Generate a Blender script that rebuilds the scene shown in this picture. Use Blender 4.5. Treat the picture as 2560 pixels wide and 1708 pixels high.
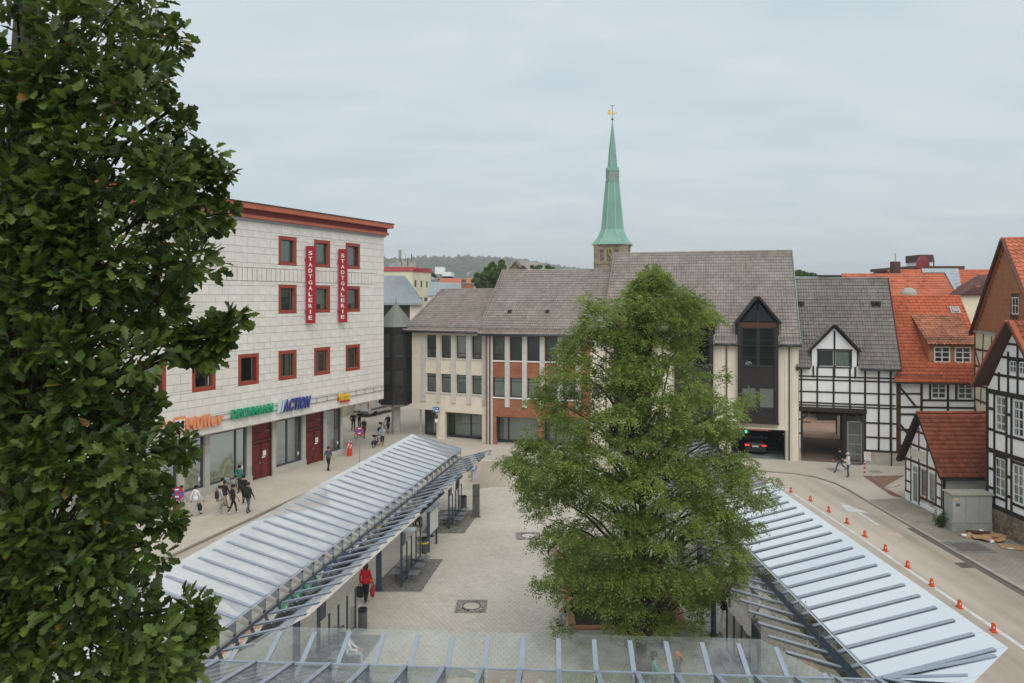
import bpy, bmesh, math, random
import numpy as np
from math import sin, cos, pi, radians, atan2, sqrt, floor, ceil
from mathutils import Vector, Matrix, Euler
random.seed(7); np.random.seed(7)
for o in list(bpy.data.objects): bpy.data.objects.remove(o)
sc = bpy.context.scene
COL = sc.collection
TMP = bpy.data.scenes.new('workbench')      # scratch scene for evaluating text and skin meshes, removed at the end
# ---------------------------------------------------------------- camera
CX, F, H, YH = 1280., 1850., 12.6, 745.      # principal column, focal length (px of 2560), eye height, horizon row
cam = bpy.data.cameras.new('camera'); camo = bpy.data.objects.new('camera', cam); COL.objects.link(camo)
camo.location = (0, 0, H); camo.rotation_euler = (pi/2, 0, 0)
cam.sensor_width = 36; cam.lens = F/2560*36; cam.shift_y = -(854-YH)/2560; cam.clip_start = .1; cam.clip_end = 6000
sc.camera = camo
# ---------------------------------------------------------------- sky
w = bpy.data.worlds.new('World'); sc.world = w; w.use_nodes = True
SUN_EL, SUN_AZ = radians(54), radians(168)   # sun behind the camera, veiled by cloud
def build_world():
    nt = w.node_tree; N = nt.nodes; L = nt.links; N.clear()
    out = N.new('ShaderNodeOutputWorld'); bg = N.new('ShaderNodeBackground'); bg.inputs['Strength'].default_value = .1
    sky = N.new('ShaderNodeTexSky'); sky.sky_type = 'NISHITA'; sky.sun_disc = False
    sky.sun_elevation = SUN_EL; sky.sun_rotation = SUN_AZ; sky.dust_density = 3; sky.air_density = 1.2
    tc = N.new('ShaderNodeTexCoord'); mp = N.new('ShaderNodeMapping')
    sep = N.new('ShaderNodeSeparateXYZ'); L.new(tc.outputs['Generated'], sep.inputs[0])
    # project the direction on a cloud ceiling: (x, y) / (z + .12)
    ad = N.new('ShaderNodeMath'); ad.operation = 'ADD'; ad.inputs[1].default_value = .14
    ab = N.new('ShaderNodeMath'); ab.operation = 'ABSOLUTE'; L.new(sep.outputs[2], ab.inputs[0]); L.new(ab.outputs[0], ad.inputs[0])
    cb = N.new('ShaderNodeCombineXYZ')
    for i in (0, 1):
        dv = N.new('ShaderNodeMath'); dv.operation = 'DIVIDE'; L.new(sep.outputs[i], dv.inputs[0]); L.new(ad.outputs[0], dv.inputs[1]); L.new(dv.outputs[0], cb.inputs[i])
    L.new(cb.outputs[0], mp.inputs[0]); mp.inputs['Scale'].default_value = (.8, 1.5, 1); mp.inputs['Rotation'].default_value = (0, 0, .25)
    n1 = N.new('ShaderNodeTexNoise'); n1.inputs['Scale'].default_value = 2.1; n1.inputs['Detail'].default_value = 7; n1.inputs['Roughness'].default_value = .52; n1.inputs['Distortion'].default_value = .5
    L.new(mp.outputs[0], n1.inputs['Vector'])
    rp = N.new('ShaderNodeValToRGB'); L.new(n1.outputs[0], rp.inputs[0])
    e = rp.color_ramp.elements; e[0].position = .3; e[0].color = (.84, .905, .95, 1); e[1].position = .75; e[1].color = (1.04, 1.055, 1.06, 1)
    sc_ = N.new('ShaderNodeMixRGB'); sc_.blend_type = 'MULTIPLY'; sc_.inputs[0].default_value = 1; L.new(rp.outputs[0], sc_.inputs[1]); sc_.inputs[2].default_value = (4.75, 5.12, 5.32, 1)
    mx = N.new('ShaderNodeMixRGB'); mx.inputs[0].default_value = .93; L.new(sky.outputs[0], mx.inputs[1]); L.new(sc_.outputs[0], mx.inputs[2])
    L.new(mx.outputs[0], bg.inputs[0]); L.new(bg.outputs[0], out.inputs[0])
build_world()
sl = bpy.data.lights.new('sun', 'SUN'); sl.energy = 1.5; sl.angle = radians(60); sl.color = (1, .975, .94)
so = bpy.data.objects.new('sun', sl); COL.objects.link(so)
_sd = Vector((sin(SUN_AZ)*cos(SUN_EL), cos(SUN_AZ)*cos(SUN_EL), sin(SUN_EL)))
so.rotation_euler = _sd.to_track_quat('Z', 'Y').to_euler(); so.location = (0, -20, 60)
sc.view_settings.view_transform = 'Standard'; sc.view_settings.look = 'None'; sc.view_settings.exposure = .6; sc.view_settings.gamma = 1
sc.render.engine = 'CYCLES'
cy = sc.cycles; cy.max_bounces = 7; cy.transparent_max_bounces = 24; cy.diffuse_bounces = 3; cy.glossy_bounces = 4; cy.use_denoising = True; cy.caustics_reflective = False; cy.caustics_refractive = False
cy.volume_bounces = 0
# ---------------------------------------------------------------- projection helpers (photo pixel -> place)
def gp(px, py, z=0.): Y = F*(H-z)/(py-YH); return Vector(((px-CX)*Y/F, Y, z))
def at(px, py, Y): return Vector(((px-CX)*Y/F, Y, H-(py-YH)*Y/F))
def zm(ox, oy, s): return lambda x, y: (ox+x/s, oy+y/s)
z3 = zm(350, 450, 3.4846); z4 = zm(350, 900, 3.135); z5 = zm(940, 620, 3.015); z6 = zm(1720, 1100, 2.5786); z7 = zm(1740, 620, 2.704)
z8 = zm(2160, 580, 3.015); z9 = zm(2100, 1000, 3.733); z10 = zm(400, 1080, 2.7036); z11 = zm(860, 1100, 3.136); z12 = zm(1200, 640, 2.3756); z13 = zm(1200, 1200, 3.013)
zR = zm(2400, 800, 2.6125); zb = zm(940, 620, 4.352); zd = zm(0, 0, .918)
# ---------------------------------------------------------------- scene helpers
ORG = {}
def tag(o, label=None, cat=None, group=None, kind=None):
    if label: o['label'] = label
    if cat: o['category'] = cat
    if group: o['group'] = group
    if kind: o['kind'] = kind
    return o
def thing(name, label, cat, loc=(0, 0, 0), group=None, rz=0):
    o = bpy.data.objects.new(name, None); COL.objects.link(o); o.location = loc; o.rotation_euler = (0, 0, rz); o.empty_display_size = .2
    ORG[o.name] = Vector((0, 0, 0)) if rz or group == '_local' else Vector(loc)
    return tag(o, label, cat, None if group == '_local' else group)
def link(name, me, parent=None, mats=None):
    o = bpy.data.objects.new(name, me); COL.objects.link(o)
    if mats is not None:
        for m in (mats if isinstance(mats, (list, tuple)) else [mats]): me.materials.append(m)
    if parent: o.parent = parent
    return o
def structure(o): o['kind'] = 'structure'; return o
def stuff(o): o['kind'] = 'stuff'; return o
class MB:
    def __init__(s): s.v = []; s.f = []; s.m = []; s.t = []
    def face(s, pts, m=0, t=0.):
        i = len(s.v); s.v.extend([tuple(p) for p in pts]); s.f.append(tuple(range(i, i+len(pts)))); s.m.append(m); s.t.append(t)
    def box(s, c, size, ax=None, m=0, t=0.):
        c = Vector(c); X, Y, Z = ax or (Vector((1, 0, 0)), Vector((0, 1, 0)), Vector((0, 0, 1)))
        x, y, z = X*size[0]/2, Y*size[1]/2, Z*size[2]/2
        i = len(s.v)
        for a in (-1, 1):
            for b in (-1, 1):
                for d in (-1, 1): s.v.append(tuple(c+x*a+y*b+z*d))
        for q in ((0, 1, 3, 2), (4, 6, 7, 5), (0, 4, 5, 1), (2, 3, 7, 6), (0, 2, 6, 4), (1, 5, 7, 3)):
            s.f.append(tuple(i+k for k in q)); s.m.append(m); s.t.append(t)
    def beam(s, p0, p1, w_, h_, up=(0, 0, 1), m=0, t=0.):
        p0 = Vector(p0); p1 = Vector(p1); d = p1-p0; L = d.length
        if L < 1e-6: return
        d /= L; side = d.cross(Vector(up))
        if side.length < 1e-4: side = d.cross(Vector((1, 0, 0)))
        side.normalize(); u = side.cross(d)
        s.box((p0+p1)/2, (L, w_, h_), (d, side, u), m, t)
    def tube(s, pts, rad, n=8, m=0, t=0., cap=True):
        pts = [Vector(p) for p in pts]; k = len(pts)
        if not isinstance(rad, (list, tuple)): rad = [rad]*k
        i0 = len(s.v); a = None
        for j, p in enumerate(pts):
            d = (pts[min(j+1, k-1)]-pts[max(j-1, 0)])
            if d.length < 1e-9: d = Vector((0, 0, 1))
            d.normalize()
            if a is None: a = d.orthogonal().normalized()
            a = (a-d*a.dot(d)); a = a.normalized() if a.length > 1e-6 else d.orthogonal().normalized()
            b = d.cross(a)
            for q in range(n): g = 2*pi*q/n; s.v.append(tuple(p+(a*cos(g)+b*sin(g))*rad[j]))
        for j in range(k-1):
            for q in range(n):
                s.f.append((i0+j*n+q, i0+j*n+(q+1) % n, i0+(j+1)*n+(q+1) % n, i0+(j+1)*n+q)); s.m.append(m); s.t.append(t)
        if cap:
            s.f.append(tuple(i0+q for q in range(n))[::-1]); s.m.append(m); s.t.append(t)
            s.f.append(tuple(i0+(k-1)*n+q for q in range(n))); s.m.append(m); s.t.append(t)
    def lathe(s, c, prof, n=16, m=0, ph=0., ax=None, sq=1.):
        c = Vector(c); i0 = len(s.v); k = len(prof); X, Y, Z = ax or (Vector((1, 0, 0)), Vector((0, 1, 0)), Vector((0, 0, 1)))
        for r, z in prof:
            for q in range(n): g = 2*pi*q/n+ph; s.v.append(tuple(c+X*(r*cos(g))+Y*(r*sin(g)*sq)+Z*z))
        for j in range(k-1):
            for q in range(n): s.f.append((i0+j*n+q, i0+j*n+(q+1) % n, i0+(j+1)*n+(q+1) % n, i0+(j+1)*n+q)); s.m.append(m); s.t.append(0.)
        for j, fl in ((0, -1), (k-1, 1)):
            if prof[j][0] > 1e-4: s.f.append(tuple(i0+j*n+q for q in range(n))[::fl]); s.m.append(m); s.t.append(0.)
    def prism(s, poly, vec, m=0, t=0.):
        vec = Vector(vec); a = [Vector(p) for p in poly]; b = [p+vec for p in a]; n = len(a)
        s.face(a[::-1], m, t); s.face(b, m, t)
        for i in range(n): s.face([a[i], a[(i+1) % n], b[(i+1) % n], b[i]], m, t)
    def build(s, name, mats, parent=None, smooth=False, org=None, kind=None, local=False):
        o_ = Vector((0, 0, 0))
        if parent is not None and not local: o_ = ORG.get(parent.name, Vector((0, 0, 0)))
        elif org is not None: o_ = Vector(org)
        V = np.array(s.v, dtype=np.float64).reshape(-1, 3)-np.array(o_)
        me = bpy.data.meshes.new(name); me.from_pydata(V.tolist(), [], s.f)
        ms = mats if isinstance(mats, (list, tuple)) else [mats]
        for m in ms: me.materials.append(m)
        if len(ms) > 1: me.polygons.foreach_set('material_index', s.m)
        if any(s.t):
            at_ = me.attributes.new('tint', 'FLOAT', 'FACE'); at_.data.foreach_set('value', s.t)
        if smooth: me.polygons.foreach_set('use_smooth', [True]*len(s.f))
        me.update()
        o = bpy.data.objects.new(name, me); COL.objects.link(o)
        if parent is not None: o.parent = parent; ORG[o.name] = o_
        elif org is not None: o.location = o_; ORG[o.name] = o_
        if kind: o['kind'] = kind
        return o
class Pl:
    """a vertical facade plane: u to the right as seen, v up, w outwards"""
    def __init__(s, O, d, z=0.):
        d = Vector((d[0], d[1], 0)).normalized(); s.O = Vector((O[0], O[1], 0)); s.d = d; s.n = Vector((d.y, -d.x, 0))
        s.ax = (d, s.n, Vector((0, 0, 1)))
    def P(s, u, v, w=0.): p = s.O+s.d*u+s.n*w; return Vector((p.x, p.y, v))
    def uv(s, px, py, w=0.):
        r = Vector(((px-CX)/F, 1, 0)); O = s.O+s.n*w; t = O.dot(s.n)/r.dot(s.n); p = r*t
        return (p-s.O).dot(s.d), H-(py-YH)*t/F
    def box(s, mb, u0, v0, u1, v1, w0, w1, m=0, t=0.):
        mb.box(s.P((u0+u1)/2, (v0+v1)/2, (w0+w1)/2), (abs(u1-u0), abs(w1-w0), abs(v1-v0)), s.ax, m, t)
    def quad(s, mb, u0, v0, u1, v1, w=0., m=0, t=0.): mb.face([s.P(u0, v0, w), s.P(u1, v0, w), s.P(u1, v1, w), s.P(u0, v1, w)], m, t)
    def bar(s, mb, a, b, width, w0, w1, m=0):
        """a straight board in the plane from (u,v) a to b"""
        A = s.P(a[0], a[1], (w0+w1)/2); B = s.P(b[0], b[1], (w0+w1)/2); mb.beam(A, B, abs(w1-w0), width, up=(B-A).cross(s.n), m=m)
    def wall(s, mb, u0, v0, u1, v1, holes, depth, m=0, w=0.):
        us = sorted({u0, u1, *[min(max(h[i], u0), u1) for h in holes for i in (0, 2)]}); vs = sorted({v0, v1, *[min(max(h[i], v0), v1) for h in holes for i in (1, 3)]})
        for i in range(len(us)-1):
            for j in range(len(vs)-1):
                cu, cv = (us[i]+us[i+1])/2, (vs[j]+vs[j+1])/2
                if us[i+1]-us[i] < 1e-4 or vs[j+1]-vs[j] < 1e-4: continue
                if not any(h[0] < cu < h[2] and h[1] < cv < h[3] for h in holes): s.quad(mb, us[i], vs[j], us[i+1], vs[j+1], w, m)
        for a, b, c, d in [h[:4] for h in holes]:
            P = s.P; A0, B0, C0, D0 = max(a, u0), max(b, v0), min(c, u1), min(d, v1)     # reveals, only where the opening ends inside the wall
            if a > u0: mb.face([P(a, B0, w), P(a, D0, w), P(a, D0, w-depth), P(a, B0, w-depth)], m)
            if c < u1: mb.face([P(c, D0, w), P(c, B0, w), P(c, B0, w-depth), P(c, D0, w-depth)], m)
            if d < v1: mb.face([P(A0, d, w), P(C0, d, w), P(C0, d, w-depth), P(A0, d, w-depth)], m)
            if b > v0: mb.face([P(C0, b, w), P(A0, b, w), P(A0, b, w-depth), P(C0, b, w-depth)], m)
def subtract(r, holes):
    out = [r]
    for h in holes:
        nx = []
        for (a, b, c, d) in out:
            if h[0] >= c or h[2] <= a or h[1] >= d or h[3] <= b: nx.append((a, b, c, d)); continue
            if h[1] > b: nx.append((a, b, c, h[1]))
            if h[3] < d: nx.append((a, h[3], c, d))
            y0, y1 = max(b, h[1]), min(d, h[3])
            if h[0] > a: nx.append((a, y0, h[0], y1))
            if h[2] < c: nx.append((h[2], y0, c, y1))
        out = nx
    return [q for q in out if q[2]-q[0] > .03 and q[3]-q[1] > .03]
# ---------------------------------------------------------------- materials
M = {}
def nodes(name):
    m = bpy.data.materials.new(name); m.use_nodes = True; nt = m.node_tree; nt.nodes.clear()
    out = nt.nodes.new('ShaderNodeOutputMaterial'); return m, nt.nodes, nt.links, out
def mat(name, col, rough=.75, var=.12, scale=3., bump=0., bscale=40., metal=0., spec=.4, tint=0., col2=None, grime=0., stretch=(1, 1, 1), emit=0.):
    m, N, L, out = nodes(name); b = N.new('ShaderNodeBsdfPrincipled'); L.new(b.outputs[0], out.inputs[0])
    b.inputs['Roughness'].default_value = rough; b.inputs['Metallic'].default_value = metal; b.inputs['Specular IOR Level'].default_value = spec
    tc = N.new('ShaderNodeTexCoord'); mp = N.new('ShaderNodeMapping'); L.new(tc.outputs['Object'], mp.inputs[0]); mp.inputs['Scale'].default_value = stretch
    nz = N.new('ShaderNodeTexNoise'); nz.inputs['Scale'].default_value = scale; nz.inputs['Detail'].default_value = 6; nz.inputs['Roughness'].default_value = .62; L.new(mp.outputs[0], nz.inputs['Vector'])
    rp = N.new('ShaderNodeValToRGB'); L.new(nz.outputs[0], rp.inputs[0]); e = rp.color_ramp.elements
    c2 = col2 or tuple(min(1, c*(1+var)) for c in col); c1 = tuple(c*(1-var) for c in col) if not col2 else col
    e[0].position = .32; e[0].color = (*c1, 1); e[1].position = .68; e[1].color = (*c2, 1); src = rp.outputs[0]
    if grime:
        g = N.new('ShaderNodeTexNoise'); g.inputs['Scale'].default_value = scale*.23; g.inputs['Detail'].default_value = 8; g.inputs['Roughness'].default_value = .7; L.new(tc.outputs['Object'], g.inputs['Vector'])
        r2 = N.new('ShaderNodeValToRGB'); L.new(g.outputs[0], r2.inputs[0]); r2.color_ramp.elements[0].position = .35; r2.color_ramp.elements[1].position = .62; k = 1-grime
        r2.color_ramp.elements[0].color = (k, k*.98, k*.95, 1); r2.color_ramp.elements[1].color = (1, 1, 1, 1)
        mm = N.new('ShaderNodeMixRGB'); mm.blend_type = 'MULTIPLY'; mm.inputs[0].default_value = 1; L.new(src, mm.inputs[1]); L.new(r2.outputs[0], mm.inputs[2]); src = mm.outputs[0]
    if tint:
        a = N.new('ShaderNodeAttribute'); a.attribute_name = 'tint'; oi = N.new('ShaderNodeObjectInfo')
        ad = N.new('ShaderNodeMath'); ad.operation = 'ADD'; L.new(a.outputs['Fac'], ad.inputs[0]); L.new(oi.outputs['Random'], ad.inputs[1])
        fr = N.new('ShaderNodeMath'); fr.operation = 'FRACT'; L.new(ad.outputs[0], fr.inputs[0])
        mr = N.new('ShaderNodeMapRange'); L.new(fr.outputs[0], mr.inputs[0]); mr.inputs[3].default_value = 1-tint; mr.inputs[4].default_value = 1+tint
        hs = N.new('ShaderNodeHueSaturation'); L.new(src, hs.inputs['Color']); L.new(mr.outputs[0], hs.inputs['Value']); src = hs.outputs[0]
    L.new(src, b.inputs['Base Color'])
    if bump:
        bn = N.new('ShaderNodeTexNoise'); bn.inputs['Scale'].default_value = bscale; bn.inputs['Detail'].default_value = 5; L.new(mp.outputs[0], bn.inputs['Vector'])
        bp = N.new('ShaderNodeBump'); bp.inputs['Strength'].default_value = bump; bp.inputs['Distance'].default_value = .02; L.new(bn.outputs[0], bp.inputs['Height']); L.new(bp.outputs[0], b.inputs['Normal'])
    if emit: b.inputs['Emission Color'].default_value = (*col, 1); b.inputs['Emission Strength'].default_value = emit
    M[name] = m; return m
def brickmat(name, c1, c2, mortar, bw, bh, rough=.8, ms=.012, bump=.5, grime=.25, plane='xy', gsc=.25, streak=None, rz=0.):
    m, N, L, out = nodes(name); b = N.new('ShaderNodeBsdfPrincipled'); L.new(b.outputs[0], out.inputs[0]); b.inputs['Roughness'].default_value = rough; b.inputs['Specular IOR Level'].default_value = .3
    tc = N.new('ShaderNodeTexCoord'); vec = tc.outputs['Object']
    if plane == 'uv':   # wall: along-the-wall distance from x,y and height from z
        sp = N.new('ShaderNodeSeparateXYZ'); L.new(vec, sp.inputs[0]); ln = N.new('ShaderNodeMath'); ln.operation = 'SUBTRACT'
        L.new(sp.outputs[0], ln.inputs[0]); L.new(sp.outputs[1], ln.inputs[1]); cb = N.new('ShaderNodeCombineXYZ'); L.new(ln.outputs[0], cb.inputs[0]); L.new(sp.outputs[2], cb.inputs[1]); v = cb.outputs[0]
    else:
        mp = N.new('ShaderNodeMapping'); L.new(vec, mp.inputs[0]); mp.inputs['Rotation'].default_value = (0, 0, rz); v = mp.outputs[0]
    br = N.new('ShaderNodeTexBrick'); L.new(v, br.inputs['Vector']); br.inputs['Scale'].default_value = 1; br.inputs['Brick Width'].default_value = bw; br.inputs['Row Height'].default_value = bh
    br.inputs['Mortar Size'].default_value = ms; br.inputs['Color1'].default_value = (*c1, 1); br.inputs['Color2'].default_value = (*c2, 1); br.inputs['Mortar'].default_value = (*mortar, 1); br.inputs['Bias'].default_value = 0
    g = N.new('ShaderNodeTexNoise'); g.inputs['Scale'].default_value = gsc; g.inputs['Detail'].default_value = 9; g.inputs['Roughness'].default_value = .68; L.new(vec, g.inputs['Vector'])
    r2 = N.new('ShaderNodeValToRGB'); L.new(g.outputs[0], r2.inputs[0]); r2.color_ramp.elements[0].position = .34; r2.color_ramp.elements[1].position = .64; k = 1-grime
    r2.color_ramp.elements[0].color = (k, k*.97, k*.93, 1); r2.color_ramp.elements[1].color = (1, 1, 1, 1)
    mm = N.new('ShaderNodeMixRGB'); mm.blend_type = 'MULTIPLY'; mm.inputs[0].default_value = 1; L.new(br.outputs['Color'], mm.inputs[1]); L.new(r2.outputs[0], mm.inputs[2]); src = mm.outputs[0]
    if streak:   # tyre-worn lanes along y: (scale x, strength)
        m3 = N.new('ShaderNodeMapping'); m3.inputs['Scale'].default_value = (streak[0], .03, 1); L.new(vec, m3.inputs[0])
        n3 = N.new('ShaderNodeTexNoise'); n3.inputs['Scale'].default_value = 1; n3.inputs['Detail'].default_value = 5; L.new(m3.outputs[0], n3.inputs['Vector'])
        r3 = N.new('ShaderNodeValToRGB'); L.new(n3.outputs[0], r3.inputs[0]); r3.color_ramp.elements[0].position = .35; r3.color_ramp.elements[1].position = .62; k = 1-streak[1]
        r3.color_ramp.elements[0].color = (k, k*.96, k*.92, 1); r3.color_ramp.elements[1].color = (1, 1, 1, 1)
        m4 = N.new('ShaderNodeMixRGB'); m4.blend_type = 'MULTIPLY'; m4.inputs[0].default_value = 1; L.new(src, m4.inputs[1]); L.new(r3.outputs[0], m4.inputs[2]); src = m4.outputs[0]
    L.new(src, b.inputs['Base Color'])
    bp = N.new('ShaderNodeBump'); bp.inputs['Strength'].default_value = bump; bp.inputs['Distance'].default_value = .008; bp.invert = True; L.new(br.outputs['Fac'], bp.inputs['Height']); L.new(bp.outputs[0], b.inputs['Normal'])
    M[name] = m; return m
def glassmat(name, tint=(.9, .95, .93), milk_sheen=0., milk_sheen_col=(.8, .84, .87), refl=1., dirt=0., ior=1.5):
    m, N, L, out = nodes(name)
    tr = N.new('ShaderNodeBsdfTransparent'); tr.inputs[0].default_value = (*tint, 1)
    gl = N.new('ShaderNodeBsdfGlossy'); gl.inputs['Roughness'].default_value = .015; gl.inputs[0].default_value = (1, 1, 1, 1)
    body = tr.outputs[0]
    if milk_sheen or dirt:  # pale body mix: real milkiness, dirt and reflected sky painted in
        df = N.new('ShaderNodeBsdfDiffuse'); df.inputs[0].default_value = (*milk_sheen_col, 1)
        tl = N.new('ShaderNodeBsdfTranslucent'); tl.inputs[0].default_value = (*milk_sheen_col, 1); m0 = N.new('ShaderNodeMixShader'); m0.inputs[0].default_value = .35; L.new(df.outputs[0], m0.inputs[1]); L.new(tl.outputs[0], m0.inputs[2])
        tc = N.new('ShaderNodeTexCoord'); nz = N.new('ShaderNodeTexNoise'); nz.inputs['Scale'].default_value = .9; nz.inputs['Detail'].default_value = 8; nz.inputs['Roughness'].default_value = .65; L.new(tc.outputs['Object'], nz.inputs['Vector'])
        mr = N.new('ShaderNodeMapRange'); L.new(nz.outputs[0], mr.inputs[0]); mr.inputs[1].default_value = .3; mr.inputs[2].default_value = .7; mr.inputs[3].default_value = max(0, milk_sheen-dirt); mr.inputs[4].default_value = min(1, milk_sheen+dirt)
        m1 = N.new('ShaderNodeMixShader'); L.new(mr.outputs[0], m1.inputs[0]); L.new(tr.outputs[0], m1.inputs[1]); L.new(m0.outputs[0], m1.inputs[2]); body = m1.outputs[0]
    fr = N.new('ShaderNodeFresnel'); fr.inputs[0].default_value = ior; mu = N.new('ShaderNodeMath'); mu.operation = 'MULTIPLY'; mu.use_clamp = True; L.new(fr.outputs[0], mu.inputs[0]); mu.inputs[1].default_value = 1.8*refl
    mx = N.new('ShaderNodeMixShader'); L.new(mu.outputs[0], mx.inputs[0]); L.new(body, mx.inputs[1]); L.new(gl.outputs[0], mx.inputs[2]); L.new(mx.outputs[0], out.inputs[0])
    M[name] = m; return m
def leafmat(name, c0, c1, trans=.35, rough=.5, c2=None):
    m, N, L, out = nodes(name); b = N.new('ShaderNodeBsdfPrincipled'); b.inputs['Roughness'].default_value = rough; b.inputs['Specular IOR Level'].default_value = .35
    a = N.new('ShaderNodeAttribute'); a.attribute_name = 'tint'; oi = N.new('ShaderNodeObjectInfo'); ad = N.new('ShaderNodeMath'); ad.operation = 'ADD'; L.new(a.outputs['Fac'], ad.inputs[0]); L.new(oi.outputs['Random'], ad.inputs[1])
    fr = N.new('ShaderNodeMath'); fr.operation = 'FRACT'; L.new(ad.outputs[0], fr.inputs[0])
    rp = N.new('ShaderNodeValToRGB'); L.new(fr.outputs[0], rp.inputs[0]); e = rp.color_ramp.elements; e[0].color = (*c0, 1); e[1].color = (*c1, 1); e[1].position = .988
    if c2: q = e.new(.999); q.color = (*c2, 1)
    tl = N.new('ShaderNodeBsdfTranslucent'); hs = N.new('ShaderNodeHueSaturation'); hs.inputs['Value'].default_value = 1.5; hs.inputs['Hue'].default_value = .485; L.new(rp.outputs[0], hs.inputs['Color']); L.new(hs.outputs[0], tl.inputs[0]); L.new(rp.outputs[0], b.inputs['Base Color'])
    mx = N.new('ShaderNodeMixShader'); mx.inputs[0].default_value = trans; L.new(b.outputs[0], mx.inputs[1]); L.new(tl.outputs[0], mx.inputs[2]); L.new(mx.outputs[0], out.inputs[0])
    M[name] = m; return m
mat('cream', (.78, .7, .57), .85, .05, 1.2, .15, 60, grime=.12)
mat('limestone', (.8, .765, .7), .8, .05, 2.2, .15, 50, tint=.04, grime=.08)
mat('joint', (.3, .2, .1), .9, .2, 6)
mat('redframe', (.33, .055, .035), .45, .12, 5, spec=.4)
mat('corniceorange', (.52, .14, .07), .5, .12, 2.5, grime=.15)
mat('cornicered', (.2, .02, .022), .55, .15, 3)
mat('signred', (.35, .008, .018), .35, .05, 2)
mat('white', (.75, .76, .77), .6, .04, 3)
mat('whitepaint', (.7, .71, .71), .5, .05, 4)
mat('infillwhite', (.9, .9, .9), .85, .04, 2.5, .2, 30, grime=.05)
mat('infill', (.8, .81, .82), .85, .05, 2.5, .2, 30, grime=.07)
mat('creaminfill', (.74, .67, .5), .85, .06, 2.5, .2, 30, grime=.1)
mat('timber', (.022, .015, .013), .7, .35, 14, .4, 50, stretch=(1, 1, 1))
mat('browntimber', (.075, .028, .016), .65, .3, 12, .3, 50)
mat('blackwood', (.022, .018, .016), .6, .4, 10, .5, 40, stretch=(.5, .5, 6))
mat('darkframe', (.03, .036, .04), .4, .15, 8)
mat('bluesteel', (.045, .065, .095), .45, .12, 3, spec=.5)
mat('paleblue', (.27, .31, .37), .4, .08, 4, spec=.5)
mat('darkroom', (.012, .014, .014), .9, .4, 1.5)
mat('greyroom', (.2, .22, .2), .9, .55, 1.2)
mat('blind', (.6, .64, .62), .8, .1, 3)
mat('darkblind', (.06, .065, .07), .6, .1, 3)
mat('curtain', (.68, .68, .62), .9, .18, 5, stretch=(6, 6, .3))
mat('steel', (.42, .44, .46), .35, .1, 6, metal=.7)
mat('zinc', (.36, .4, .43), .4, .1, 1.5, metal=.3, grime=.15)
mat('patina', (.2, .365, .3), .55, .16, .35, .1, 8, grime=.22, stretch=(1, 1, .25))
mat('pilastergrey', (.58, .57, .54), .85, .06, 3, .15, 40, grime=.1)
mat('patinadark', (.19, .21, .175), .6, .2, .8, grime=.2, stretch=(1, 1, .3))
mat('gold', (.75, .5, .12), .3, .05, 5, metal=.8)
mat('sandstone', (.3, .235, .15), .9, .35, .9, .3, 20, grime=.35)
mat('browntile', (.3, .256, .226), .7, .1, 1.1, .2, 60, tint=.14, grime=.2)
mat('darktile', (.215, .19, .172), .6, .14, 1.1, .2, 60, tint=.16, grime=.3)
mat('orangetile', (.48, .115, .045), .7, .12, 1.2, .2, 60, tint=.16, grime=.16)
mat('oldtile', (.36, .1, .045), .8, .35, 2.2, .3, 60, tint=.22, grime=.5, col2=(.27, .075, .035))
mat('paletile', (.5, .15, .075), .75, .15, 1.1, .2, 60, tint=.12, grime=.2)
mat('mosstile', (.1, .042, .032), .85, .3, 1.5, tint=.2, grime=.3)
mat('shingle', (.37, .145, .062), .7, .1, 3, .2, 40, tint=.08, grime=.12)
mat('concrete', (.46, .44, .4), .85, .1, 3, .2, 40, grime=.2)
mat('greyconcrete', (.36, .36, .33), .85, .12, 2, .2, 30, grime=.25)
mat('plinthstone', (.5, .48, .43), .8, .08, 3, .2, 40, tint=.06, grime=.15)
mat('kerbstone', (.3, .27, .23), .85, .15, 4, .3, 30, grime=.2)
mat('rubble', (.26, .2, .14), .95, .35, 7, .6, 12, grime=.3)
mat('paint', (.62, .62, .6), .75, .1, 9, grime=.3)
mat('rubber', (.015, .015, .016), .8, .2, 10)
mat('carpaint', (.012, .014, .018), .2, .05, 3, spec=.6)
mat('vanwhite', (.62, .62, .6), .35, .05, 3, grime=.1)
mat('carglass', (.01, .012, .014), .06, .05, 2, spec=.7)
mat('taillight', (.6, .02, .02), .3, .05, 4, emit=1.2)
mat('doorred', (.17, .022, .022), .5, .2, 2.2, .1, 20, grime=.25)
mat('doorframe', (.09, .03, .026), .55, .2, 4)
mat('binmetal', (.13, .13, .13), .45, .1, 6, metal=.3)
mat('wood', (.34, .15, .06), .6, .25, 4, .2, 30, stretch=(.3, 6, 6))
mat('cardboard', (.42, .25, .12), .9, .12, 5)
mat('cabinet', (.4, .41, .39), .6, .05, 2, grime=.15)
mat('cabinettop', (.36, .35, .28), .85, .15, 5, grime=.3)
mat('coneorange', (.6, .07, .015), .5, .08, 6)
mat('poster_red', (.68, .05, .02), .4, .1, 4)
mat('cast', (.12, .1, .085), .8, .2, 12, .4, 40)
mat('bark', (.055, .04, .03), .95, .35, 7, .8, 14, stretch=(1, 1, .25))
mat('soil', (.05, .04, .03), 1, .3, 6)
mat('blackmetal', (.02, .022, .023), .5, .2, 8)
mat('letterwhite', (.78, .78, .78), .5, .03, 5)
mat('lettergreen', (.01, .34, .16), .45, .05, 5)
mat('letterorange', (.78, .3, .14), .45, .05, 5)
mat('fishorange', (.8, .14, .02), .45, .05, 5)
mat('letterblue', (.045, .06, .26), .45, .05, 5)
mat('letteryellow', (.75, .5, .03), .45, .05, 5)
mat('letterblack', (.01, .01, .01), .5, .05, 5)
mat('icewhite', (.6, .7, .75), .45, .05, 5)
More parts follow.
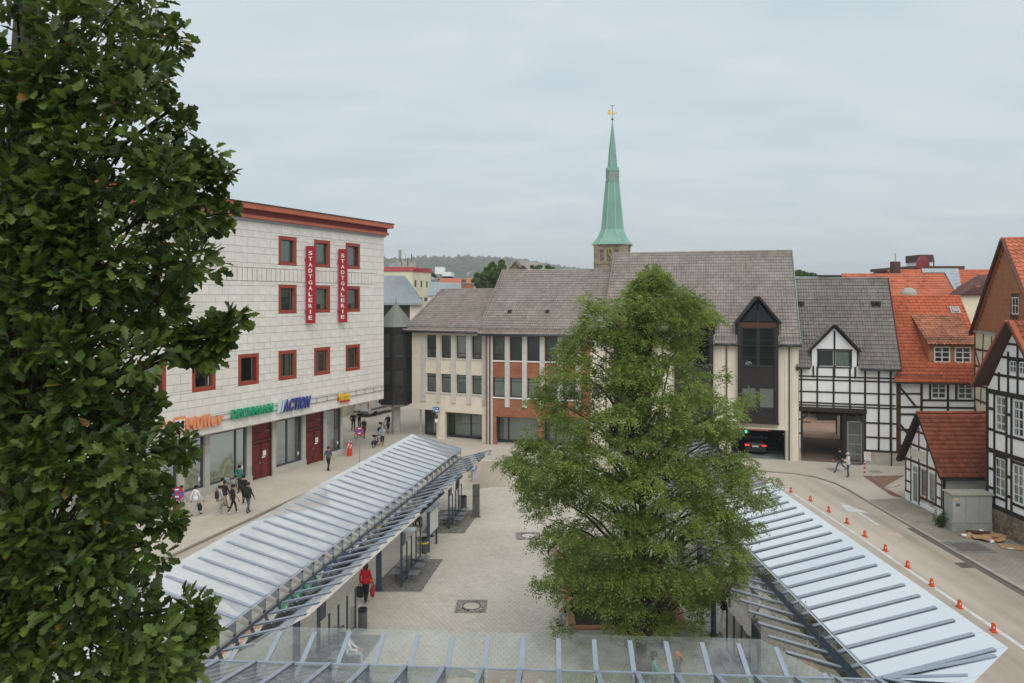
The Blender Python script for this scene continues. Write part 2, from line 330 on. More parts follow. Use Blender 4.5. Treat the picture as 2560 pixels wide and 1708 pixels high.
mat('signblue', (.03, .12, .36), .4, .05, 5)
mat('signcrimson', (.5, .01, .015), .4, .05, 5)
mat('hutgrey', (.42, .4, .35), .85, .08, 3, .2, 40, grime=.15)
brickmat('brick', (.34, .09, .035), (.44, .14, .06), (.36, .27, .2), .25, .083, ms=.008, plane='uv', grime=.3, gsc=.6)
brickmat('brickpave', (.25, .12, .08), (.32, .16, .11), (.22, .15, .12), .22, .11, ms=.01, grime=.3, rz=.6)
brickmat('passagepave', (.2, .14, .115), (.25, .175, .14), (.14, .1, .085), .22, .11, ms=.01, grime=.3, rz=.3)  # dark brown holds the shade of the passage in the paving colour
brickmat('courtpave', (.4, .27, .2), (.47, .32, .24), (.33, .22, .17), .3, .2, ms=.01, grime=.2)
brickmat('pavement', (.52, .47, .395), (.56, .5, .42), (.42, .375, .31), .2, .2, ms=.006, grime=.2, gsc=.22)
brickmat('pavementgrey', (.3, .265, .22), (.36, .315, .26), (.21, .185, .15), .3, .15, ms=.012, grime=.35, gsc=.3, rz=.02)
brickmat('roadpave', (.5, .44, .37), (.52, .455, .38), (.46, .405, .335), .4, .4, ms=.004, grime=.2, gsc=.12, bump=.1, streak=(.55, .34))
brickmat('streetpave', (.5, .455, .39), (.54, .485, .41), (.44, .395, .335), .24, .16, ms=.006, grime=.18, gsc=.2, bump=.2)
mat('paver', (.51, .465, .4), .85, .05, .5, .15, 60, tint=.07, grime=.14)
mat('paverjoint', (.33, .28, .22), .95, .15, 5)
mat('cobble', (.2, .185, .16), .8, .15, 6, .3, 30, tint=.25)
mat('farground', (.2, .2, .16), 1, .2, .02)
glassmat('glass', (.78, .84, .81), refl=1.1)
glassmat('darkglass', (.6, .66, .64), refl=.45)
glassmat('shopglass', (.93, .97, .94), refl=1.4)
glassmat('clearglass', (.86, .9, .87), .12, dirt=.1, refl=.15)
glassmat('dirtyglass', (.8, .82, .76), .12, (.45, .42, .36), dirt=.1, refl=.7)
glassmat('skypaintglass', (.84, .89, .91), .58, (.86, .89, .92), dirt=.16)  # reflected sky painted in as a white body colour, varied by dirt
glassmat('skypaintglass_dense', (.7, .76, .8), .86, (.76, .8, .83), dirt=.1)  # nearly opaque white body colour stands in for the sky mirrored in the panes
glassmat('screenglass', (.8, .85, .8), .03)
glassmat('frontglass', (.82, .86, .8), .16, (.7, .73, .74), dirt=.14, refl=.8)  # part of the mirrored sky is put into the pale body colour
leafmat('oakleaf', (.018, .042, .008), (.12, .18, .03), .32, .42, (.3, .14, .03))
leafmat('robinleaf', (.045, .095, .014), (.29, .365, .08), .4, .45)
leafmat('bushleaf', (.03, .07, .012), (.09, .15, .03), .3, .5)
leafmat('farleaf', (.05, .1, .025), (.14, .22, .06), .3, .7)
leafmat('forest', (.035, .055, .02), (.07, .09, .03), .1, .8)
# ---------------------------------------------------------------- building helpers
def window(P, u0, v0, u1, v1, parent, fm='darkframe', fw=.07, rec=.16, cols=1, rows=(), inner='darkroom', glass='glass', name='window', panes=False, sill=None, open_=0, surround=0, sm=None, w0=0., half=None):
    """frame (part) with pane and room (sub-parts); rows = heights (0..1) of cross bars"""
    mb = MB(); a, b = w0-rec-.06, w0-rec
    us = [u0+(u1-u0)*i/cols for i in range(cols+1)]; vs = [v0]+[v0+(v1-v0)*r for r in rows]+[v1]
    P.box(mb, u0, v0, u0+fw, v1, a, b); P.box(mb, u1-fw, v0, u1, v1, a, b); P.box(mb, u0+fw, v0, u1-fw, v0+fw, a, b); P.box(mb, u0+fw, v1-fw, u1-fw, v1, a, b)
    for u in us[1:-1]: P.box(mb, u-fw*.4, v0+fw, u+fw*.4, v1-fw, a+.004, b-.004)
    for v in vs[1:-1]: P.box(mb, u0+fw, v-fw*.35, u1-fw, v+fw*.35, a+.008, b-.008)
    wn = mb.build(name, M[fm], parent)
    if surround:
        m2 = MB(); s = surround
        P.box(m2, u0-s, v0-s, u0, v1+s, w0-rec, w0+.03); P.box(m2, u1, v0-s, u1+s, v1+s, w0-rec, w0+.03); P.box(m2, u0, v0-s, u1, v0, w0-rec, w0+.035); P.box(m2, u0, v1, u1, v1+s, w0-rec, w0+.03)
        m2.build('surround', M[sm or fm], wn)
    if sill:
        m2 = MB(); P.box(m2, u0-.06, v0-.11, u1+.06, v0-.003, w0-rec, w0+.07); m2.build('sill', M[sill], wn)
    if panes:
        for i in range(cols):
            for j in range(len(vs)-1):
                m2 = MB(); P.quad(m2, us[i]+.01, vs[j]+.01, us[i+1]-.01, vs[j+1]-.01, w0-rec-.03); m2.build('pane', M[glass], wn)
    else:
        m2 = MB(); P.quad(m2, u0+.01, v0+.01, u1-.01, v1-.01, w0-rec-.03); m2.build('pane', M[glass], wn)
    m2 = MB()
    if half:
        P.quad(m2, u0, v0+(v1-v0)*half[1], u1, v1, w0-rec-.075); P.quad(m2, u0, v0, u1, v1, w0-rec-.5, 1); m2.build('room', [M[half[0]], M[inner]], wn)
    else: P.quad(m2, u0-.02, v0-.02, u1+.02, v1+.02, w0-rec-(.07 if inner == 'blind' else .2)); m2.build('room', M[inner], wn)
    return wn
_tiles = {}
def tile_profile(t, amp, flat=.35):
    """pantile section: a flat pan and a raised roll"""
    t = t % 1.
    return amp*(0 if t < flat else .5-.5*cos(2*pi*(t-flat)/(1-flat)))
def tileroof(parent, e0, e1, up, matname, tw=.3, th=.34, amp=.07, lip=.055, rng=None, single=0, name='tiles', K=5, order=None):
    """roof plane from eave e0->e1 and slope vector up, covered with pantiles; rng(vfrac)->(u0,u1) clips the courses"""
    e0, e1, up = Vector(e0), Vector(e1), Vector(up); ud = (e1-e0); Lu = ud.length; ud /= Lu; Lv = up.length; vd = up/Lv; nn = ud.cross(vd).normalized()
    if nn.z < 0: nn = -nn
    nv = max(1, round(Lv/th)); th = Lv/nv; nu = max(1, round(Lu/tw)); tw = Lu/nu
    org = ORG.get(parent.name, Vector((0, 0, 0)))
    cells = []
    for j in range(nv):
        a, b = (0, Lu) if rng is None else rng((j+.5)/nv)
        i0, i1 = max(0, round(a/tw)), min(nu, round(b/tw))
        for i in range(i0, i1): cells.append((i, j))
    ts = [k/K for k in range(K+1)]; hs = [tile_profile(t, amp) for t in ts]
    singles = set()
    if single:
        cs = sorted(cells, key=order or (lambda c: c[1])); singles = set(cs[:single])
        key = (matname, round(tw, 4), round(th, 4), amp)
        if key not in _tiles:
            V = []; Fc = []
            for q in (0, 1):
                for k in range(K+1): V.append((ts[k]*tw, q*(th*1.08), hs[k]+(lip if q == 0 else .004)))
            for k in range(K+1): V.append((ts[k]*tw, 0, hs[k]+lip-.05))
            for k in range(K): Fc.append((k, k+1, K+2+k, K+1+k)); Fc.append((2*K+2+k, 2*K+3+k, k+1, k))
            me = bpy.data.meshes.new('tile'); me.from_pydata(V, [], Fc); me.materials.append(M[matname]); me.polygons.foreach_set('use_smooth', [True]*len(Fc)); _tiles[key] = me
        R = Matrix((ud, vd, nn)).transposed().to_4x4()
        for (i, j) in cs[:single]:
            o = bpy.data.objects.new('tile', _tiles[key]); COL.objects.link(o); o.parent = parent
            o.matrix_local = Matrix.Translation(e0+ud*(i*tw)+vd*(j*th)-org) @ R
    mb = MB()
    for (i, j) in cells:
        if (i, j) in singles: continue
        t = random.random()
        base = e0+ud*(i*tw)+vd*(j*th)
        for k in range(K):
            p = [base+ud*(ts[q]*tw)+nn*hs[q] for q in (k, k+1)]
            a, b = p[0]+nn*lip, p[1]+nn*lip; c, d = p[1]+vd*th*1.08+nn*.004, p[0]+vd*th*1.08+nn*.004
            mb.face([a, b, c, d], 0, t); mb.face([p[0]+nn*(lip-.052), p[1]+nn*(lip-.052), b, a], 0, t)
    if mb.f: stuff(mb.build(name, M[matname], parent))
def ridgecap(parent, a, b, matname, r=.11, seg=.4):
    a, b = Vector(a), Vector(b); n = max(1, round((b-a).length/seg)); mb = MB()
    for i in range(n):
        p, q = a.lerp(b, i/n), a.lerp(b, (i+1.06)/n); mb.tube([p, q], [r, r*.88], 8, t=random.random())
    stuff(mb.build('ridge_tiles', M[matname], parent, smooth=False))
def eave_gutter(parent, a, b, mname='darkframe', r=.08):
    mb = MB(); mb.tube([a, b], r, 8); mb.build('gutter', M[mname], parent, smooth=True)
_fc = {}
def glyph(ch, bold=.02):
    cu = bpy.data.curves.new('glyph', 'FONT'); cu.body = ch; cu.size = 1; cu.offset = bold; cu.extrude = .05; cu.resolution_u = 3
    ob = bpy.data.objects.new('glyph', cu); TMP.collection.objects.link(ob); vl = TMP.view_layers[0]; vl.update()
    me = bpy.data.meshes.new_from_object(ob.evaluated_get(vl.depsgraph)); bpy.data.objects.remove(ob); bpy.data.curves.remove(cu)
    n = len(me.vertices); co = np.zeros(n*3); me.vertices.foreach_get('co', co); return me, co.reshape(-1, 3)
def lettering(P, text, u0, v0, u1, hgt, w, matname, parent, bold=.02, depth=.06, slant=0., gap=.09, name='letter'):
    """raised letters on a facade: capital height hgt, fitted between u0 and u1"""
    gl = []; x = 0
    for ch in text:
        if ch == ' ': x += .3; continue
        me, co = glyph(ch, bold); a, b = co[:, 0].min(), co[:, 0].max(); gl.append((me, co, x-a)); x += b-a+gap
    x -= gap; sx = (u1-u0)/x
    for me, co, off in gl:
        sv = hgt/.7; uu = u0+(co[:, 0]+off)*sx+slant*co[:, 1]*sv; vv = v0+co[:, 1]*sv; ww = w+(co[:, 2]+.05)/.1*depth
        org = ORG.get(parent.name, Vector((0, 0, 0))); W = np.outer(uu, P.d)+np.outer(ww, P.n)+np.array(P.O-org); W[:, 2] = vv-org.z
        me.vertices.foreach_set('co', W.ravel()); me.materials.clear(); me.materials.append(M[matname]); me.update(); link(name, me, parent)
# ================================================================ ground
def sheet(name, pts, z, mname, parent=None, thick=0, sidemat=None):
    mb = MB(); P = [Vector((p[0], p[1], z)) for p in pts]; mb.face(P)
    if thick:
        n = len(P)
        for i in range(n): a, b = P[i], P[(i+1) % n]; mb.face([a, b, b-Vector((0, 0, thick)), a-Vector((0, 0, thick))])
    return mb.build(name, M[mname], parent)
structure(sheet('ground', [(-3000, -300), (3000, -300), (3000, 5000), (-3000, 5000)], -.03, 'farground'))
structure(sheet('street', [(-60, 0), (80, 0), (80, 120), (-60, 120)], 0, 'streetpave'))
road = structure(sheet('road', [(10.4, 4), (21.8, 4), (21.9, 44), (22, 48.5), (21.2, 51.8), (18.5, 53.2), (12, 55.5), (0, 57.6), (-12, 59), (-12.5, 57.4), (-10.6, 56.4), (-14, 44.7), (-24, 9.7), (-30, 4), (-10.5, 4), (-10.2, 18), (-5.4, 46.5), (-3.45, 48.1), (.53, 49.3), (6, 48.9), (10.4, 46.2)], .004, 'roadpave'))
KR = [(21.95, 4), (21.95, 44), (22.05, 48.6), (21.9, 50.2), (21.3, 51.9), (20.2, 52.9), (18.6, 53.5), (12, 55.7)]
structure(sheet('pavement', KR+[(12, 62), (40, 57), (40, 4)], .06, 'pavement', thick=.09))
structure(sheet('near_pavement', [(22.1, 4), (22.1, 46), (24.55, 46.3), (26.5, 46), (26.5, 4)], .064, 'pavementgrey'))
bz = zm(2060, 1000, 6.533)
structure(sheet('brick_paving', [gp(*bz(630, 1240), .068)[:2], gp(*bz(1320, 1232), .068)[:2], (24.6, 49), (24.6, 46.2), gp(*bz(1110, 1568), .068)[:2]], .068, 'brickpave'))
structure(sheet('footway', [(-10.75, 56.2), (-14.15, 44.7), (-24.15, 9.7), (-40, 4), (-40, 40), (-11.2, 63.8), (-9.4, 61.2)], .1, 'pavement', thick=.12))
def kerb(pts, z0, z1, w_=.14):
    mb = MB()
    for (a, b) in zip(pts[:-1], pts[1:]):
        L = (Vector(b)-Vector(a)).length; n = max(1, round(L/1.0)); A = Vector((*a, (z0+z1)/2)); B = Vector((*b, (z0+z1)/2))
        for i in range(n): mb.beam(A.lerp(B, i/n+.004/L), A.lerp(B, (i+1)/n-.004/L), w_, z1-z0)
    return structure(stuff(mb.build('kerb', M['kerbstone']))) if 0 else stuff(mb.build('kerb', M['kerbstone']))
for pts, z1 in ((KR, .075), ([(-24.1, 9.7), (-14.08, 44.7), (-10.7, 56.3), (-9.6, 61)], .112)):
    o = kerb(pts, -.02, z1); o['kind'] = 'structure'
PLZ = [(-10.2, 12), (-10.1, 18.2), (-5.4, 46.5), (-3.45, 48.0), (-1.5, 48.8), (.53, 49.2), (3, 49.3), (6, 48.8), (8.5, 47.8), (10.4, 46), (10.4, 12)]
plaza = structure(sheet('plaza', PLZ, .092, 'paverjoint', thick=.1))
def inside(x, y, poly):
    c = False; n = len(poly)
    for i in range(n):
        (x0, y0), (x1, y1) = poly[i], poly[(i+1) % n]
        if (y0 > y) != (y1 > y) and x < (x1-x0)*(y-y0)/(y1-y0)+x0: c = not c
    return c
def pavers():
    s = .2; g = .005; bw = .012; mb = MB()
    V = [(-s/2+g, -s/2+g, 0), (s/2-g, -s/2+g, 0), (s/2-g, s/2-g, 0), (-s/2+g, s/2-g, 0)]; T = [(x*(1-2*bw/s), y*(1-2*bw/s), .011) for x, y, _ in V]
    me = bpy.data.meshes.new('paver'); me.from_pydata(V+T, [], [(4, 5, 6, 7), (0, 1, 5, 4), (1, 2, 6, 5), (2, 3, 7, 6), (3, 0, 4, 7)]); me.materials.append(M['paver'])
    cells = []
    for j in range(int((49.4-19)/s)):
        y = 19+j*s
        for i in range(int(20.8/s)):
            x = -10.3+i*s+(s/2 if j % 2 else 0)
            if inside(x, y, PLZ): cells.append((x, y))
    near = sorted([c for c in cells if 24.5 < c[1] and -6.2 < c[0] < 1.5], key=lambda c: c[1]+abs(c[0]+1)*.4)[:300]; ns = set(near)
    for x, y in near:
        o = bpy.data.objects.new('paver', me); COL.objects.link(o); o.parent = plaza; o.location = (x, y, .0925+random.uniform(0, .002))
    ncol = {}
    for x, y in cells:
        if (x, y) in ns: continue
        z = .0925+random.uniform(0, .002); t = random.random()
        B = [(x+a, y+b, z) for a, b, _ in V]; C = [(x+a, y+b, z+.011) for a, b, _ in T]
        mb.face(C, 0, t)
        for k in range(4): mb.face([B[k], B[(k+1) % 4], C[(k+1) % 4], C[k]], 0, t)
    stuff(mb.build('paving_stones', M['paver'], plaza))
pavers()
ZP = .105   # walking level of the plaza
# painted lines on the road
def painted(name, pts, z=.008, m='paint'): return structure(sheet(name, pts, z, m))
painted('lane_line', [(18.32, 24), (18.52, 24), (18.42, 40), (18.2, 48.5), (17.2, 51.2), (17.05, 51), (18.02, 48.4), (18.24, 40)])
painted('lane_arrow', [(20.22, 41.0), (20.38, 41.0), (20.42, 43.6), (20.95, 43.2), (20.2, 45.6), (19.75, 43.5), (20.28, 43.6)])
mat('fadedred', (.47, .36, .3), .85, .12, 3)
painted('faded_mark', [gp(*z6(1250, 595))[:2], gp(*z6(1255, 622))[:2], gp(*z6(1390, 625))[:2], gp(*z6(1350, 595))[:2]], .008, 'fadedred')
painted('painted_seam', [gp(1060, 1144)[:2], gp(1060, 1147)[:2], gp(1420, 1160)[:2], gp(1420, 1156)[:2]], .006)
painted('gutter_strip', [(-16, 66.1), (-16, 65.8), (-8.8, 64), (-8.8, 64.3)], .006, 'concrete')
# ================================================================ department store on the left
A = Pl((-16.9, 50.0), (.4436, .8962)); D = Pl((-17.7, 50.4), (.4436, .8962))
store = thing('department_store', 'cream stone store building with red window frames and a red cornice', 'building', (-16.9, 50, 0))
WU = [1.52+3.61*k for k in range(-8, 3)]
holes = [(u+.24, 7.09, u+1.54, 8.66) for u in WU]+[(u+.24, v+.24, u+1.54, v+1.79) for u in WU[8:] for v in (11.5, 14.89)]
def left_building():
    U0, U1 = -32., 13.7
    mb = MB(); A.wall(mb, U0, 4.12, U1, 17.72, holes, .3); mb.build('wall', M['joint'], store)
    # cladding of limestone slabs
    rects = []; v = 4.14; r = 0
    big = [(h[0]-.24, h[1]-.24, h[2]+.24, h[3]+.24) for h in holes]; band = (-26.3, 13.72, 12.35, 14.62)
    while v < 17.6:
        h = .62 if r % 2 == 0 else .45
        if v < 4.2: h = .72
        h = min(h, 17.7-v); u = U0+(0 if r % 2 else -.52)
        while u < U1:
            a, b = max(u, U0), min(u+1.04, U1)
            if b-a > .05: rects += subtract((a, v, b, v+h), big+[band])
            u += 1.04
        v += h; r += 1
    u = band[0]
    fl = []
    while u < band[2]-.1: fl.append((u, band[1], u+.43, band[3])); u += .43
    rects = [(a+.011, b+.011, c-.011, d-.011) for a, b, c, d in rects]
    rects.sort(key=lambda q: abs((q[0]+q[2])/2-4)+(0 if q[0] > -6 else 9))
    me_cache = {}
    for k, (a, b, c, d) in enumerate(rects[:300]):
        key = (round(c-a, 2), round(d-b, 2))
        if key not in me_cache:
            m2 = MB(); m2.box((0, 0, 0), (c-a, .03, d-b), A.ax); me = bpy.data.meshes.new('stone_slab'); me.from_pydata(m2.v, [], m2.f); me.materials.append(M['limestone']); me_cache[key] = me
        o = bpy.data.objects.new('stone_slab', me_cache[key]); COL.objects.link(o); o.parent = store; o.location = A.P((a+c)/2, (b+d)/2, .015)-ORG[store.name]
    mb = MB()
    for a, b, c, d in rects[300:]: A.box(mb, a, b, c, d, 0, .03, t=random.random())
    stuff(mb.build('stone_cladding', M['limestone'], store))
    for k, (a, b, c, d) in enumerate(fl):
        q = MB(); A.box(q, a+.06, b+.03, c-.01, d-.03, 0, .05); q.build('fluted_slab', M['limestone'], store)
    # end wall and roof
    mb = MB(); Q = A.P
    mb.face([Q(U1, 4.12, .03), Q(U1, 4.12, -20), Q(U1, 17.72, -20), Q(U1, 17.72, .03)]); mb.face([Q(U0, 17.9, 0), Q(U1, 17.9, 0), Q(U1, 17.9, -20), Q(U0, 17.9, -20)])
    mb.face([Q(U0, 4.1, .03), Q(U1, 4.1, .03), Q(U1, 4.1, -20), Q(U0, 4.1, -20)])
    mb.build('side_wall', M['cream'], store)
    for nm, v0, v1, w0, w1, mm in (('gutter_trim', 17.7, 17.86, -.4, .16, 'zinc'), ('cornice_moulding', 17.86, 18.07, -.4, .34, 'corniceorange'), ('cornice_band', 18.07, 18.45, -.4, .24, 'cornicered'), ('cornice_band', 18.45, 18.8, -.4, .62, 'corniceorange'), ('roof_edge', 18.8, 18.86, -.5, .68, 'darkframe')):
        mb = MB()
        L = 1.9; u = U0
        while u < U1+w1-.01:
            b = min(u+L, U1+w1); A.box(mb, u+.004, v0, b-.004, v1, w0, w1); u = b
        mb.build(nm, M[mm], store)
    mb = MB(); A.box(mb, U0, 17.86, U1+.2, 18.8, -20, -.41); mb.build('roof', M['cornicered'], store)
    for i, h in enumerate(holes):
        top = h[1] > 14
        w_ = window(A, h[0], h[1], h[2], h[3], store, 'doorframe', .05, .2, inner='blind' if top else random.choice(['greyroom', 'darkroom', 'greyroom']), surround=.24, sm='redframe', half=None if top else random.choice([None, ('curtain', .25)]))
    # street level, set back under the upper storeys
    SH = [(-12.6, .62, -6.0, 3.9), (-5.52, .62, -4.0, 3.9), (-3.58, .62, -.48, 3.9), (2.22, .58, 4.87, 3.9), (7.56, .57, 9.32, 3.9)]
    DR = [(-.04, .1, 1.8, 3.95), (5.28, .1, 7.19, 3.95)]
    mb = MB(); D.wall(mb, -32, .1, 9.5, 4.12, SH+DR, .25); mb.face([D.P(9.5, .1), D.P(9.5, .1, -12), D.P(9.5, 4.12, -12), D.P(9.5, 4.12)]); mb.build('base_wall', M['plinthstone'], store)
    for u0, u1 in ((-32, -.06), (1.84, 5.24), (7.23, 9.56)):
        u = u0
        while u < u1-.01: b = min(u+1.5, u1); mb = MB(); D.box(mb, u+.005, .1, b-.005, .56, 0, .12); mb.build('plinth_stone', M['plinthstone'], store); u = b
    for u0, u1 in ((-6.0, -5.52), (-4.0, -3.58), (-.48, -.06), (1.84, 2.22), (4.87, 5.24), (7.23, 7.56)):
        for k in range(6): mb = MB(); D.box(mb, u0+.01, .57+k*.56, u1-.01, 1.12+k*.56, 0, .05); mb.build('pier_stone', M['plinthstone'], store)
    for i, (a, b, c, d) in enumerate(SH):
        split = {0: (-9.8, -7.2), 1: (), 2: (-1.35,), 3: (3.42,), 4: ()}[i]
        mb = MB(); f = .1
        D.box(mb, a, b, a+f, d, -.22, -.1); D.box(mb, c-f*1.3, b, c, d, -.22, -.1); D.box(mb, a, b, c, b+f, -.23, -.09); D.box(mb, a, d-f, c, d, -.23, -.09)
        for s in split: D.box(mb, s-.06, b, s+.06, d, -.215, -.105)
        wn = mb.build('shop_window', M['bluesteel'], store)
        mb = MB(); D.quad(mb, a+.02, b, c-.02, d, -.16); mb.build('pane', M['shopglass'], wn)
        mb = MB(); D.quad(mb, a-.2, b-.1, c+.2, d, -.2 if i < 3 else -.9); mb.build('display_wall', M['poster'] if i < 3 else M['addedglowwall'], wn)
        mb = MB(); D.box(mb, c-.32, b+.45, c-.17, b+.68, -.158, -.155); mb.build('sticker', M['white'], wn)
    for i, (a, b, c, d) in enumerate(DR):
        mb = MB(); D.box(mb, a, b, a+.07, d, -.2, .02); D.box(mb, c-.07, b, c, d, -.2, .02); D.box(mb, a, 2.62, c, 2.76, -.2, 0); D.box(mb, a, d-.07, c, d, -.2, .02)
        dr = mb.build('door', M['doorframe'], store); m_ = (a+c)/2
        for x0, x1 in ((a+.07, m_-.02), (m_+.02, c-.07)):
            mb = MB(); D.quad(mb, x0, b+.02, x1, 2.62, -.14, 0)
            for v0, v1 in ((b+.1, 1.15), (1.3, 2.52)): D.box(mb, x0+.07, v0, x1-.07, v1, -.14, -.1)
            lf = mb.build('door_leaf', M['doorred'], dr)
        mb = MB(); D.box(mb, a+.07, 2.78, c-.07, 3.3, -.17, -.1); D.box(mb, a+.07, 3.34, c-.07, d-.07, -.17, -.1); mb.build('transom_panel', M['doorred'], dr)
        mb = MB(); mb.tube([D.P(m_-.07, 1.12, -.08), D.P(m_-.07, 1.34, -.08)], .018, 6); mb.box(D.P(m_-.07, 1.18, -.09), (.05, .06, .16), D.ax); mb.build('door_handle', M['steel'], dr)
        mb = MB(); D.box(mb, m_+.2, 1.62, m_+.5, 1.98, -.099, -.095); D.box(mb, m_+.1, 1.5, m_+.42, 1.58, -.099, -.095); mb.build('notice', M['letterwhite'], dr)
    mb = MB(); D.quad(mb, -32, .1, 9.4, 4.1, -3.2); mb.build('shop_back', M['greyroom'], store)
    # rails that carry the shop signs
    mb = MB()
    for v in (4.83, 5.2): mb.beam(A.P(-14, v, .08), A.P(13.6, v, .08), .03, .03)
    for k in range(24): mb.box(A.P(-13+k*1.15, 5.02, .05), (.03, .05, .42), A.ax)
    mb.build('sign_rail', M['steel'], store)
# a poster in the shop windows: dunes, pale sky, with added glow to brighten it
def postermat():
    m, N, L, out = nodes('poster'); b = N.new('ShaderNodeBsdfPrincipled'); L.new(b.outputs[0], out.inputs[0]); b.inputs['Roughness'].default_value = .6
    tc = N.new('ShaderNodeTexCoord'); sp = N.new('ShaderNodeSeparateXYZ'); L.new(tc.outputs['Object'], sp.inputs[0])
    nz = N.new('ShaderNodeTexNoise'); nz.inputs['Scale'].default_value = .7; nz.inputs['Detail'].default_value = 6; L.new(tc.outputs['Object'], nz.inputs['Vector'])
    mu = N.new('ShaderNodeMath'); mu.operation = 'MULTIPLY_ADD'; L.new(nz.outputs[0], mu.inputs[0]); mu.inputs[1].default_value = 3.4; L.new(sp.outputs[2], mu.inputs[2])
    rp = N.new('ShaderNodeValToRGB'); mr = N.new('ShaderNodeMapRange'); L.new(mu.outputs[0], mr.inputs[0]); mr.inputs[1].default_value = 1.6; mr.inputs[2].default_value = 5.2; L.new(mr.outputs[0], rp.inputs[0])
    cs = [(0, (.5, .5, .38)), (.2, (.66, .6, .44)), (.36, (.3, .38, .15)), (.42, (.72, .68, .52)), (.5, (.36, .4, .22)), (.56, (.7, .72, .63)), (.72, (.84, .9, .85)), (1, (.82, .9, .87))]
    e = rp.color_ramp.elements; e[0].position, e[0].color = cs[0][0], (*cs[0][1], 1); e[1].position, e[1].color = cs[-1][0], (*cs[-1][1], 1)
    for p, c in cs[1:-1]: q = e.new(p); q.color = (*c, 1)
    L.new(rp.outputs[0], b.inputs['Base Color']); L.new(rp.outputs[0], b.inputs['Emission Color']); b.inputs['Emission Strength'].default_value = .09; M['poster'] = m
postermat(); mat('addedglowwall', (.7, .74, .7), .9, .1, 2, emit=.08)  # display wall given an added glow to brighten the shaded shop windows
left_building()
# ---- signs on the store
def banner(u, v0, v1, label):
    t = thing('banner_sign', label, 'sign', A.P(u, v0, .1), 'red vertical banner signs'); Pn = Pl(A.P(u, 0, .12), (1, .03))
    mb = MB(); mb.box(Pn.P(.33, (v0+v1)/2, 0), (.66, .16, v1-v0), Pn.ax); mb.build('panel', M['signred'], t)
    txt = 'STADTGALERIE'; st = (v1-v0-.5)/len(txt)
    for i, ch in enumerate(txt):
        v = v1-.32-(i+1)*st+.1; wd = .08 if ch == 'I' else .27
        lettering(Pn, ch, .33-wd/2, v, .33+wd/2, st*.66, .081, 'letterwhite', t, .015, .012)
    for v in (v0+.85, v1-1.0): mb = MB(); mb.box(A.P(u, v, .06), (.12, .24, .2), A.ax); mb.build('bracket', M['binmetal'], t)
def bpos(zx0, zy0, zy1):
    u, v1 = A.uv(*z3(zx0, zy0), w=.15); _, v0 = A.uv(*z3(zx0, zy1), w=.15); return u, v0, v1
u, v0, v1 = bpos(1450, 576, 1250); banner(u, v0, v1, 'red vertical banner reading STADTGALERIE, left one of the pair')
u, v0, v1 = bpos(1733, 602, 1240); banner(u, v0, v1, 'red vertical banner reading STADTGALERIE, right one nearer the building corner')
za = zm(360, 940, 4.196)
def shopsign(name, label, u0): return thing(name, label, 'sign', A.P(u0, 4.7, .15), 'shop signs on the store rail')
t = shopsign('shop_sign', 'orange Müller lettering on the cream store wall', -5.6); 
U = lambda x, y: A.uv(*za(x, y), w=.15)
lettering(A, 'Müller', U(435, 500)[0], 4.67, U(855, 440)[0]-.2, .72, .14, 'letterorange', t, .05, .1)
t = shopsign('shop_sign', 'white blossom shaped emblem with black letter M beside the orange lettering', -7)
a, b = U(318, 500)[0], U(432, 500)[0]
mb = MB(); A.box(mb, a, 4.56, b, 5.55, .1, .16); mb.build('backing', M['letterorange'], t)
mb = MB(); cu, cv, rr = (a+b)/2, 5.055, (b-a)*.46
pts = []
for k in range(48):
    g = 2*pi*k/48; r = rr*(1.0+.13*cos(8*g)) ; q = max(abs(cos(g)), abs(sin(g))); r = r*(.86/q if q < .93 else .9); pts.append(A.P(cu+r*cos(g), cv+r*sin(g)*.98, .165))
mb.prism(pts, A.n*.03); mb.build('emblem', M['letterwhite'], t)
lettering(A, 'M', cu-.24, cv-.2, cu+.24, .42, .2, 'letterblack', t, .05, .03)
t = shopsign('shop_sign', 'orange fish outline emblem left of the orange lettering', -8.2)
a, b = U(145, 510)[0], U(275, 500)[0]; cv = 5.1; mb = MB(); L_ = b-a
for s in (1, -1):
    P1 = [(a+.06, cv), (a+L_*.25, cv+s*.3), (a+L_*.52, cv+s*.3), (a+L_*.8, cv-s*.02), (b, cv-s*.33)]; Q1 = [(a+.2, cv), (a+L_*.27, cv+s*.17), (a+L_*.5, cv+s*.17), (a+L_*.7, cv-s*.04), (b-.14, cv-s*.33)]
    for i in range(4): mb.prism([A.P(*P1[i], .14), A.P(*P1[i+1], .14), A.P(*Q1[i+1], .14), A.P(*Q1[i], .14)], A.n*.08)
mb.build('fish_outline', M['fishorange'], t)
t = shopsign('shop_sign', 'dark blue sign fragment at the left end of the rail behind leaves', -9.6)
for k, v in enumerate((4.95, 5.2)): mb = MB(); A.box(mb, U(105, 530)[0]-.2, v-.06, U(130, 530)[0], v+.08, .12, .18); mb.build('bar', M['letterblue'], t)
t = shopsign('shop_sign', 'green DEICHMANN lettering on the cream store wall', -2.6)
lettering(A, 'DEICHMANN', U(913, 400)[0], 4.82, U(1348, 330)[0], .58, .14, 'lettergreen', t, .03, .1)
t = shopsign('shop_sign', 'dark blue slanted ACTION lettering with pale blue stripes', 1.4)
a = U(1395, 340)[0]
for k, (c, wd) in enumerate((('icewhite', .28), ('signblue', .07), ('icewhite', .12), ('signblue', .05), ('icewhite', .08))):
    x = a+[0, .3, .4, .54, .61][k]; mb = MB(); mb.prism([A.P(x, 4.66, .13), A.P(x+wd, 4.66, .13), A.P(x+wd+.22, 5.5, .13), A.P(x+.22, 5.5, .13)], A.n*.06); mb.build('stripe', M['icewhite' if c == 'icewhite' else 'paleblue'], t)
lettering(A, 'ACTION', U(1452, 340)[0], 4.68, U(1748, 270)[0]-.22, .78, .15, 'letterblue', t, .045, .1, slant=.22)
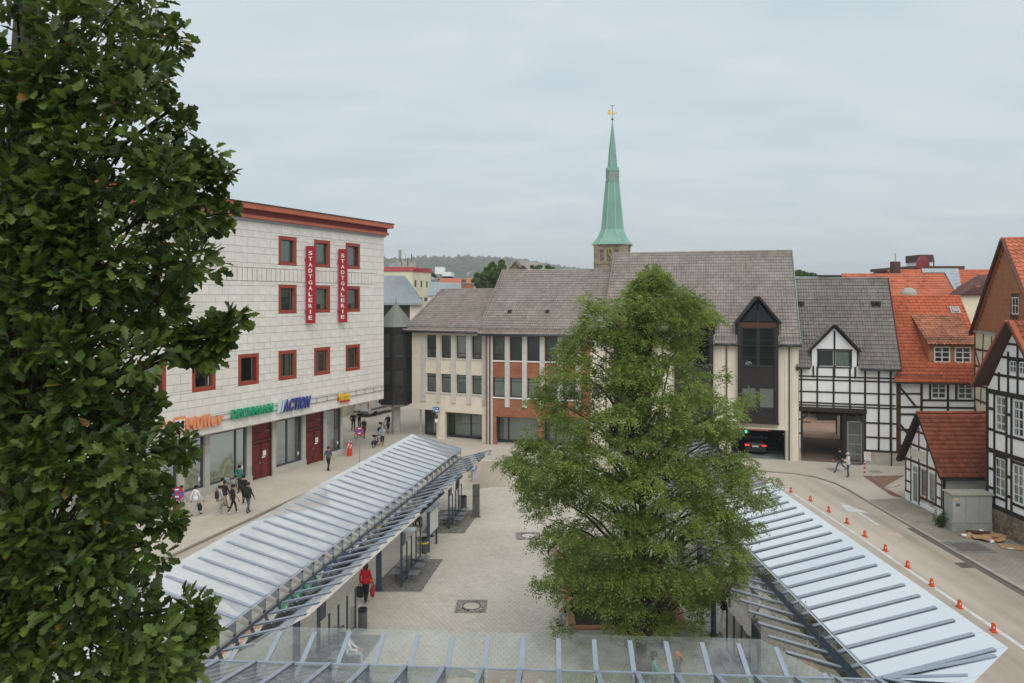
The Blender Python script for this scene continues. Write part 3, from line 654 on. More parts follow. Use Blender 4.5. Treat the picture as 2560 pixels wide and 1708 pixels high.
t = shopsign('shop_sign', 'small yellow Netto lettering with red underline near the building corner', 8)
a, b = U(2042, 215)[0], U(2160, 200)[0]
lettering(A, 'Netto', a, 4.72, b-.1, .5, .15, 'letteryellow', t, .05, .08, slant=.12)
mb = MB(); A.box(mb, a+.25, 4.5, b, 4.63, .1, .2); A.box(mb, a-.06, 4.66, a+.12, 4.95, .1, .145); mb.build('underline', M['poster_red'], t)
# ================================================================ cream office building with the corner turret
C1 = Pl((-2.6, 64.6), (.908, -.419)); C2 = Pl((-1.86, 63.7), (.962, -.272))
def polybox(P, mb, pts, w0, w1, m=0):
    mb.prism([P.P(u, v, w0) for u, v in pts], P.n*(w1-w0), m)
def downpipe(parent, P, u, v0, v1, w=.1, r=.06, m='binmetal'):
    mb = MB(); mb.tube([P.P(u, v0, w), P.P(u, v1-.35, w), P.P(u, v1, w+.3)], r, 8); mb.build('downpipe', M[m], parent, smooth=True)
def snowguard(parent, a, b, up, m='binmetal'):
    a, b, up = Vector(a), Vector(b), Vector(up).normalized(); mb = MB(); nn = (b-a).cross(up).normalized(); nn = nn if nn.z > 0 else -nn
    for k in (.1, .19, .28): mb.tube([a+up*.55+nn*k, b+up*.55+nn*k], .012, 4)
    n = max(1, int((b-a).length/.8))
    for i in range(n+1): p = a.lerp(b, i/n)+up*.55; mb.beam(p, p+nn*.3, .03, .03)
    mb.build('snow_guard', M[m], parent)
office = thing('office_building', 'cream office building with brown hipped tile roof and dark corner turret', 'building', C1.P(-3.5, 0))
def cream_office():
    up_w = [(-5.67, -4.63), (-4.15, -3.1), (-2.61, -1.56), (-1.05, -.03)]
    hol = [(a, v0, b, v1) for a, b in up_w for v0, v1 in ((7.22, 9.26), (4.13, 5.8))]; sh = [(-6.37, 0, -4.63, 2.49), (-3.74, 0, -.01, 2.42)]
    mb = MB(); C1.wall(mb, -7.2, 0, .42, 9.75, hol+sh+[(-8, -1, -6.37, 2.55)], .3); Q = C1.P
    mb.face([Q(-7.2, 2.55), Q(-7.2, 2.55, -13), Q(-7.2, 9.7, -13), Q(-7.2, 9.7)]); mb.face([Q(-7.2, 2.55), Q(.4, 2.55), Q(.4, 2.55, -6), Q(-7.2, 2.55, -6)])
    mb.build('wall', M['cream'], office)
    for i, (a, b) in enumerate(up_w):
        window(C1, a, 7.22, b, 9.26, office, 'darkframe', .07, .2, rows=(.22,), inner='greyroom', sill='pilastergrey', half=[('darkblind', .38), None, ('curtain', .1), None][i])
        window(C1, a, 4.13, b, 5.8, office, 'darkframe', .07, .2, rows=(.8,), inner='greyroom', sill='pilastergrey', half=('curtain' if i % 2 else 'blind', .02))
    for a, b in ((-6.16, -5.72), (-4.6, -4.18), (-3.08, -2.63), (-1.54, -1.08), (.0, .38)):
        mb = MB(); C1.box(mb, a, 3.25, b, 6.5, 0, .09); C1.box(mb, a, 6.51, b, 9.6, 0, .09); mb.build('pilaster', M['pilastergrey'], office)
    for k, (a, b) in enumerate(((-6.4, -4.55), (-3.85, .1))):
        mb = MB(); w_ = -1.1; s = [a, (a+b)/2+.2, b] if k else [a, b]
        for u in s: C1.box(mb, u-.06, .1, u+.06, 2.5, w_-.06, w_+.06)
        C1.box(mb, a, .02, b, .22, w_-.05, w_+.05); C1.box(mb, a, 2.2, b, 2.5, w_-.05, w_+.05)
        wn = mb.build('shop_window', M['darkframe'], office); mb = MB(); C1.quad(mb, a, .2, b, 2.3, w_); mb.build('pane', M['shopglass'], wn)
        mb = MB(); C1.quad(mb, a-.3, .05, b+.3, 2.5, w_-1.4); mb.build('room', M['blind'], wn); mb = MB(); C1.box(mb, a+.1, 2.24, b-.1, 2.4, w_+.06, w_+.08); mb.build('red_band', M['signcrimson'], wn)
    mb = MB(); C1.quad(mb, -6.4, 0, .4, 2.5, -2.8); mb.face([Q(-6.38, 0, -1), Q(-6.38, 0, -5), Q(-6.38, 2.55, -5), Q(-6.38, 2.55, -1)]); mb.build('shop_back', M['greyroom'], office)
    # round column under the turret
    tc = gp(990, 1084); mb = MB(); mb.lathe((tc.x, tc.y, 0), [(.42, 0), (.42, 2.62)], 8, ph=pi/8); mb.build('column', M['concrete'], office)
    # turret
    R = 1.55; mb = MB(); mb.lathe((tc.x, tc.y, 0), [(.5, 2.5), (1.2, 2.62), (R*1.02, 2.84)], 8, ph=pi/8); mb.build('turret_foot', M['concrete'], office)
    ph = pi/8-.43
    ang = [ph+2*pi*k/8 for k in range(8)]; P8 = [Vector((tc.x+R*cos(g), tc.y+R*sin(g), 0)) for g in ang]
    mb = MB(); mb.lathe((tc.x, tc.y, 0), [(R, 2.85), (R, 10.0)], 8, ph=ph); tur = mb.build('turret', M['blackwood'], office)
    for k in range(8):
        a, b = P8[k], P8[(k+1) % 8]; mid = (a+b)/2
        if mid.y > tc.y+.5: continue
        Pf = Pl(b, (a-b)) if Pl(a, (b-a)).n.dot(mid-tc) < 0 else Pl(a, (b-a)); L = (a-b).length
        for v0, v1 in ((3.95, 5.9), (7.15, 9.3)):
            w_ = window(Pf, .24, v0, L-.24, v1, tur, 'darkframe', .06, -.05, rows=(.22,), inner='greyroom', w0=0., half=('creaminfill', .05))
        q = MB()
        for v in (3.7, 6.2, 6.95, 9.5): Pf.box(q, .05, v-.06, L-.05, v+.06, 0, .06)
        q.build('rail', M['blackwood'], tur)
    for p in P8:
        d = (p-tc); d.z = 0; d.normalize(); q = MB(); q.tube([Vector((p.x, p.y, 2.8)), Vector((p.x, p.y, 10.0))], .09, 6); q.build('corner_post', M['blackwood'], tur)
    mb = MB(); mb.lathe((tc.x, tc.y, 0), [(R+.2, 9.95), (R*.62, 10.98), (.05, 12.15)], 8, ph=ph); 
    for g in ang:
        for a2 in (g,): mb.tube([Vector((tc.x+(R+.2)*cos(a2), tc.y+(R+.2)*sin(a2), 9.97)), Vector((tc.x+R*.62*cos(a2), tc.y+R*.62*sin(a2), 11.0)), Vector((tc.x, tc.y, 12.17))], .03, 4)
    tr = mb.build('turret_roof', M['patinadark'], office); mb = MB(); mb.lathe((tc.x, tc.y, 12.05), [(.06, 0), (.08, .1), (.03, .25), (.015, .7), (.0, .75)], 8); mb.build('finial', M['patinadark'], tr)
    # hipped roof
    eL, eR, ez = -7.85, .45, 9.62; D0 = 7.; rz_ = 13.4; uh = C1.uv(1103, 724, w=-D0)[0]; e0, e1 = C1.P(eL, ez, .55), C1.P(eR+.3, ez, .55); up = C1.P(0, rz_, -D0)-C1.P(0, ez, .55)
    tileroof(office, e0, e1, up, 'browntile', .205, .36, amp=.075, K=4, rng=lambda f: ((uh-eL)*f, (eR+.3-eL)))
    ridgecap(office, C1.P(uh, rz_+.03, -D0), C1.P(3.4, rz_+.03, -D0), 'browntile'); ridgecap(office, C1.P(eL, ez+.05, .55), C1.P(uh, rz_+.03, -D0), 'browntile')
    mb = MB(); mb.face([C1.P(eL, ez, .55), C1.P(uh, rz_, -D0), C1.P(eL, ez, -14.5)]); mb.face([C1.P(uh, rz_, -D0), C1.P(3.5, rz_, -D0), C1.P(3.5, ez, -14.5), C1.P(eL, ez, -14.5)])
    mb.face([C1.P(eL, ez-.02, .55), C1.P(eR, ez-.02, .55), C1.P(eR, rz_-.05, -D0), C1.P(uh, rz_-.05, -D0)]); mb.face([C1.P(eL, ez-.08, .55), C1.P(eR, ez-.08, .55), C1.P(eR, ez-.08, -.1), C1.P(eL, ez-.08, -.1)]); mb.build('roof', M['browntile'], office)
    eave_gutter(office, C1.P(eL, ez-.06, .62), C1.P(eR+.2, ez-.06, .62)); snowguard(office, e0, e1, up)
cream_office()
# ================================================================ brick office building (behind the plaza tree)
brick_b = thing('brick_building', 'red brick office building with grey pilasters behind the plaza tree', 'building', C2.P(4, 0))
UB = 8.7
def brick_office():
    ws = [(.24+1.535*k, 1.29+1.535*k) for k in range(5)]
    hol = [(a, v0, b, v1) for a, b in ws for v0, v1 in ((7.25, 9.28), (4.1, 5.77))]; sh = [(.51, 0, 4.2, 2.42), (4.7, 0, 8.3, 2.42)]
    mb = MB(); C2.wall(mb, -.42, 0, UB, 9.75, hol+sh, .3); mb.build('wall', M['brick'], brick_b)
    for i, (a, b) in enumerate(ws):
        window(C2, a, 7.25, b, 9.28, brick_b, 'darkframe', .07, .2, rows=(.22,), inner='greyroom', sill='white', half=[None, ('darkblind', .02), ('darkblind', .02), None, ('curtain', .1)][i])
        window(C2, a, 4.1, b, 5.77, brick_b, 'darkframe', .07, .2, rows=(.8,), inner='greyroom', sill='white', half=('blind', .05))
    for k in range(5):
        a = 1.31+1.535*k; mb = MB(); C2.box(mb, a, 3.26, a+.42, 6.5, 0, .09); C2.box(mb, a, 6.51, a+.42, 9.55, 0, .09); mb.build('pilaster', M['pilastergrey'], brick_b)
    mb = MB(); C2.box(mb, .05, 0, .22, 9.55, 0, .09); mb.build('pilaster', M['pilastergrey'], brick_b); mb = MB(); C2.box(mb, -.22, 0, -.1, 9.55, 0, .09); mb.build('pilaster', M['pilastergrey'], brick_b)
    downpipe(brick_b, C2, -.02, .02, 9.5)
    for k, (a, b) in enumerate(((.4, 4.3), (4.6, 8.4))):
        mb = MB(); w_ = -1.2
        for u in (a, a+.9, b): C2.box(mb, u-.06, .1, u+.06, 2.42, w_-.06, w_+.06)
        C2.box(mb, a, .02, b, .22, w_-.05, w_+.05); C2.box(mb, a, 2.2, b, 2.42, w_-.05, w_+.05)
        wn = mb.build('shop_window', M['darkframe'], brick_b); mb = MB(); C2.quad(mb, a, .2, b, 2.3, w_); mb.build('pane', M['shopglass'], wn); mb = MB(); C2.quad(mb, a-.3, .05, b+.3, 2.5, w_-1.2); mb.build('room', M['blind'], wn)
        mb = MB(); C2.box(mb, a+.1, 2.24, b-.1, 2.38, w_+.06, w_+.08); mb.build('red_band', M['signcrimson'], wn)
    for a, b in ((.51, 4.2), (4.7, 8.3)):   # soldier course over the arcade
        q = MB()
        n = int((b-a)/.085)
        for i in range(n): C2.box(q, a+i*.085+.005, 2.42, a+i*.085+.08, 2.66, 0, .015, t=random.random())
        stuff(q.build('soldier_course', M['brick'], brick_b))
    mb = MB(); C2.quad(mb, -.4, 0, UB, 2.5, -2.9); mb.face([C2.P(-.4, 2.43), C2.P(UB, 2.43), C2.P(UB, 2.43, -3), C2.P(-.4, 2.43, -3)]); mb.build('shop_back', M['greyroom'], brick_b)
    ez, rz_, D0 = 9.5, 15.17, 7.; eL = -.98; e0, e1 = C2.P(eL, ez, .55), C2.P(UB+1.3, ez, .55); up = C2.P(0, rz_, -D0)-C2.P(0, ez, .55)
    tileroof(brick_b, e0, e1, up, 'browntile', .205, .36, amp=.075, K=4); ridgecap(brick_b, C2.P(eL, rz_+.03, -D0), C2.P(UB+1.3, rz_+.03, -D0), 'browntile')
    mb = MB(); mb.face([C2.P(eL+.02, ez-.03, .55), C2.P(UB+1.2, ez-.03, .55), C2.P(UB+1.2, rz_-.03, -D0), C2.P(eL+.02, rz_-.03, -D0)]); mb.face([C2.P(eL, rz_, -D0), C2.P(UB, rz_, -D0), C2.P(UB, ez, -14.5), C2.P(eL, ez, -14.5)])
    mb.face([C2.P(eL, ez-.09, .55), C2.P(UB, ez-.09, .55), C2.P(UB, ez-.09, -.05), C2.P(eL, ez-.09, -.05)]); mb.build('roof', M['browntile'], brick_b)
    mb = MB(); mb.face([C2.P(eL+.25, ez-.1, .4), C2.P(eL+.25, rz_-.15, -D0), C2.P(eL+.25, ez-.1, -14)]); mb.build('gable_wall', M['brick'], brick_b)
    mb = MB(); mb.beam(C2.P(eL-.01, ez+.06, .56), C2.P(eL-.01, rz_+.06, -D0), .05, .22); mb.build('verge_board', M['browntile'], brick_b)
    eave_gutter(brick_b, C2.P(eL, ez-.06, .62), C2.P(UB, ez-.06, .62)); snowguard(brick_b, e0, e1, up)
    nn = (e1-e0).cross(up).normalized()
    for px, py in ((z5(1008, 485)), (z5(1290, 485))):
        # vent tiles on the roof slope
        best = None
        for f in np.linspace(0, 1, 200):
            Pq = Pl(C2.P(0, 0, .55-f*(D0+.55)), C2.d); u_, v_ = Pq.uv(px, py)
            if best is None or abs(v_-(ez+(rz_-ez)*f)) < best[0]: best = (abs(v_-(ez+(rz_-ez)*f)), Pq.P(u_, v_), f)
        mb = MB(); mb.box(best[1]+Vector((0, -.05, .08)), (.28, .4, .3)); mb.box(best[1]+Vector((0, -.12, .2)), (.36, .3, .06)); mb.build('vent_tile', M['blackmetal'], brick_b)
brick_office()
# ================================================================ garage building with the timber oriels
garage = thing('garage_building', 'cream parking building with black timber oriel dormers and large brown roof', 'building', C2.P(17, 0))
uG0 = C2.uv(1536, 630, w=-7)[0]
def oriel(uc, parent, full=True):
    h = 1.5; w1 = .4; v0, ve, va = 2.85, 10.72, 12.62
    mb = MB(); P = C2
    P.box(mb, uc-h, v0, uc-h+.28, ve, 0, w1); P.box(mb, uc+h-.28, v0, uc+h, ve, 0, w1)
    P.box(mb, uc-h+.28, v0, uc+h-.28, 3.98, 0, w1-.06); P.box(mb, uc-h+.28, 5.7, uc+h-.28, 7.25, 0, w1-.06); P.box(mb, uc-.07, v0, uc+.07, ve+.9, 0, w1+.02)
    for v in (4.0, 5.68, 7.28): P.box(mb, uc-h+.28, v-.05, uc+h-.28, v+.05, 0, w1+.03)
    mb.box(P.P(uc, v0+.02, w1/2), (2*h+.1, w1+.1, .08), P.ax)
    for u in (uc-h, uc+h): mb.face([P.P(u, v0, w1), P.P(u, ve, w1), P.P(u, ve, -3), P.P(u, v0, -.02)])
    body = mb.build('oriel', M['blackwood'], parent)
    q = MB(); P.box(q, uc-h+.2, 10.28, uc+h-.2, 10.7, 0, w1+.03); q.build('lintel_beam', M['browntimber'], body)
    # weathered boards
    for v0_, v1_ in ((2.9, 3.92), (5.75, 7.2)):
        for s in (-1, 1):
            n = int((v1_-v0_)/.145)
            for k in range(n):
                q = MB(); a, b = (uc-h+.3, uc-.09) if s < 0 else (uc+.09, uc+h-.3); P.box(q, a, v0_+k*.145, b, v0_+k*.145+.135, w1-.06, w1-.035+random.uniform(-.006, .006)); q.build('board', M['blackwood'], body)
    for s in (-1, 1):
        a, b = (uc-h+.3, uc-.09) if s < 0 else (uc+.09, uc+h-.3)
        window(P, a, 7.33, b, 10.26, parent, 'darkframe', .06, .1, rows=(.22, .68), inner='darkroom', w0=w1, glass='darkglass')
        window(P, a, 4.05, b, 5.63, parent, 'darkframe', .06, .1, inner='darkroom', w0=w1, half=('curtain', .02) if uc > 20 else None)
        # glazed gable triangle
        x0, x1 = (uc-1.15, uc-.07) if s < 0 else (uc+.07, uc+1.15); top = 10.72+1.55
        tri = [(x0, 10.75), (x1, 10.75), (x1, top)] if s < 0 else [(x0, 10.75), (x1, 10.75), (x0, top)]
        q = MB(); q.face([P.P(u, v, w1-.1) for u, v in tri]); g_ = q.build('gable_pane', M['darkglass'], parent); q = MB(); q.face([P.P(u, v, w1-.5) for u, v in tri]); q.build('room', M['darkroom'], g_)
    # gable roof of the dormer, running back into the main slope
    for s in (-1, 1):
        e_ = P.P(uc+s*(h+.14), ve-.16, w1+.22); r_ = P.P(uc, va+.02, w1+.22); back = -P.n*6.0
        q = MB(); nn = (r_-e_).cross(back).normalized(); nn = nn if nn.z > 0 else -nn
        q.prism([e_, r_, r_+nn*.16, e_+nn*.16] if s < 0 else [r_, e_, e_+nn*.16, r_+nn*.16], back); q.build('dormer_roof', M['blackwood'], parent)
def garage_house():
    P = C2; op = [(19.87, 0, 23.88, 2.38), (15.0, 0, 18.95, 2.38), (10.2, 0, 14.1, 2.38)]
    mb = MB(); P.wall(mb, UB, 0, 24.85, 9.3, op, .35); mb.face([P.P(24.85, 0), P.P(24.85, 0, -14), P.P(24.85, 9, -14), P.P(24.85, 9)]); mb.build('wall', M['cream'], garage)
    for k, (a, b, c, d) in enumerate(op):
        mb = MB(); Q = P.P
        mb.face([Q(a, .02, -.3), Q(a, .02, -14), Q(a, d, -14), Q(a, d, -.3)]); mb.face([Q(c, .02, -.3), Q(c, .02, -14), Q(c, d, -14), Q(c, d, -.3)]); mb.face([Q(a, .02, -14), Q(c, .02, -14), Q(c, d, -14), Q(a, d, -14)]); mb.face([Q(a, d, -.3), Q(c, d, -.3), Q(c, d, -14), Q(a, d, -14)])
        mb.face([Q(a, .07, -.05), Q(c, .07, -.05), Q(c, .03, -14), Q(a, .03, -14)], 1); mb.build('garage_bay', [M['darkroom'], M['greyroom']], garage)
        for u in (a-.12, c+.12): mb = MB(); P.box(mb, u-.1, 0, u+.1, d+.15, 0, .08); mb.build('jamb', M['concrete'], garage)
        mb = MB(); P.box(mb, a-.2, d, c+.2, d+.14, 0, .1); mb.build('lintel', M['cream'], garage)
    for u in (10, 14.55, 19.51, 24.17): downpipe(garage, P, u, .02, 8.9, .08, .05)
    for u in (9.7, 14.3, 19.25, 19.75, 23.95, 24.5): mb = MB(); P.box(mb, u-.11, 0 if u > 24 else 2.5, u+.11, 8.95, 0, .05); mb.build('pilaster', M['cream'], garage)
    for uc in (21.86, 17.02, 12.18): oriel(uc, garage)
    ez, rz_, D0 = 9.0, 16.62, 7.; e0, e1 = P.P(uG0, ez, .45), P.P(24.95, ez, .45); up = P.P(0, rz_, -D0)-P.P(0, ez, .45); Lu = (e1-e0).length
    # main slope, left open where the oriels break through the eaves
    def rng_factory(u0, u1): return lambda f: (u0, u1)
    segs = []; cuts = sorted([(uc-1.62-uG0, uc+1.62-uG0) for uc in (21.86, 17.02, 12.18)]); x = 0
    fo = (10.62-ez)/(rz_-ez)
    lowup = up*fo
    for a, b in cuts+[(Lu, Lu)]:
        if a > x: tileroof(garage, e0+(e1-e0)*(x/Lu), e0+(e1-e0)*(a/Lu), lowup, 'browntile', .205, .36, amp=.075, K=4)
        x = b
    tileroof(garage, e0+lowup, e1+lowup, up*(1-fo), 'browntile', .205, .36, amp=.075, K=4)
    ridgecap(garage, P.P(uG0, rz_+.03, -D0), P.P(24.95, rz_+.03, -D0), 'browntile')
    mb = MB(); mb.face([e0+lowup-Vector((0, 0, .03)), e1+lowup-Vector((0, 0, .03)), P.P(24.95, rz_-.03, -D0), P.P(uG0, rz_-.03, -D0)]); mb.face([P.P(uG0, rz_, -D0), P.P(24.95, rz_, -D0), P.P(24.95, ez, -14.5), P.P(uG0, ez, -14.5)]); mb.build('roof', M['browntile'], garage)
    mb = MB(); mb.face([P.P(uG0+.15, ez-.3, .2), P.P(uG0+.15, rz_-.2, -D0), P.P(uG0+.15, ez, -14)]); mb.build('gable_wall', M['cream'], garage)
    mb = MB(); mb.beam(P.P(24.98, ez+.02, .47), P.P(24.98, rz_+.05, -D0), .06, .24); mb.build('verge_flashing', M['patina'], garage); mb = MB(); mb.beam(P.P(uG0-.02, ez+.04, .47), P.P(uG0-.02, rz_+.05, -D0), .06, .22); mb.build('verge_board', M['browntile'], garage)
    for a, b in ((uG0, 10.5), (13.8, 15.4), (18.65, 20.25), (23.45, 24.95)): eave_gutter(garage, P.P(a, ez-.05, .52), P.P(b, ez-.05, .52)); snowguard(garage, P.P(a, ez, .45), P.P(b, ez, .45), up)
    mb = MB(); P.box(mb, uG0, ez-.14, 24.9, ez-.08, -.05, .5); mb.build('soffit', M['blackwood'], garage)
    # traffic light and red height band in the right bay
    t = thing('garage_sign', 'red warning band with white lettering over the garage entrance', 'sign', P.P(21.8, 2.3, -.25)); mb = MB(); P.box(mb, 20.95, 2.18, 22.85, 2.32, -.32, -.28); mb.build('band', M['signcrimson'], t)
    [ (lambda q, k: (P.box(q, 21.1+k*.2, 2.225, 21.1+k*.2+.12, 2.27, -.28, -.274), q.build('pale_mark', M['letterwhite'], t)))(MB(), k) for k in range(8)]
    t = thing('traffic_light', 'small traffic light glowing green at the garage entrance', 'traffic light', P.P(20.95, 1.95, -.3)); mb = MB(); P.box(mb, 20.5, 1.95, 21.1, 2.3, -.42, -.36); mb.build('housing', M['blackmetal'], t)
    mb = MB(); mb.lathe(P.P(20.98, 2.08, -.355), [(.11, 0), (.1, .03), (0, .05)], 14, ax=(P.d, Vector((0, 0, 1)), P.n)); mb.build('lamp', M['greenlamp'], t)
    t = thing('warning_lamp', 'tiny orange lamp on the right garage jamb', 'lamp', P.P(23.8, 1.9, -.3)); mb = MB(); mb.lathe(P.P(23.76, 2.02, -.3), [(.05, -.06), (.06, .0), (.05, .05), (0, .07)], 10); mb.build('lens', M['coneorange'], t)
mat('greenlamp', (.02, .75, .45), .4, .02, 3, emit=1.6)
garage_house()
# ================================================================ half-timbered gatehouse
G = Pl((22.0, 57.2), (.957, -.29))
gate = thing('gatehouse', 'half-timbered gatehouse with dark brown tile roof and open passage', 'building', G.P(3.5, 0))
def timbers(P, zf, lst, parent, m='timber', w0=0., proud=.035, name='timber_beam'):
    for q in lst:
        x0, y0, x1, y1, wd = q; a, b = P.uv(*zf(x0, y0)), P.uv(*zf(x1, y1)); mb = MB(); k = proud+(.004 if abs(x1-x0) > abs(y1-y0) else 0)+random.uniform(0, .0015)
        P.bar(mb, a, b, wd, w0-.05, w0+k); mb.build(name, M[m], parent)
def tbars(P, lst, parent, m='timber', proud=.035, w0=0., name='timber_beam'):
    for u0, v0, u1, v1, wd in lst:
        mb = MB(); k = proud+(.004 if abs(u1-u0) > abs(v1-v0) else 0)+random.uniform(0, .0015); P.bar(mb, (u0, v0), (u1, v1), wd, w0-.05, w0+k); mb.build(name, M[m], parent)
def gatehouse():
    P = G; W = 6.95; dep = 9.4; op = (.32, 0, 4.8, 3.9); dw = [(1.62, 7.35, 2.6, 8.55), (2.8, 7.35, 3.78, 8.55)]
    mb = MB(); P.wall(mb, 0, 1.05, W, 7.4, [op], .3); P.wall(mb, 1.1, 7.35, 4.25, 8.62, dw, .2); mb.face([P.P(1.15, 8.62), P.P(4.2, 8.62), P.P(2.68, 10.3)]); mb.build('wall', M['infill'], gate)
    mb = MB(); P.wall(mb, 0, 0, W, 1.05, [(.32, -.1, 4.8, 1.1)], .3, w=.02); mb.build('base_wall', M['hutgrey'], gate)
    mb = MB(); Q = P.P
    mb.face([Q(.32, 0, -.3), Q(.32, 0, -dep), Q(.32, 3.72, -dep), Q(.32, 3.72, -.3)]); mb.face([Q(4.8, 0, -.3), Q(4.8, 0, -dep), Q(4.8, 3.72, -dep), Q(4.8, 3.72, -.3)]); mb.build('passage_wall', M['creaminfill'], gate)
    mb = MB(); mb.face([Q(.3, 3.72, 0), Q(4.8, 3.72, 0), Q(4.8, 3.72, -dep), Q(.3, 3.72, -dep)]); mb.face([Q(0, 3.9, -dep), Q(W, 3.9, -dep), Q(W, 7.3, -dep), Q(0, 7.3, -dep)]); mb.face([Q(4.8, 0, -dep), Q(W, 0, -dep), Q(W, 7.3, -dep), Q(4.8, 7.3, -dep)]); mb.build('back_wall', M['timber'], gate)
    for k in range(6): mb = MB(); P.box(mb, .4, 3.5, 4.7, 3.71, -1.2-k*1.5, -1.0-k*1.5); mb.build('ceiling_beam', M['timber'], gate)
    xs = [P.uv(*z7(x, 900))[0] for x in (690, 712, 820, 930, 1040, 1143, 1235, 1315)]
    L = [(x, 3.9, x, 7.35, .13) for x in xs[1:6]]+[(xs[0], 1.05, xs[0], 7.3, .15)]+[(x, 1.05, x, 7.3, .14) for x in xs[5:]]+[(xs[1]+.03, .7, xs[1]+.03, 3.9, .16)]
    tbars(P, L, gate)
    H_ = []
    for v in (6.58, 6.32, 5.4, 4.55): H_.append((0, v, W-.05, v, .11))
    H_ += [(.05, 4.35, 4.85, 4.35, .1), (xs[5], 4.33, W, 4.33, .1)]
    for v in (3.2, 2.12): H_.append((4.85, v, W, v, .12)); H_.append((0, v+.05, .32, v+.05, .1))
    H_.append((4.7, 1.1, W, 1.1, .16))
    tbars(P, H_, gate); tbars(P, [(.05, 4.05, 4.95, 4.05, .34)], gate, proud=.07)
    tbars(P, [(.35, 3.2, 1.0, 3.85, .14), (4.15, 3.85, 4.75, 3.2, .14)], gate, proud=.03, w0=-.05)
    # dormer
    for a, b, c, d in dw: window(P, a, b, c, d, gate, 'darkframe', .06, .08, inner='greyroom', half=('blind', .05) if a > 2 else ('darkblind', .02))
    tbars(P, [(1.55, 7.3, 1.55, 8.62, .14), (2.7, 6.6, 2.7, 10.1, .13), (3.85, 7.3, 3.85, 8.62, .14), (1.45, 8.64, 3.95, 8.64, .13), (1.5, 7.3, 3.9, 7.3, .1), (1.2, 6.5, 1.2, 7.35, .13), (4.15, 6.5, 4.15, 7.35, .13)], gate, proud=.04)
    for s in (-1, 1):
        uc, hw, ve, va = 2.69, 1.78, 8.5, 10.5; e_ = P.P(uc+s*hw, ve, .35); r_ = P.P(uc, va, .35); back = -P.n*4.6; nn = (r_-e_).cross(back).normalized(); nn = nn if nn.z > 0 else -nn
        q = MB(); q.prism([e_, r_, r_+nn*.14, e_+nn*.14] if s < 0 else [r_, e_, e_+nn*.14, r_+nn*.14], -P.n*.12); q.build('barge_board', M['timber'], gate)
        q = MB(); q.face([e_+nn*.02, r_+nn*.02, r_+nn*.02+back, e_+nn*.02+back]); q.build('dormer_roof', M['darktile'], gate)
        tileroof(gate, (e_+nn*.05) if s > 0 else (e_+back+nn*.05), (e_+back+nn*.05) if s > 0 else (e_+nn*.05), r_-e_, 'darktile', .28, .34)
        q = MB(); Pu = uc+s*1.55; q.face([P.P(Pu, 7.3, -.01), P.P(Pu, 8.62, -.01), P.P(Pu, 8.62, -2.5), P.P(Pu, 7.3, -2.5)]); q.build('dormer_cheek', M['timber'], gate)
    # roof
    ez, rz_, D0 = 7.28, 14.15, 4.7; e0, e1 = P.P(-.08, ez, .35), P.P(7.22, ez, .35); up = P.P(0, rz_, -D0)-P.P(0, ez, .35); Lu = 7.3
    fo = (8.75-ez)/(rz_-ez)
    tileroof(gate, e0, P.P(1.05, ez, .35), up*fo, 'darktile', .2, .36, amp=.075, K=4); tileroof(gate, P.P(4.33, ez, .35), e1, up*fo, 'darktile', .2, .36, amp=.075, K=4); tileroof(gate, e0+up*fo, e1+up*fo, up*(1-fo), 'darktile', .2, .36, amp=.075, K=4)
    ridgecap(gate, P.P(-.08, rz_+.03, -D0), P.P(7.22, rz_+.03, -D0), 'darktile')
    mb = MB(); mb.face([e0+up*fo-Vector((0, 0, .03)), e1+up*fo-Vector((0, 0, .03)), P.P(7.2, rz_-.03, -D0), P.P(-.05, rz_-.03, -D0)]); mb.face([P.P(-.05, rz_, -D0), P.P(7.2, rz_, -D0), P.P(7.2, ez, -9.7), P.P(-.05, ez, -9.7)]); mb.build('roof', M['darktile'], gate)
    mb = MB(); mb.face([P.P(W, 0, 0), P.P(W, 0, -dep), P.P(W, ez, -dep), P.P(W, rz_-.2, -D0), P.P(W, ez, 0)]); mb.build('gable_wall', M['infill'], gate)
    mb = MB(); mb.beam(P.P(7.24, ez+.03, .37), P.P(7.24, rz_+.04, -D0), .05, .22); mb.build('verge_board', M['timber'], gate)
    eave_gutter(gate, P.P(-.08, ez-.06, .42), P.P(.95, ez-.06, .42)); eave_gutter(gate, P.P(4.45, ez-.06, .42), P.P(7.2, ez-.06, .42))
    downpipe(gate, P, .02, .05, 7.2, .1, .045); downpipe(gate, P, 6.62, .05, 7.2, .1, .05)
    for zx, zy in ((695, 385), (1212, 385)):
        best = None
        for f in np.linspace(0, 1, 200):
            Pq = Pl(P.P(0, 0, .35-f*(D0+.35)), P.d); u_, v_ = Pq.uv(*z7(zx, zy)); e_ = abs(v_-(ez+(rz_-ez)*f))
            if best is None or e_ < best[0]: best = (e_, Pq.P(u_, v_))
        mb = MB()
        for s in (-.17, .17): mb.box(best[1]+P.d*s+Vector((0, -.05, .1)), (.26, .4, .36))
        mb.build('vent_tile', M['blackmetal'], gate)
gatehouse()
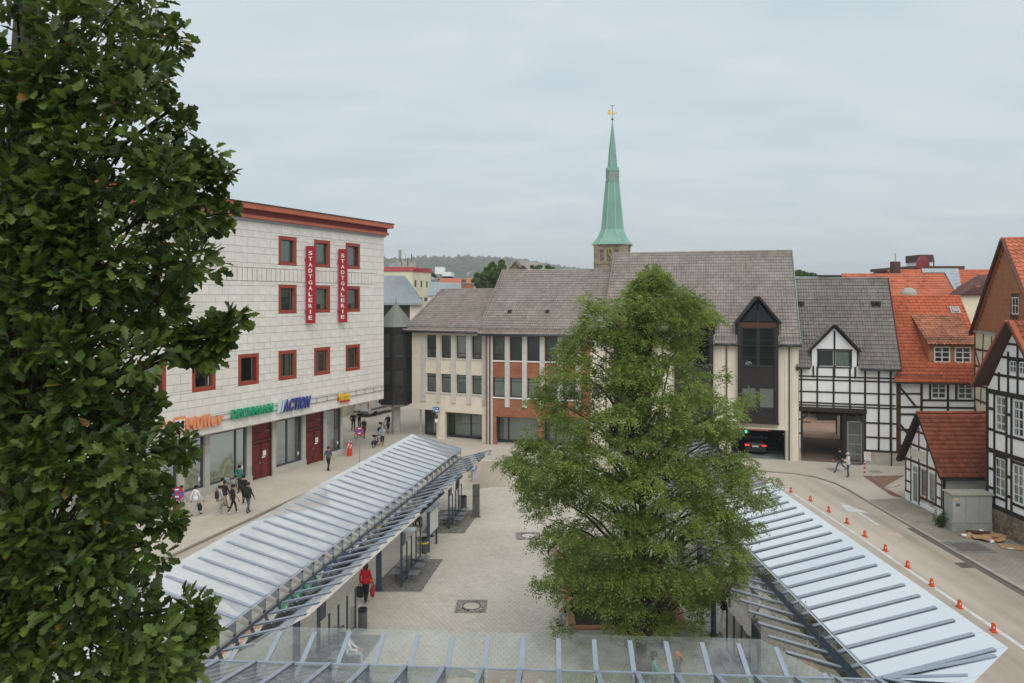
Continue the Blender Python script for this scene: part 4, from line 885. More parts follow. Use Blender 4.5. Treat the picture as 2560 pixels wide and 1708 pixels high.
# iron lattice gate folded back on the right of the passage
def iron_gate():
    t = thing('iron_gate', 'grey iron lattice gate standing open in the passage', 'gate', G.P(4.0, 0, .0)); a, b = 3.62, 4.62
    mb = MB(); G.box(mb, a, .1, a+.06, 3.2, -.2, -.14); G.box(mb, b-.06, .1, b, 3.2, -.2, -.14)
    for v in (.12, .75, 1.5, 2.2, 3.2): G.box(mb, a+.06, v-.03, b-.06, v+.03, -.19, -.15)
    mb.build('frame', M['steel'], t)
    for k in range(9):
        q = MB(); u = a+.06+(k+.5)*(b-a-.12)/9; q.tube([G.P(u, .1, -.17), G.P(u, 3.2, -.17)], .014, 5); q.build('bar', M['steel'], t)
    mb = MB(); G.box(mb, 3.3, .05, 3.58, 3.7, -.9, -.15); mb.build('post', M['timber'], t)
    mb = MB(); mb.face([G.P(3.58, .1, -1.2), G.P(4.75, .1, -1.2), G.P(4.75, 3.6, -1.2), G.P(3.58, 3.6, -1.2)]); mb.build('back_panel', M['greyconcrete'], t)
iron_gate()
# courtyard behind the passage
structure(sheet('courtyard', [(20, 67), (40, 62), (56, 102), (22, 102)], .02, 'courtpave'))
structure(sheet('passage_floor', [tuple(G.P(.32, 0, .1))[:2], tuple(G.P(4.8, 0, .1))[:2], tuple(G.P(4.8, 0, -10.2))[:2], tuple(G.P(.32, 0, -10.2))[:2]], .07, 'passagepave'))
t = thing('courtyard_house', 'pale courtyard building seen through the gatehouse passage', 'building', (36, 100, 0))
CY = Pl((22, 100), (1, 0)); mb = MB(); CY.wall(mb, 0, 0, 34, 6, [(9, 0, 10.2, 2.3), (12, 1, 13.4, 2.4)], .2); mb.build('wall', M['creaminfill'], t); window(CY, 12, 1, 13.4, 2.4, t, 'white', inner='darkroom', cols=2)
mb = MB(); CY.box(mb, 9, 0, 10.2, 2.3, -.2, -.1); mb.build('door', M['browntimber'], t)
t = thing('courtyard_wall', 'cream side wall with dark posts beyond the passage', 'wall', G.P(3.4, 0, -12)); mb = MB(); G.box(mb, 4.45, 0, 4.8, 3.4, -13.5, -9.6); mb.build('wall', M['creaminfill'], t)
for k in range(2): mb = MB(); G.box(mb, 4.36, 0, 4.46, 3.4, -13.3+k*3, -13.0+k*3); mb.build('post', M['timber'], t)
t = thing('barrier_arm', 'dark barrier arm across the courtyard behind the passage', 'barrier', G.P(.5, 0, -13)); mb = MB(); mb.tube([G.P(-.2, 1.0, -13), G.P(2.2, 1.0, -13)], .05, 8); mb.build('arm', M['blackmetal'], t); mb = MB(); G.box(mb, -.4, 0, -.15, 1.15, -13.15, -12.85); mb.build('post', M['blackmetal'], t)
# ================================================================ half-timbered house with the orange roof
OP = Pl((28.6, 55.3), (.987, -.162))
ohouse = thing('timbered_house', 'half-timbered house with bright orange tile roof and shed dormer', 'house', OP.P(3, 0))
def rect_uv(P, zf, x0, y0, x1, y1, w=0.):
    a = P.uv(*zf(x0, (y0+y1)/2), w=w)[0]; c = P.uv(*zf(x1, (y0+y1)/2), w=w)[0]; xm = (x0+x1)/2; return a, P.uv(*zf(xm, y1), w=w)[1], c, P.uv(*zf(xm, y0), w=w)[1]
def orange_house():
    P = OP; W = 6.6; ws = [rect_uv(P, z8, 507, 1140, 623, 1258), rect_uv(P, z8, 707, 1142, 825, 1262)]
    mb = MB(); P.wall(mb, 0, 1.0, W, 6.6, ws, .12); mb.build('wall', M['infill'], ohouse); mb = MB(); P.wall(mb, 0, 0, W, 1.0, [], .1, w=.02); mb.build('base_wall', M['hutgrey'], ohouse)
    for q in ws: window(P, *q, ohouse, 'whitepaint', .1, .03, cols=2, rows=(.36, .68), inner='greyroom', panes=True)
    timbers(P, z8, [(433, 1130, 433, 1560, .17), (497, 1135, 497, 1266, .14), (632, 1135, 632, 1378, .16), (695, 1135, 695, 1266, .16), (250, 1220, 433, 1220, .13), (250, 1320, 433, 1320, .15), (433, 1268, 840, 1272, .15), (433, 1322, 840, 1328, .14), (240, 1374, 840, 1378, .15),
        (250, 1145, 392, 1318, .14), (243, 1415, 345, 1540, .15), (240, 1490, 433, 1492, .15), (433, 1440, 840, 1445, .15), (433, 1540, 840, 1540, .15), (632, 1378, 632, 1560, .16)], ohouse)
    v = P.uv(*z9(620, 430))[1]; tbars(P, [(0, v, W, v, .2), (.2, 1, .2, 6.5, .44)], ohouse, 'browntimber'); tbars(P, [(0, 6.45, W, 6.45, .2)], ohouse)
    ez, rz_, D0 = 6.35, 12.7, 5.5; e0, e1 = P.P(-.1, ez, .45), P.P(W+.1, ez, .45); up = P.P(0, rz_, -D0)-P.P(0, ez, .45)
    f = lambda fr, dz=0.: P.P(0, ez, .45)+up*fr
    du0, du1 = P.uv(*z8(488, 900), w=-.8)[0], P.uv(*z8(838, 900), w=-.8)[0]
    tileroof(ohouse, e0, e1, up, 'orangetile', .3, .34, single=300, order=lambda c: (0 if c[0] < 9 or c[1] < 5 else 1, c[1]))
    ridgecap(ohouse, P.P(-.1, rz_+.03, -D0), P.P(W+.1, rz_+.03, -D0), 'orangetile')
    mb = MB(); mb.face([e0-Vector((0, 0, .03)), e1-Vector((0, 0, .03)), P.P(W+.1, rz_-.03, -D0), P.P(-.1, rz_-.03, -D0)]); mb.face([P.P(-.1, rz_, -D0), P.P(W+.1, rz_, -D0), P.P(W+.1, ez, -11), P.P(-.1, ez, -11)]); mb.build('roof', M['orangetile'], ohouse)
    mb = MB(); mb.face([P.P(-.02, 0, 0), P.P(-.02, 0, -11), P.P(-.02, ez, -11), P.P(-.02, rz_-.2, -D0), P.P(-.02, ez, 0)]); mb.build('gable_wall', M['infill'], ohouse)
    eave_gutter(ohouse, P.P(-.1, ez-.05, .5), P.P(W, ez-.05, .5), 'blackmetal', .05)
    snowguard(ohouse, e0, P.P(3.2, ez, .45), up)
    # shed dormer
    wf = -.8; Pd = Pl(P.P(0, 0, wf), P.d); zb0, zt = 7.62, 9.2
    dws = [rect_uv(Pd, z8, 527, 865, 652, 985), rect_uv(Pd, z8, 683, 867, 810, 988)]
    mb = MB(); Pd.wall(mb, du0, zb0, du1, zt, dws, .1); mb.face([P.P(du0, zb0, wf), P.P(du0, zt, wf), P.P(du0, 11.2, -4.1)]); dm = mb.build('dormer', M['shingle'], ohouse)
    for q in dws: window(Pd, *q, dm, 'whitepaint', .1, .02, cols=2, rows=(.33, .66), inner='greyroom')
    a, b = P.P(du0-.15, 9.12, wf+.35), P.P(du1+.1, 9.12, wf+.35); upd = P.P(0, 11.25, -4.05)-P.P(0, 9.12, wf+.35); tileroof(ohouse, a, b, upd, 'oldpale', .26, .3, name='dormer_tiles')
    mb = MB(); mb.face([a-Vector((0, 0, .04)), b-Vector((0, 0, .04)), b+upd, a+upd]); mb.build('dormer_roof', M['timber'], ohouse); snowguard(ohouse, a, b, upd)
    # skylight
    best = None; px, py = z8(683, 593)
    for fr in np.linspace(0, 1, 300):
        w_ = .45-fr*(D0+.45); u_, v_ = P.uv(px, py, w=w_); e_ = abs(v_-(ez+(rz_-ez)*fr))
        if best is None or e_ < best[0]: best = (e_, P.P(u_, v_, w_))
    nn = P.d.cross(up.normalized()); nn = nn if nn.z > 0 else -nn; ax = (P.d, up.normalized(), nn)
    mb = MB(); mb.box(best[1]+nn*.06, (.68, .7, .12), ax); sk = mb.build('skylight', M['zinc'], ohouse); mb = MB(); mb.box(best[1]+nn*.15, (.46, .5, .1), ax); mb.build('pane', M['greyconcrete'], sk)
mat('oldpale', (.42, .17, .095), .8, .3, 2, tint=.2, grime=.35)
orange_house()
# ================================================================ tall gabled house with brown shingles
TP = Pl((33.2, 53.0), (-.2705, -.963))
tall = thing('gabled_house', 'tall house with brown shingled gable above cream timber framing', 'house', TP.P(4, 0))
def tall_house():
    P = TP; ve, va, hu = 10.25, 16.25, 5.9; W = 2*hu
    win = rect_uv(P, z8, 1118, 492, 1168, 622); w2 = rect_uv(P, z8, 985, 795, 1018, 925)
    mb = MB(); P.wall(mb, 0, 0, W, ve, [w2], .12); mb.build('wall', M['creaminfill'], tall)
    mb = MB(); mb.face([P.P(0, ve, -.0), P.P(W, ve, 0), P.P(hu, va, 0)]); mb.build('gable_board', M['browntimber'], tall)
    s = .33; meq = None; n = 0
    for r in range(int((va-ve)/s)):
        v = ve+r*s; hw = hu*(1-(v+s-ve)/(va-ve)); x0 = hu-hw
        k = int(2*hw/s)
        for i in range(k):
            u = x0+(2*hw-k*s)/2+i*s
            if u+s > hu+4: continue
            if u+s > win[0]-.02 and u < win[2]+.02 and v+s > win[1]-.02 and v < win[3]+.02: continue
            if meq is None:
                q = MB(); A_ = (P.d, (P.n+Vector((0, 0, -.08))).normalized(), (Vector((0, 0, 1))+P.n*.08).normalized()); q.box((0, 0, 0), (s-.012, .02, s*1.04), A_); meq = bpy.data.meshes.new('shingle'); meq.from_pydata(q.v, [], q.f); meq.materials.append(M['shingle'])
            o = bpy.data.objects.new('shingle', meq); COL.objects.link(o); o.parent = tall; o.location = P.P(u+s/2, v+s/2, .03)-ORG[tall.name]; n += 1
    window(P, *win, tall, 'whitepaint', .07, -.03, cols=2, rows=(.5,), inner='darkroom'); window(P, *w2, tall, 'whitepaint', .08, .02, inner='redroom')
    mb = MB(); mb.box(P.P(W/2, ve-.04, .05), (W, .22, .12), P.ax); mb.build('gable_sill', M['greyconcrete'], tall)
    timbers(P, z8, [(838, 760, 835, 1370, .1), (902, 770, 897, 890, .12), (965, 790, 955, 1000, .13), (1020, 800, 1015, 960, .12), (835, 882, 960, 905, .14), (833, 1005, 945, 1030, .14), (835, 1145, 935, 1180, .14), (838, 885, 872, 1005, .12), (897, 905, 893, 1020, .12),
        (895, 1035, 890, 1160, .12), (885, 1165, 880, 1300, .12), (830, 1255, 935, 1300, .14), (930, 1050, 925, 1380, .13), (838, 1290, 850, 1380, .1)], tall, 'browntimber')
    R_ = -P.n   # ridge direction, away from the street
    for s_ in (-1, 1):
        e_ = P.P(hu+s_*(hu+.35), ve-.36, .3); r_ = P.P(hu, va+.02, .3); nn = (r_-e_).cross(R_).normalized(); nn = nn if nn.z > 0 else -nn
        q = MB(); q.prism([e_, r_, r_+nn*.2, e_+nn*.2] if s_ < 0 else [r_, e_, e_+nn*.2, r_+nn*.2], R_*.14); q.build('barge_board', M['browntimber'], tall)
        q = MB(); q.face([e_+nn*.1, r_+nn*.1, r_+nn*.1+R_*12, e_+nn*.1+R_*12]); q.build('roof', M['paletile'], tall)
    e_ = P.P(hu+hu+.35, ve-.36, .33); r_ = P.P(hu, va+.02, .33); nn = (r_-e_).cross(R_).normalized(); nn = nn if nn.z > 0 else -nn
    tileroof(tall, e_+nn*.14, e_+R_*12+nn*.14, r_-e_, 'paletile', .33, .38); ridgecap(tall, r_+nn*.15, r_+nn*.15+R_*12, 'paletile')
    e2 = P.P(-.35, ve-.36, .33); n2 = (r_-e2).cross(R_).normalized(); n2 = n2 if n2.z > 0 else -n2; tileroof(tall, e2+R_*3+n2*.14, e2+n2*.14, r_-e2, 'mosstile', .33, .38, name='verge_tiles')
    # side facing the lane
    mb = MB(); mb.face([P.P(0, 0, 0), P.P(0, 0, -9), P.P(0, ve, -9), P.P(0, ve, 0)]); mb.build('side_wall', M['creaminfill'], tall)
mat('redroom', (.16, .05, .04), .9, .3, 2)
tall_house()
# ================================================================ half-timbered house at the right edge
RP = Pl((25.9, 40.4), (0, -1))
rhouse = thing('gable_house', 'black and white half-timbered house with stone base at the right edge', 'house', RP.P(2.5, 0))
def right_house():
    P = RP; ve, va, hu = 7.55, 11.2, 2.35; W = 7.
    V = lambda y, x=185: P.uv(*zR(x, y))[1]
    ws = [rect_uv(P, zR, 233, 498, 299, 728), rect_uv(P, zR, 347, 522, 416, 765), rect_uv(P, zR, 226, 903, 298, 1155), rect_uv(P, zR, 345, 948, 416, 1203)]
    gs = [rect_uv(P, zR, 322, 258, 371, 348), rect_uv(P, zR, 384, 264, 430, 358)]
    vb = V(1198)
    mb = MB(); P.wall(mb, 0, vb, W, ve, ws, .1); P.wall(mb, 1.15, ve, 3.6, 9.3, gs, .1); P.quad(mb, .45, ve, 1.15, 8.2); mb.face([P.P(.02, ve), P.P(.45, ve), P.P(.45, 8.2)]); mb.face([P.P(.45, 8.2), P.P(1.15, 8.2), P.P(1.15, 9.3)]); mb.face([P.P(1.15, 9.3), P.P(3.6, 9.3), P.P(2.35, 11.1)]); mb.face([P.P(3.6, ve), P.P(4.7, ve), P.P(3.6, 9.3)]); mb.build('wall', M['infillwhite'], rhouse)
    for q in ws: window(P, *q, rhouse, 'whitepaint', .09, .02, cols=2, rows=(.23, .48, .74), inner='greyroom', panes=True, half=('curtain', .0) if q[1] < 4 else None)
    for q in gs: window(P, *q, rhouse, 'whitepaint', .08, .0, cols=2, rows=(.5,), inner='greyroom')
    # posts and rails
    us = [P.uv(*zR(x, 700))[0] for x in (186, 226, 305, 338)]; us[0] = .1; nx = us[3]-us[1]
    posts = [(us[0], vb, us[0], ve, .2), (us[1], vb, us[1], ve, .14), (us[2], vb, us[2], ve, .14), (us[3], vb, us[3], ve, .15)]+[(us[1]+nx*2, vb, us[1]+nx*2, ve, .15), (us[1]+nx*3, vb, us[1]+nx*3, ve, .15)]
    tbars(P, posts, rhouse)
    vs = [V(575), V(710), V(845), V(965), V(1088)]
    tbars(P, [(0, ve, W, ve, .26), (0, vs[2], W, vs[2], .24), (0, vb, W, vb, .24)]+[(us[1], q[3]+.08, us[2], q[3]+.08, .13) for q in (ws[0], ws[2])]+[(us[3], q[3]+.09, W, q[3]+.09, .13) for q in (ws[1], ws[3])]+[(us[1], q[1]-.08, us[2], q[1]-.08, .14) for q in (ws[0], ws[2])]+[(us[3], q[1]-.08, W, q[1]-.08, .14) for q in (ws[1], ws[3])], rhouse)
    tbars(P, [(0, v, us[1], v, .15) for v in (vs[0], vs[1], vs[3], vs[4])]+[(us[2], v-.1, us[3], v-.1, .15) for v in (vs[0], vs[1], vs[3], vs[4])], rhouse, proud=.031)
    gu = [P.uv(*zR(x, 400))[0] for x in (256, 316, 378)]
    tbars(P, [(gu[0], ve, gu[0], 8.65, .13), (gu[1], ve, gu[1], 9.8, .13), (gu[2], ve, gu[2], 10.6, .13), (.3, 8.5, 4.4, 8.5, .14), (1.3, gs[0][3]+.06, 3.4, gs[0][3]+.06, .13), (1.75, 10.2, 2.95, 10.2, .12)], rhouse)
    R_ = -P.n
    for s_ in (-1, 1):
        e_ = P.P(hu+s_*(hu+.45), ve+.12, .5); r_ = P.P(hu, va+.12, .5); nn = (r_-e_).cross(R_).normalized(); nn = nn if nn.z > 0 else -nn
        q = MB(); q.prism([e_, r_, r_+nn*.1, e_+nn*.1] if s_ < 0 else [r_, e_, e_+nn*.1, r_+nn*.1], R_*.5); q.build('barge_board', M['browntimber'], rhouse)
        q = MB(); q.prism([e_+nn*.1, r_+nn*.1, r_+nn*.24, e_+nn*.24] if s_ < 0 else [r_+nn*.1, e_+nn*.1, e_+nn*.24, r_+nn*.24], R_*.24); q.build('verge_tiles', M['vergeorange'], rhouse)
        q = MB(); q.face([e_+nn*.12+R_*.3, r_+nn*.12+R_*.3, r_+nn*.12+R_*9, e_+nn*.12+R_*9]); q.build('roof', M['mosstile'], rhouse)
    e_ = P.P(hu+hu+.45, ve+.12, .26); r_ = P.P(hu, va+.12, .26); nn = (r_-e_).cross(R_).normalized(); nn = nn if nn.z > 0 else -nn
    tileroof(rhouse, e_+nn*.15, e_+R_*8+nn*.15, r_-e_, 'oldtile', .28, .34)
    mb = MB(); mb.face([P.P(0, 0, 0), P.P(0, 0, -8), P.P(0, ve, -8), P.P(0, ve, 0)]); mb.build('side_wall', M['infillwhite'], rhouse)
    # rubble base
    mb = MB(); P.wall(mb, 0, 0, W, vb-.1, [(3.0, .12, 3.75, .95)], .3, w=.02); mb.build('stone_base', M['rubble'], rhouse); mb = MB(); P.quad(mb, 2.9, 0, 3.85, 1.0, -.28); mb.build('cellar_vent', M['darkroom'], rhouse)
    rr = random.Random(3); v = .07
    while v < vb-.3:
        h = rr.uniform(.16, .26); u = .02
        while u < 5:
            l = rr.uniform(.2, .48)
            if not (u+l > 2.95 and u < 3.8 and v < .98):
                q = MB(); c = P.P(u+l/2, v+h/2, .02); k = 8; pts = []
                for i in range(k): g = 2*pi*i/k; q_ = max(abs(cos(g)), abs(sin(g))); pts.append((u+l/2+(l/2-.015)*min(1, max(-1, cos(g)/q_*rr.uniform(.85, 1))), v+h/2+(h/2-.015)*min(1, max(-1, sin(g)/q_*rr.uniform(.8, 1)))))
                q.prism([P.P(a, b, 0) for a, b in pts], P.n*rr.uniform(.045, .075)); q.build('stone', M['stoneA' if rr.random() < .6 else 'stoneB'], rhouse)
            u += l
        v += h
mat('vergeorange', (.3, .07, .03), .7, .2, 3, tint=.1)
mat('stoneA', (.25, .19, .13), .95, .3, 6, .5, 20, tint=.2); mat('stoneB', (.17, .14, .11), .95, .3, 6, .5, 20, tint=.2)
right_house()
# ================================================================ small half-timbered kiosk hut
KP = Pl((24.55, 46.2), (0, -1)); KS = Pl((24.55, 42.2), (1, 0))
hut = thing('kiosk_hut', 'small white half-timbered hut with mossy red tile roof', 'hut', KP.P(2, 0))
def kiosk():
    P = KP; W = 4.0; ve, va, ua = 2.62, 5.42, 1.95
    dr = rect_uv(P, z9, 668, 610, 726, 1000); dr = (dr[0], .12, dr[2], dr[3]); ws = [rect_uv(P, z9, 742, 635, 808, 968), rect_uv(P, z9, 822, 678, 888, 1015)]
    mb = MB(); P.wall(mb, 0, .06, W, ve, [dr]+ws, .1); mb.face([P.P(0, ve), P.P(W, ve), P.P(ua, va)]); mb.build('wall', M['infillwhite'], hut)
    mb = MB(); KS.wall(mb, 0, .06, 4.6, ve, [], .1); mb.build('side_wall', M['hutgrey'], hut); mb = MB(); mb.face([P.P(0, 0, 0), P.P(0, 0, -4.5), P.P(0, ve, -4.5), P.P(0, ve, 0)]); mb.build('back_wall', M['hutgrey'], hut)
    mb = MB(); KS.box(mb, 0, .06, .16, ve, 0, .03); mb.build('corner_post', M['timber'], hut)
    d = window(P, *dr, hut, 'whitepaint', .1, .04, rows=(.8,), inner='greyroom', name='door', half=('creampanel', 0.)); mb = MB(); mb.box(P.P(dr[2]-.14, 1.15, -.01), (.03, .06, .2), P.ax); mb.build('handle', M['steel'], d)
    for i, q in enumerate(ws):
        w_ = window(P, *q, hut, 'whitepaint', .1, .04, inner='greyroom', half=None if i == 0 else ('curtain', .25))
        mb = MB(); P.box(mb, q[0]+.1, q[1]+.12, q[2]-.1, q[1]+.5, -.05, -.045); mb.build('food_poster', M['foodposter'], w_)
    mb = MB(); a = rect_uv(P, z9, 666, 470, 812, 590); P.box(mb, a[0], 2.88, a[2], 3.4, .02, .05); mb.build('blank_sign', M['creampanel'], hut)
    U = lambda x, y: P.uv(*z9(x, y))[0]
    us = [.08, U(663, 800), U(738, 800), U(815, 800), U(897, 850), W-.08]; tb = []
    top = lambda u: va-(va-ve)*abs(u-ua)/(ua if u < ua else W-ua)
    for i, u in enumerate(us): tb.append((u, .6 if i in (0, 3, 4, 5) else (.12 if i in (1, 2) else .6), u, top(u)-.12, .11))
    tb += [(0, 2.62, W, 2.62, .15), (.5, 3.62, 3.3, 3.62, .13), (1.3, 4.5, 2.7, 4.5, .12), (us[2], .62, W, .62, .13), (0, .62, us[1], .62, .12), (0, 1.25, us[1], 1.25, .1), (us[4], 1.1, W, 1.1, .1), (us[4], 1.9, W, 1.9, .1), (0, 2.0, us[1], 2.0, .1), (1.3, 5.0, 2.6, 5.0, .1)]
    tbars(P, tb, hut, 'browntimber', proud=.025)
    R_ = -P.n
    for s_ in (-1, 1):
        e_ = P.P(ua+s_*(ua+.3 if s_ < 0 else W-ua+.25), ve-.3 if s_ < 0 else ve-.26, .35); r_ = P.P(ua, va+.14, .35); nn = (r_-e_).cross(R_).normalized(); nn = nn if nn.z > 0 else -nn
        q = MB(); q.prism([e_, r_, r_+nn*.13, e_+nn*.13] if s_ < 0 else [r_, e_, e_+nn*.13, r_+nn*.13], R_*.3); q.build('barge_board', M['timber'], hut)
        q = MB(); q.face([e_+nn*.1, r_+nn*.1, r_+nn*.1+R_*4.6, e_+nn*.1+R_*4.6]); q.build('roof', M['mosstile'], hut)
        if s_ > 0: tileroof(hut, e_+nn*.15-R_*.02, e_+nn*.15+R_*4.6, r_-e_, 'oldtile', .27, .275, amp=.05, single=300)
        else: tileroof(hut, e_+nn*.15+R_*1.5, e_+nn*.15-R_*.02, r_-e_, 'oldtile', .27, .275, amp=.05, name='verge_tiles')
    ridgecap(hut, P.P(ua, va+.33, .37), P.P(ua, va+.33, .37)+R_*4.6, 'oldtile', .1, .36)
    eave_gutter(hut, P.P(W+.3, ve-.3, .3), P.P(W+.3, ve-.3, .3)+R_*4.2, 'blackmetal', .06)
mat('creampanel', (.6, .58, .47), .7, .05, 3)
def foodposter():
    m, N, L, out = nodes('foodposter'); b = N.new('ShaderNodeBsdfPrincipled'); L.new(b.outputs[0], out.inputs[0]); tc = N.new('ShaderNodeTexCoord'); v = N.new('ShaderNodeTexVoronoi'); v.inputs['Scale'].default_value = 7; L.new(tc.outputs['Object'], v.inputs['Vector'])
    rp = N.new('ShaderNodeValToRGB'); L.new(v.outputs['Distance'], rp.inputs[0]); e = rp.color_ramp.elements; e[0].color = (.6, .16, .03, 1); e[1].color = (.75, .72, .65, 1); e[0].position = .3; e[1].position = .5; L.new(rp.outputs[0], b.inputs['Base Color']); M['foodposter'] = m
foodposter()
kiosk()
# ================================================================ buildings further away
def simple_house(name, label, corners, z0, z1, wm, cat='building'):
    t = thing(name, label, cat, ((corners[0][0]+corners[2][0])/2, (corners[0][1]+corners[2][1])/2, 0)); mb = MB(); n = len(corners)
    for i in range(n): a, b = corners[i], corners[(i+1) % n]; mb.face([(*a, z0), (*b, z0), (*b, z1), (*a, z1)])
    mb.face([(*c, z1) for c in corners]); mb.build('wall', M[wm], t); return t
zc = zm(1980, 620, 4.052)
def back_right():
    # pale orange roof right behind the gatehouse
    Y0, Y1 = 70., 77.; a, b = at(*zc(505, 275), Y1), at(*zc(1557, 262), Y1); zr = (a.z+b.z)/2; a.z = b.z = zr; ze = 9.2
    t = simple_house('tiled_house', 'house with long pale orange roof behind the gatehouse ridge', [(a.x, Y0+.5), (b.x+1, Y0+.5), (b.x+1, 83), (a.x, 83)], 0, ze, 'infill')
    e0, e1 = Vector((a.x-.1, Y0, ze)), Vector((b.x-1.1, Y0, ze)); up = Vector((a.x+.0, Y1, zr))-Vector((a.x, Y0, ze))
    tileroof(t, e0, Vector((b.x+.2, Y0, ze)), up, 'paletile', .42, .4, rng=lambda f: (0, (e1-e0).length+1.0*f)); ridgecap(t, a, b, 'paletile')
    mb = MB(); mb.face([e0-Vector((0, 0, .04)), e1-Vector((0, 0, .04)), b, a]); mb.face([a, b, (b.x, 84, ze), (a.x, 84, ze)]); mb.build('roof', M['paletile'], t)
    mb = MB(); mb.beam(b+Vector((.05, -.02, .1)), e1+Vector((.1, 0, .1)), .3, .25); mb.build('verge_flashing', M['zinc'], t)
    c = at(*zc(1182, 485), Y0+2.2); mb = MB(); mb.lathe(c, [(.75, 0), (.72, .35), (.5, .65), (.2, .78), (0, .8)], 14); mb.build('roof_dome', M['concrete'], t)
    for zx in (1020, 1185, 1345): p = at(*zc(zx, 338), Y1-1.9); mb = MB(); mb.box(p, (.3, .3, .2)); mb.build('vent_tile', M['orangetile'], t)
    # zinc ridge and dark panels at its left
    t = simple_house('zinc_roof_building', 'low grey metal roof just above the gatehouse ridge', [tuple(at(*zc(-40, 300), 78))[:2], tuple(at(*zc(250, 300), 78))[:2], tuple(at(*zc(250, 300), 86))[:2], tuple(at(*zc(-40, 300), 86))[:2]], 0, at(0, 620+288/4.052, 78).z, 'zinc')
    t = simple_house('panel_roof_building', 'dark gridded roof panel above the gatehouse ridge', [tuple(at(*zc(257, 300), 76))[:2], tuple(at(*zc(498, 300), 76))[:2], tuple(at(*zc(498, 300), 84))[:2], tuple(at(*zc(257, 300), 84))[:2]], 0, at(0, 620+274/4.052, 76).z, 'darkframe')
    # second, farther orange roof
    Y0, Y1 = 90., 97.; a, b = at(*zc(965, 230), Y1), at(*zc(2012, 222), Y1); zr = (a.z+b.z)/2; a.z = b.z = zr; ze = 10.5
    t = simple_house('far_tiled_house', 'farther house with orange roof and grey metal roof strip', [(a.x, Y0+.5), (b.x+2.5, Y0+.5), (b.x+2.5, 104), (a.x, 104)], 0, ze, 'infill')
    e0, e1 = Vector((a.x, Y0, ze)), Vector((b.x+2.5, Y0, ze)); up = Vector((0, Y1-Y0, zr-ze)); L0 = (e1-e0).length
    tileroof(t, e0, e1, up, 'orangetile', .46, .42, rng=lambda f: (0, L0-2.5*f)); ridgecap(t, a, b, 'paletile')
    mb = MB(); mb.face([e0-Vector((0, 0, .05)), e1-Vector((0, 0, .05)), b, a]); mb.face([a, b, (b.x+2, 104, ze), (a.x, 104, ze)]); mb.build('roof', M['orangetile'], t)
    nrm = Vector((0, -(zr-ze), Y1-Y0)).normalized()
    def onroof(zx, zy):
        px, py = zc(zx, zy); lo = None
        for f in np.linspace(-.05, 1.05, 400):
            p = at(px, py, Y0+(Y1-Y0)*f); e_ = abs(p.z-(ze+(zr-ze)*f))
            if lo is None or e_ < lo[0]: lo = (e_, p)
        return lo[1]+nrm*.16
    q = [onroof(*p) for p in ((1315, 262), (1560, 262), (1592, 420), (1712, 418), (1678, 222), (1310, 222))]
    mb = MB(); mb.prism([q[2], q[3], q[4], q[5], q[0], q[1]], nrm*.06); mb.build('metal_strip', M['zinc'], t)
    for k in range(5): mb = MB(); f = k/5; A_ = q[2].lerp(q[1], f+.1); B_ = q[3].lerp(q[4], (f+.1)*.8); mb.beam(A_+nrm*.08, B_+nrm*.08, .06, .06); mb.build('seam', M['zinc'], t)
    c = at(*zc(1045, 225), 96); mb = MB(); mb.box(c+Vector((0, 0, .3)), (.9, .9, 1.6)); ch = mb.build('chimney', M['mosstile'], t); mb = MB(); mb.tube([c+Vector((0, 0, 1)), c+Vector((0, 0, 2.2))], .04, 5); mb.build('rod', M['blackmetal'], ch)
    # flat-roofed block with the white stair head behind
    Y = 112.; x0, x1 = at(*zc(1212, 200), Y).x, at(*zc(1717, 200), Y).x; zt = at(0, 620+188/4.052, Y).z
    t = simple_house('flat_roof_block', 'flat roofed block with white stair head above the orange roofs', [(x0, Y), (x1, Y), (x1, Y+12), (x0, Y+12)], 0, zt-.5, 'darkroom')
    mb = MB(); mb.box(((x0+x1)/2, Y+6, zt-.2), (x1-x0+.6, 12.6, .5)); mb.build('roof_slab', M['browntimber'], t)
    a, b = at(*zc(1300, 205), Y+1), at(*zc(1422, 105), Y+1); mb = MB(); mb.box(((a.x+b.x)/2, Y+3, (a.z+b.z)/2-.3), (b.x-a.x, 4, b.z-a.z+.6)); sh = mb.build('stair_head', M['white'], t); mb = MB(); mb.box(((a.x+b.x)/2, Y+3, b.z), (b.x-a.x+.2, 4.2, 1.1)); mb.build('cap', M['browntimber'], sh)
    for zx, zy, r, mm in ((1330, 172, 1.4, 'cornicered'), (1440, 142, .75, 'binmetal')):
        c = at(*zc(zx, zy), Y-.2); dish = thing('satellite_dish', 'large brown satellite dish on the white stair head' if zx < 1400 else 'small satellite dish beside the white stair head', 'dish', c); mb = MB(); mb.lathe(c, [(0, .1), (r*.5, .06), (r*.9, -.02), (r, -.12)], 18, ax=(Vector((.9 if zx < 1400 else .3, .3, 0)), Vector((0, 0, 1)), Vector((0, -1, 0)))); mb.build('reflector', M[mm], dish); mb = MB(); mb.tube([c, (c.x+.1, c.y+.4, zt)], .08, 6); mb.build('mount', M['binmetal'], dish)
    # mossy roof and orange ridge at right
    Y0, Y1 = 68., 72.
    pts = [at(*zc(1680, 482), Y0), at(*zc(1960, 480), Y0), at(*zc(2040, 262), Y1), at(*zc(1885, 275), Y1)]
    t = thing('mossy_roof_house', 'house with dark mossy roof squeezed beside the tall gable', 'house', (pts[0].x+2, Y0+2, 0)); mb = MB(); mb.face(pts); mb.face([pts[0], pts[3], (pts[3].x, 78, pts[0].z)]); mb.build('roof', M['mosstile'], t)
    tileroof(t, pts[0]+Vector((0, -.02, .03)), pts[1]+Vector((2.5, -.02, .03)), (pts[3]+pts[2])/2-(pts[0]+pts[1])/2, 'mosstile', .34, .38, rng=lambda f: (4.6*f*.6, 7.5))
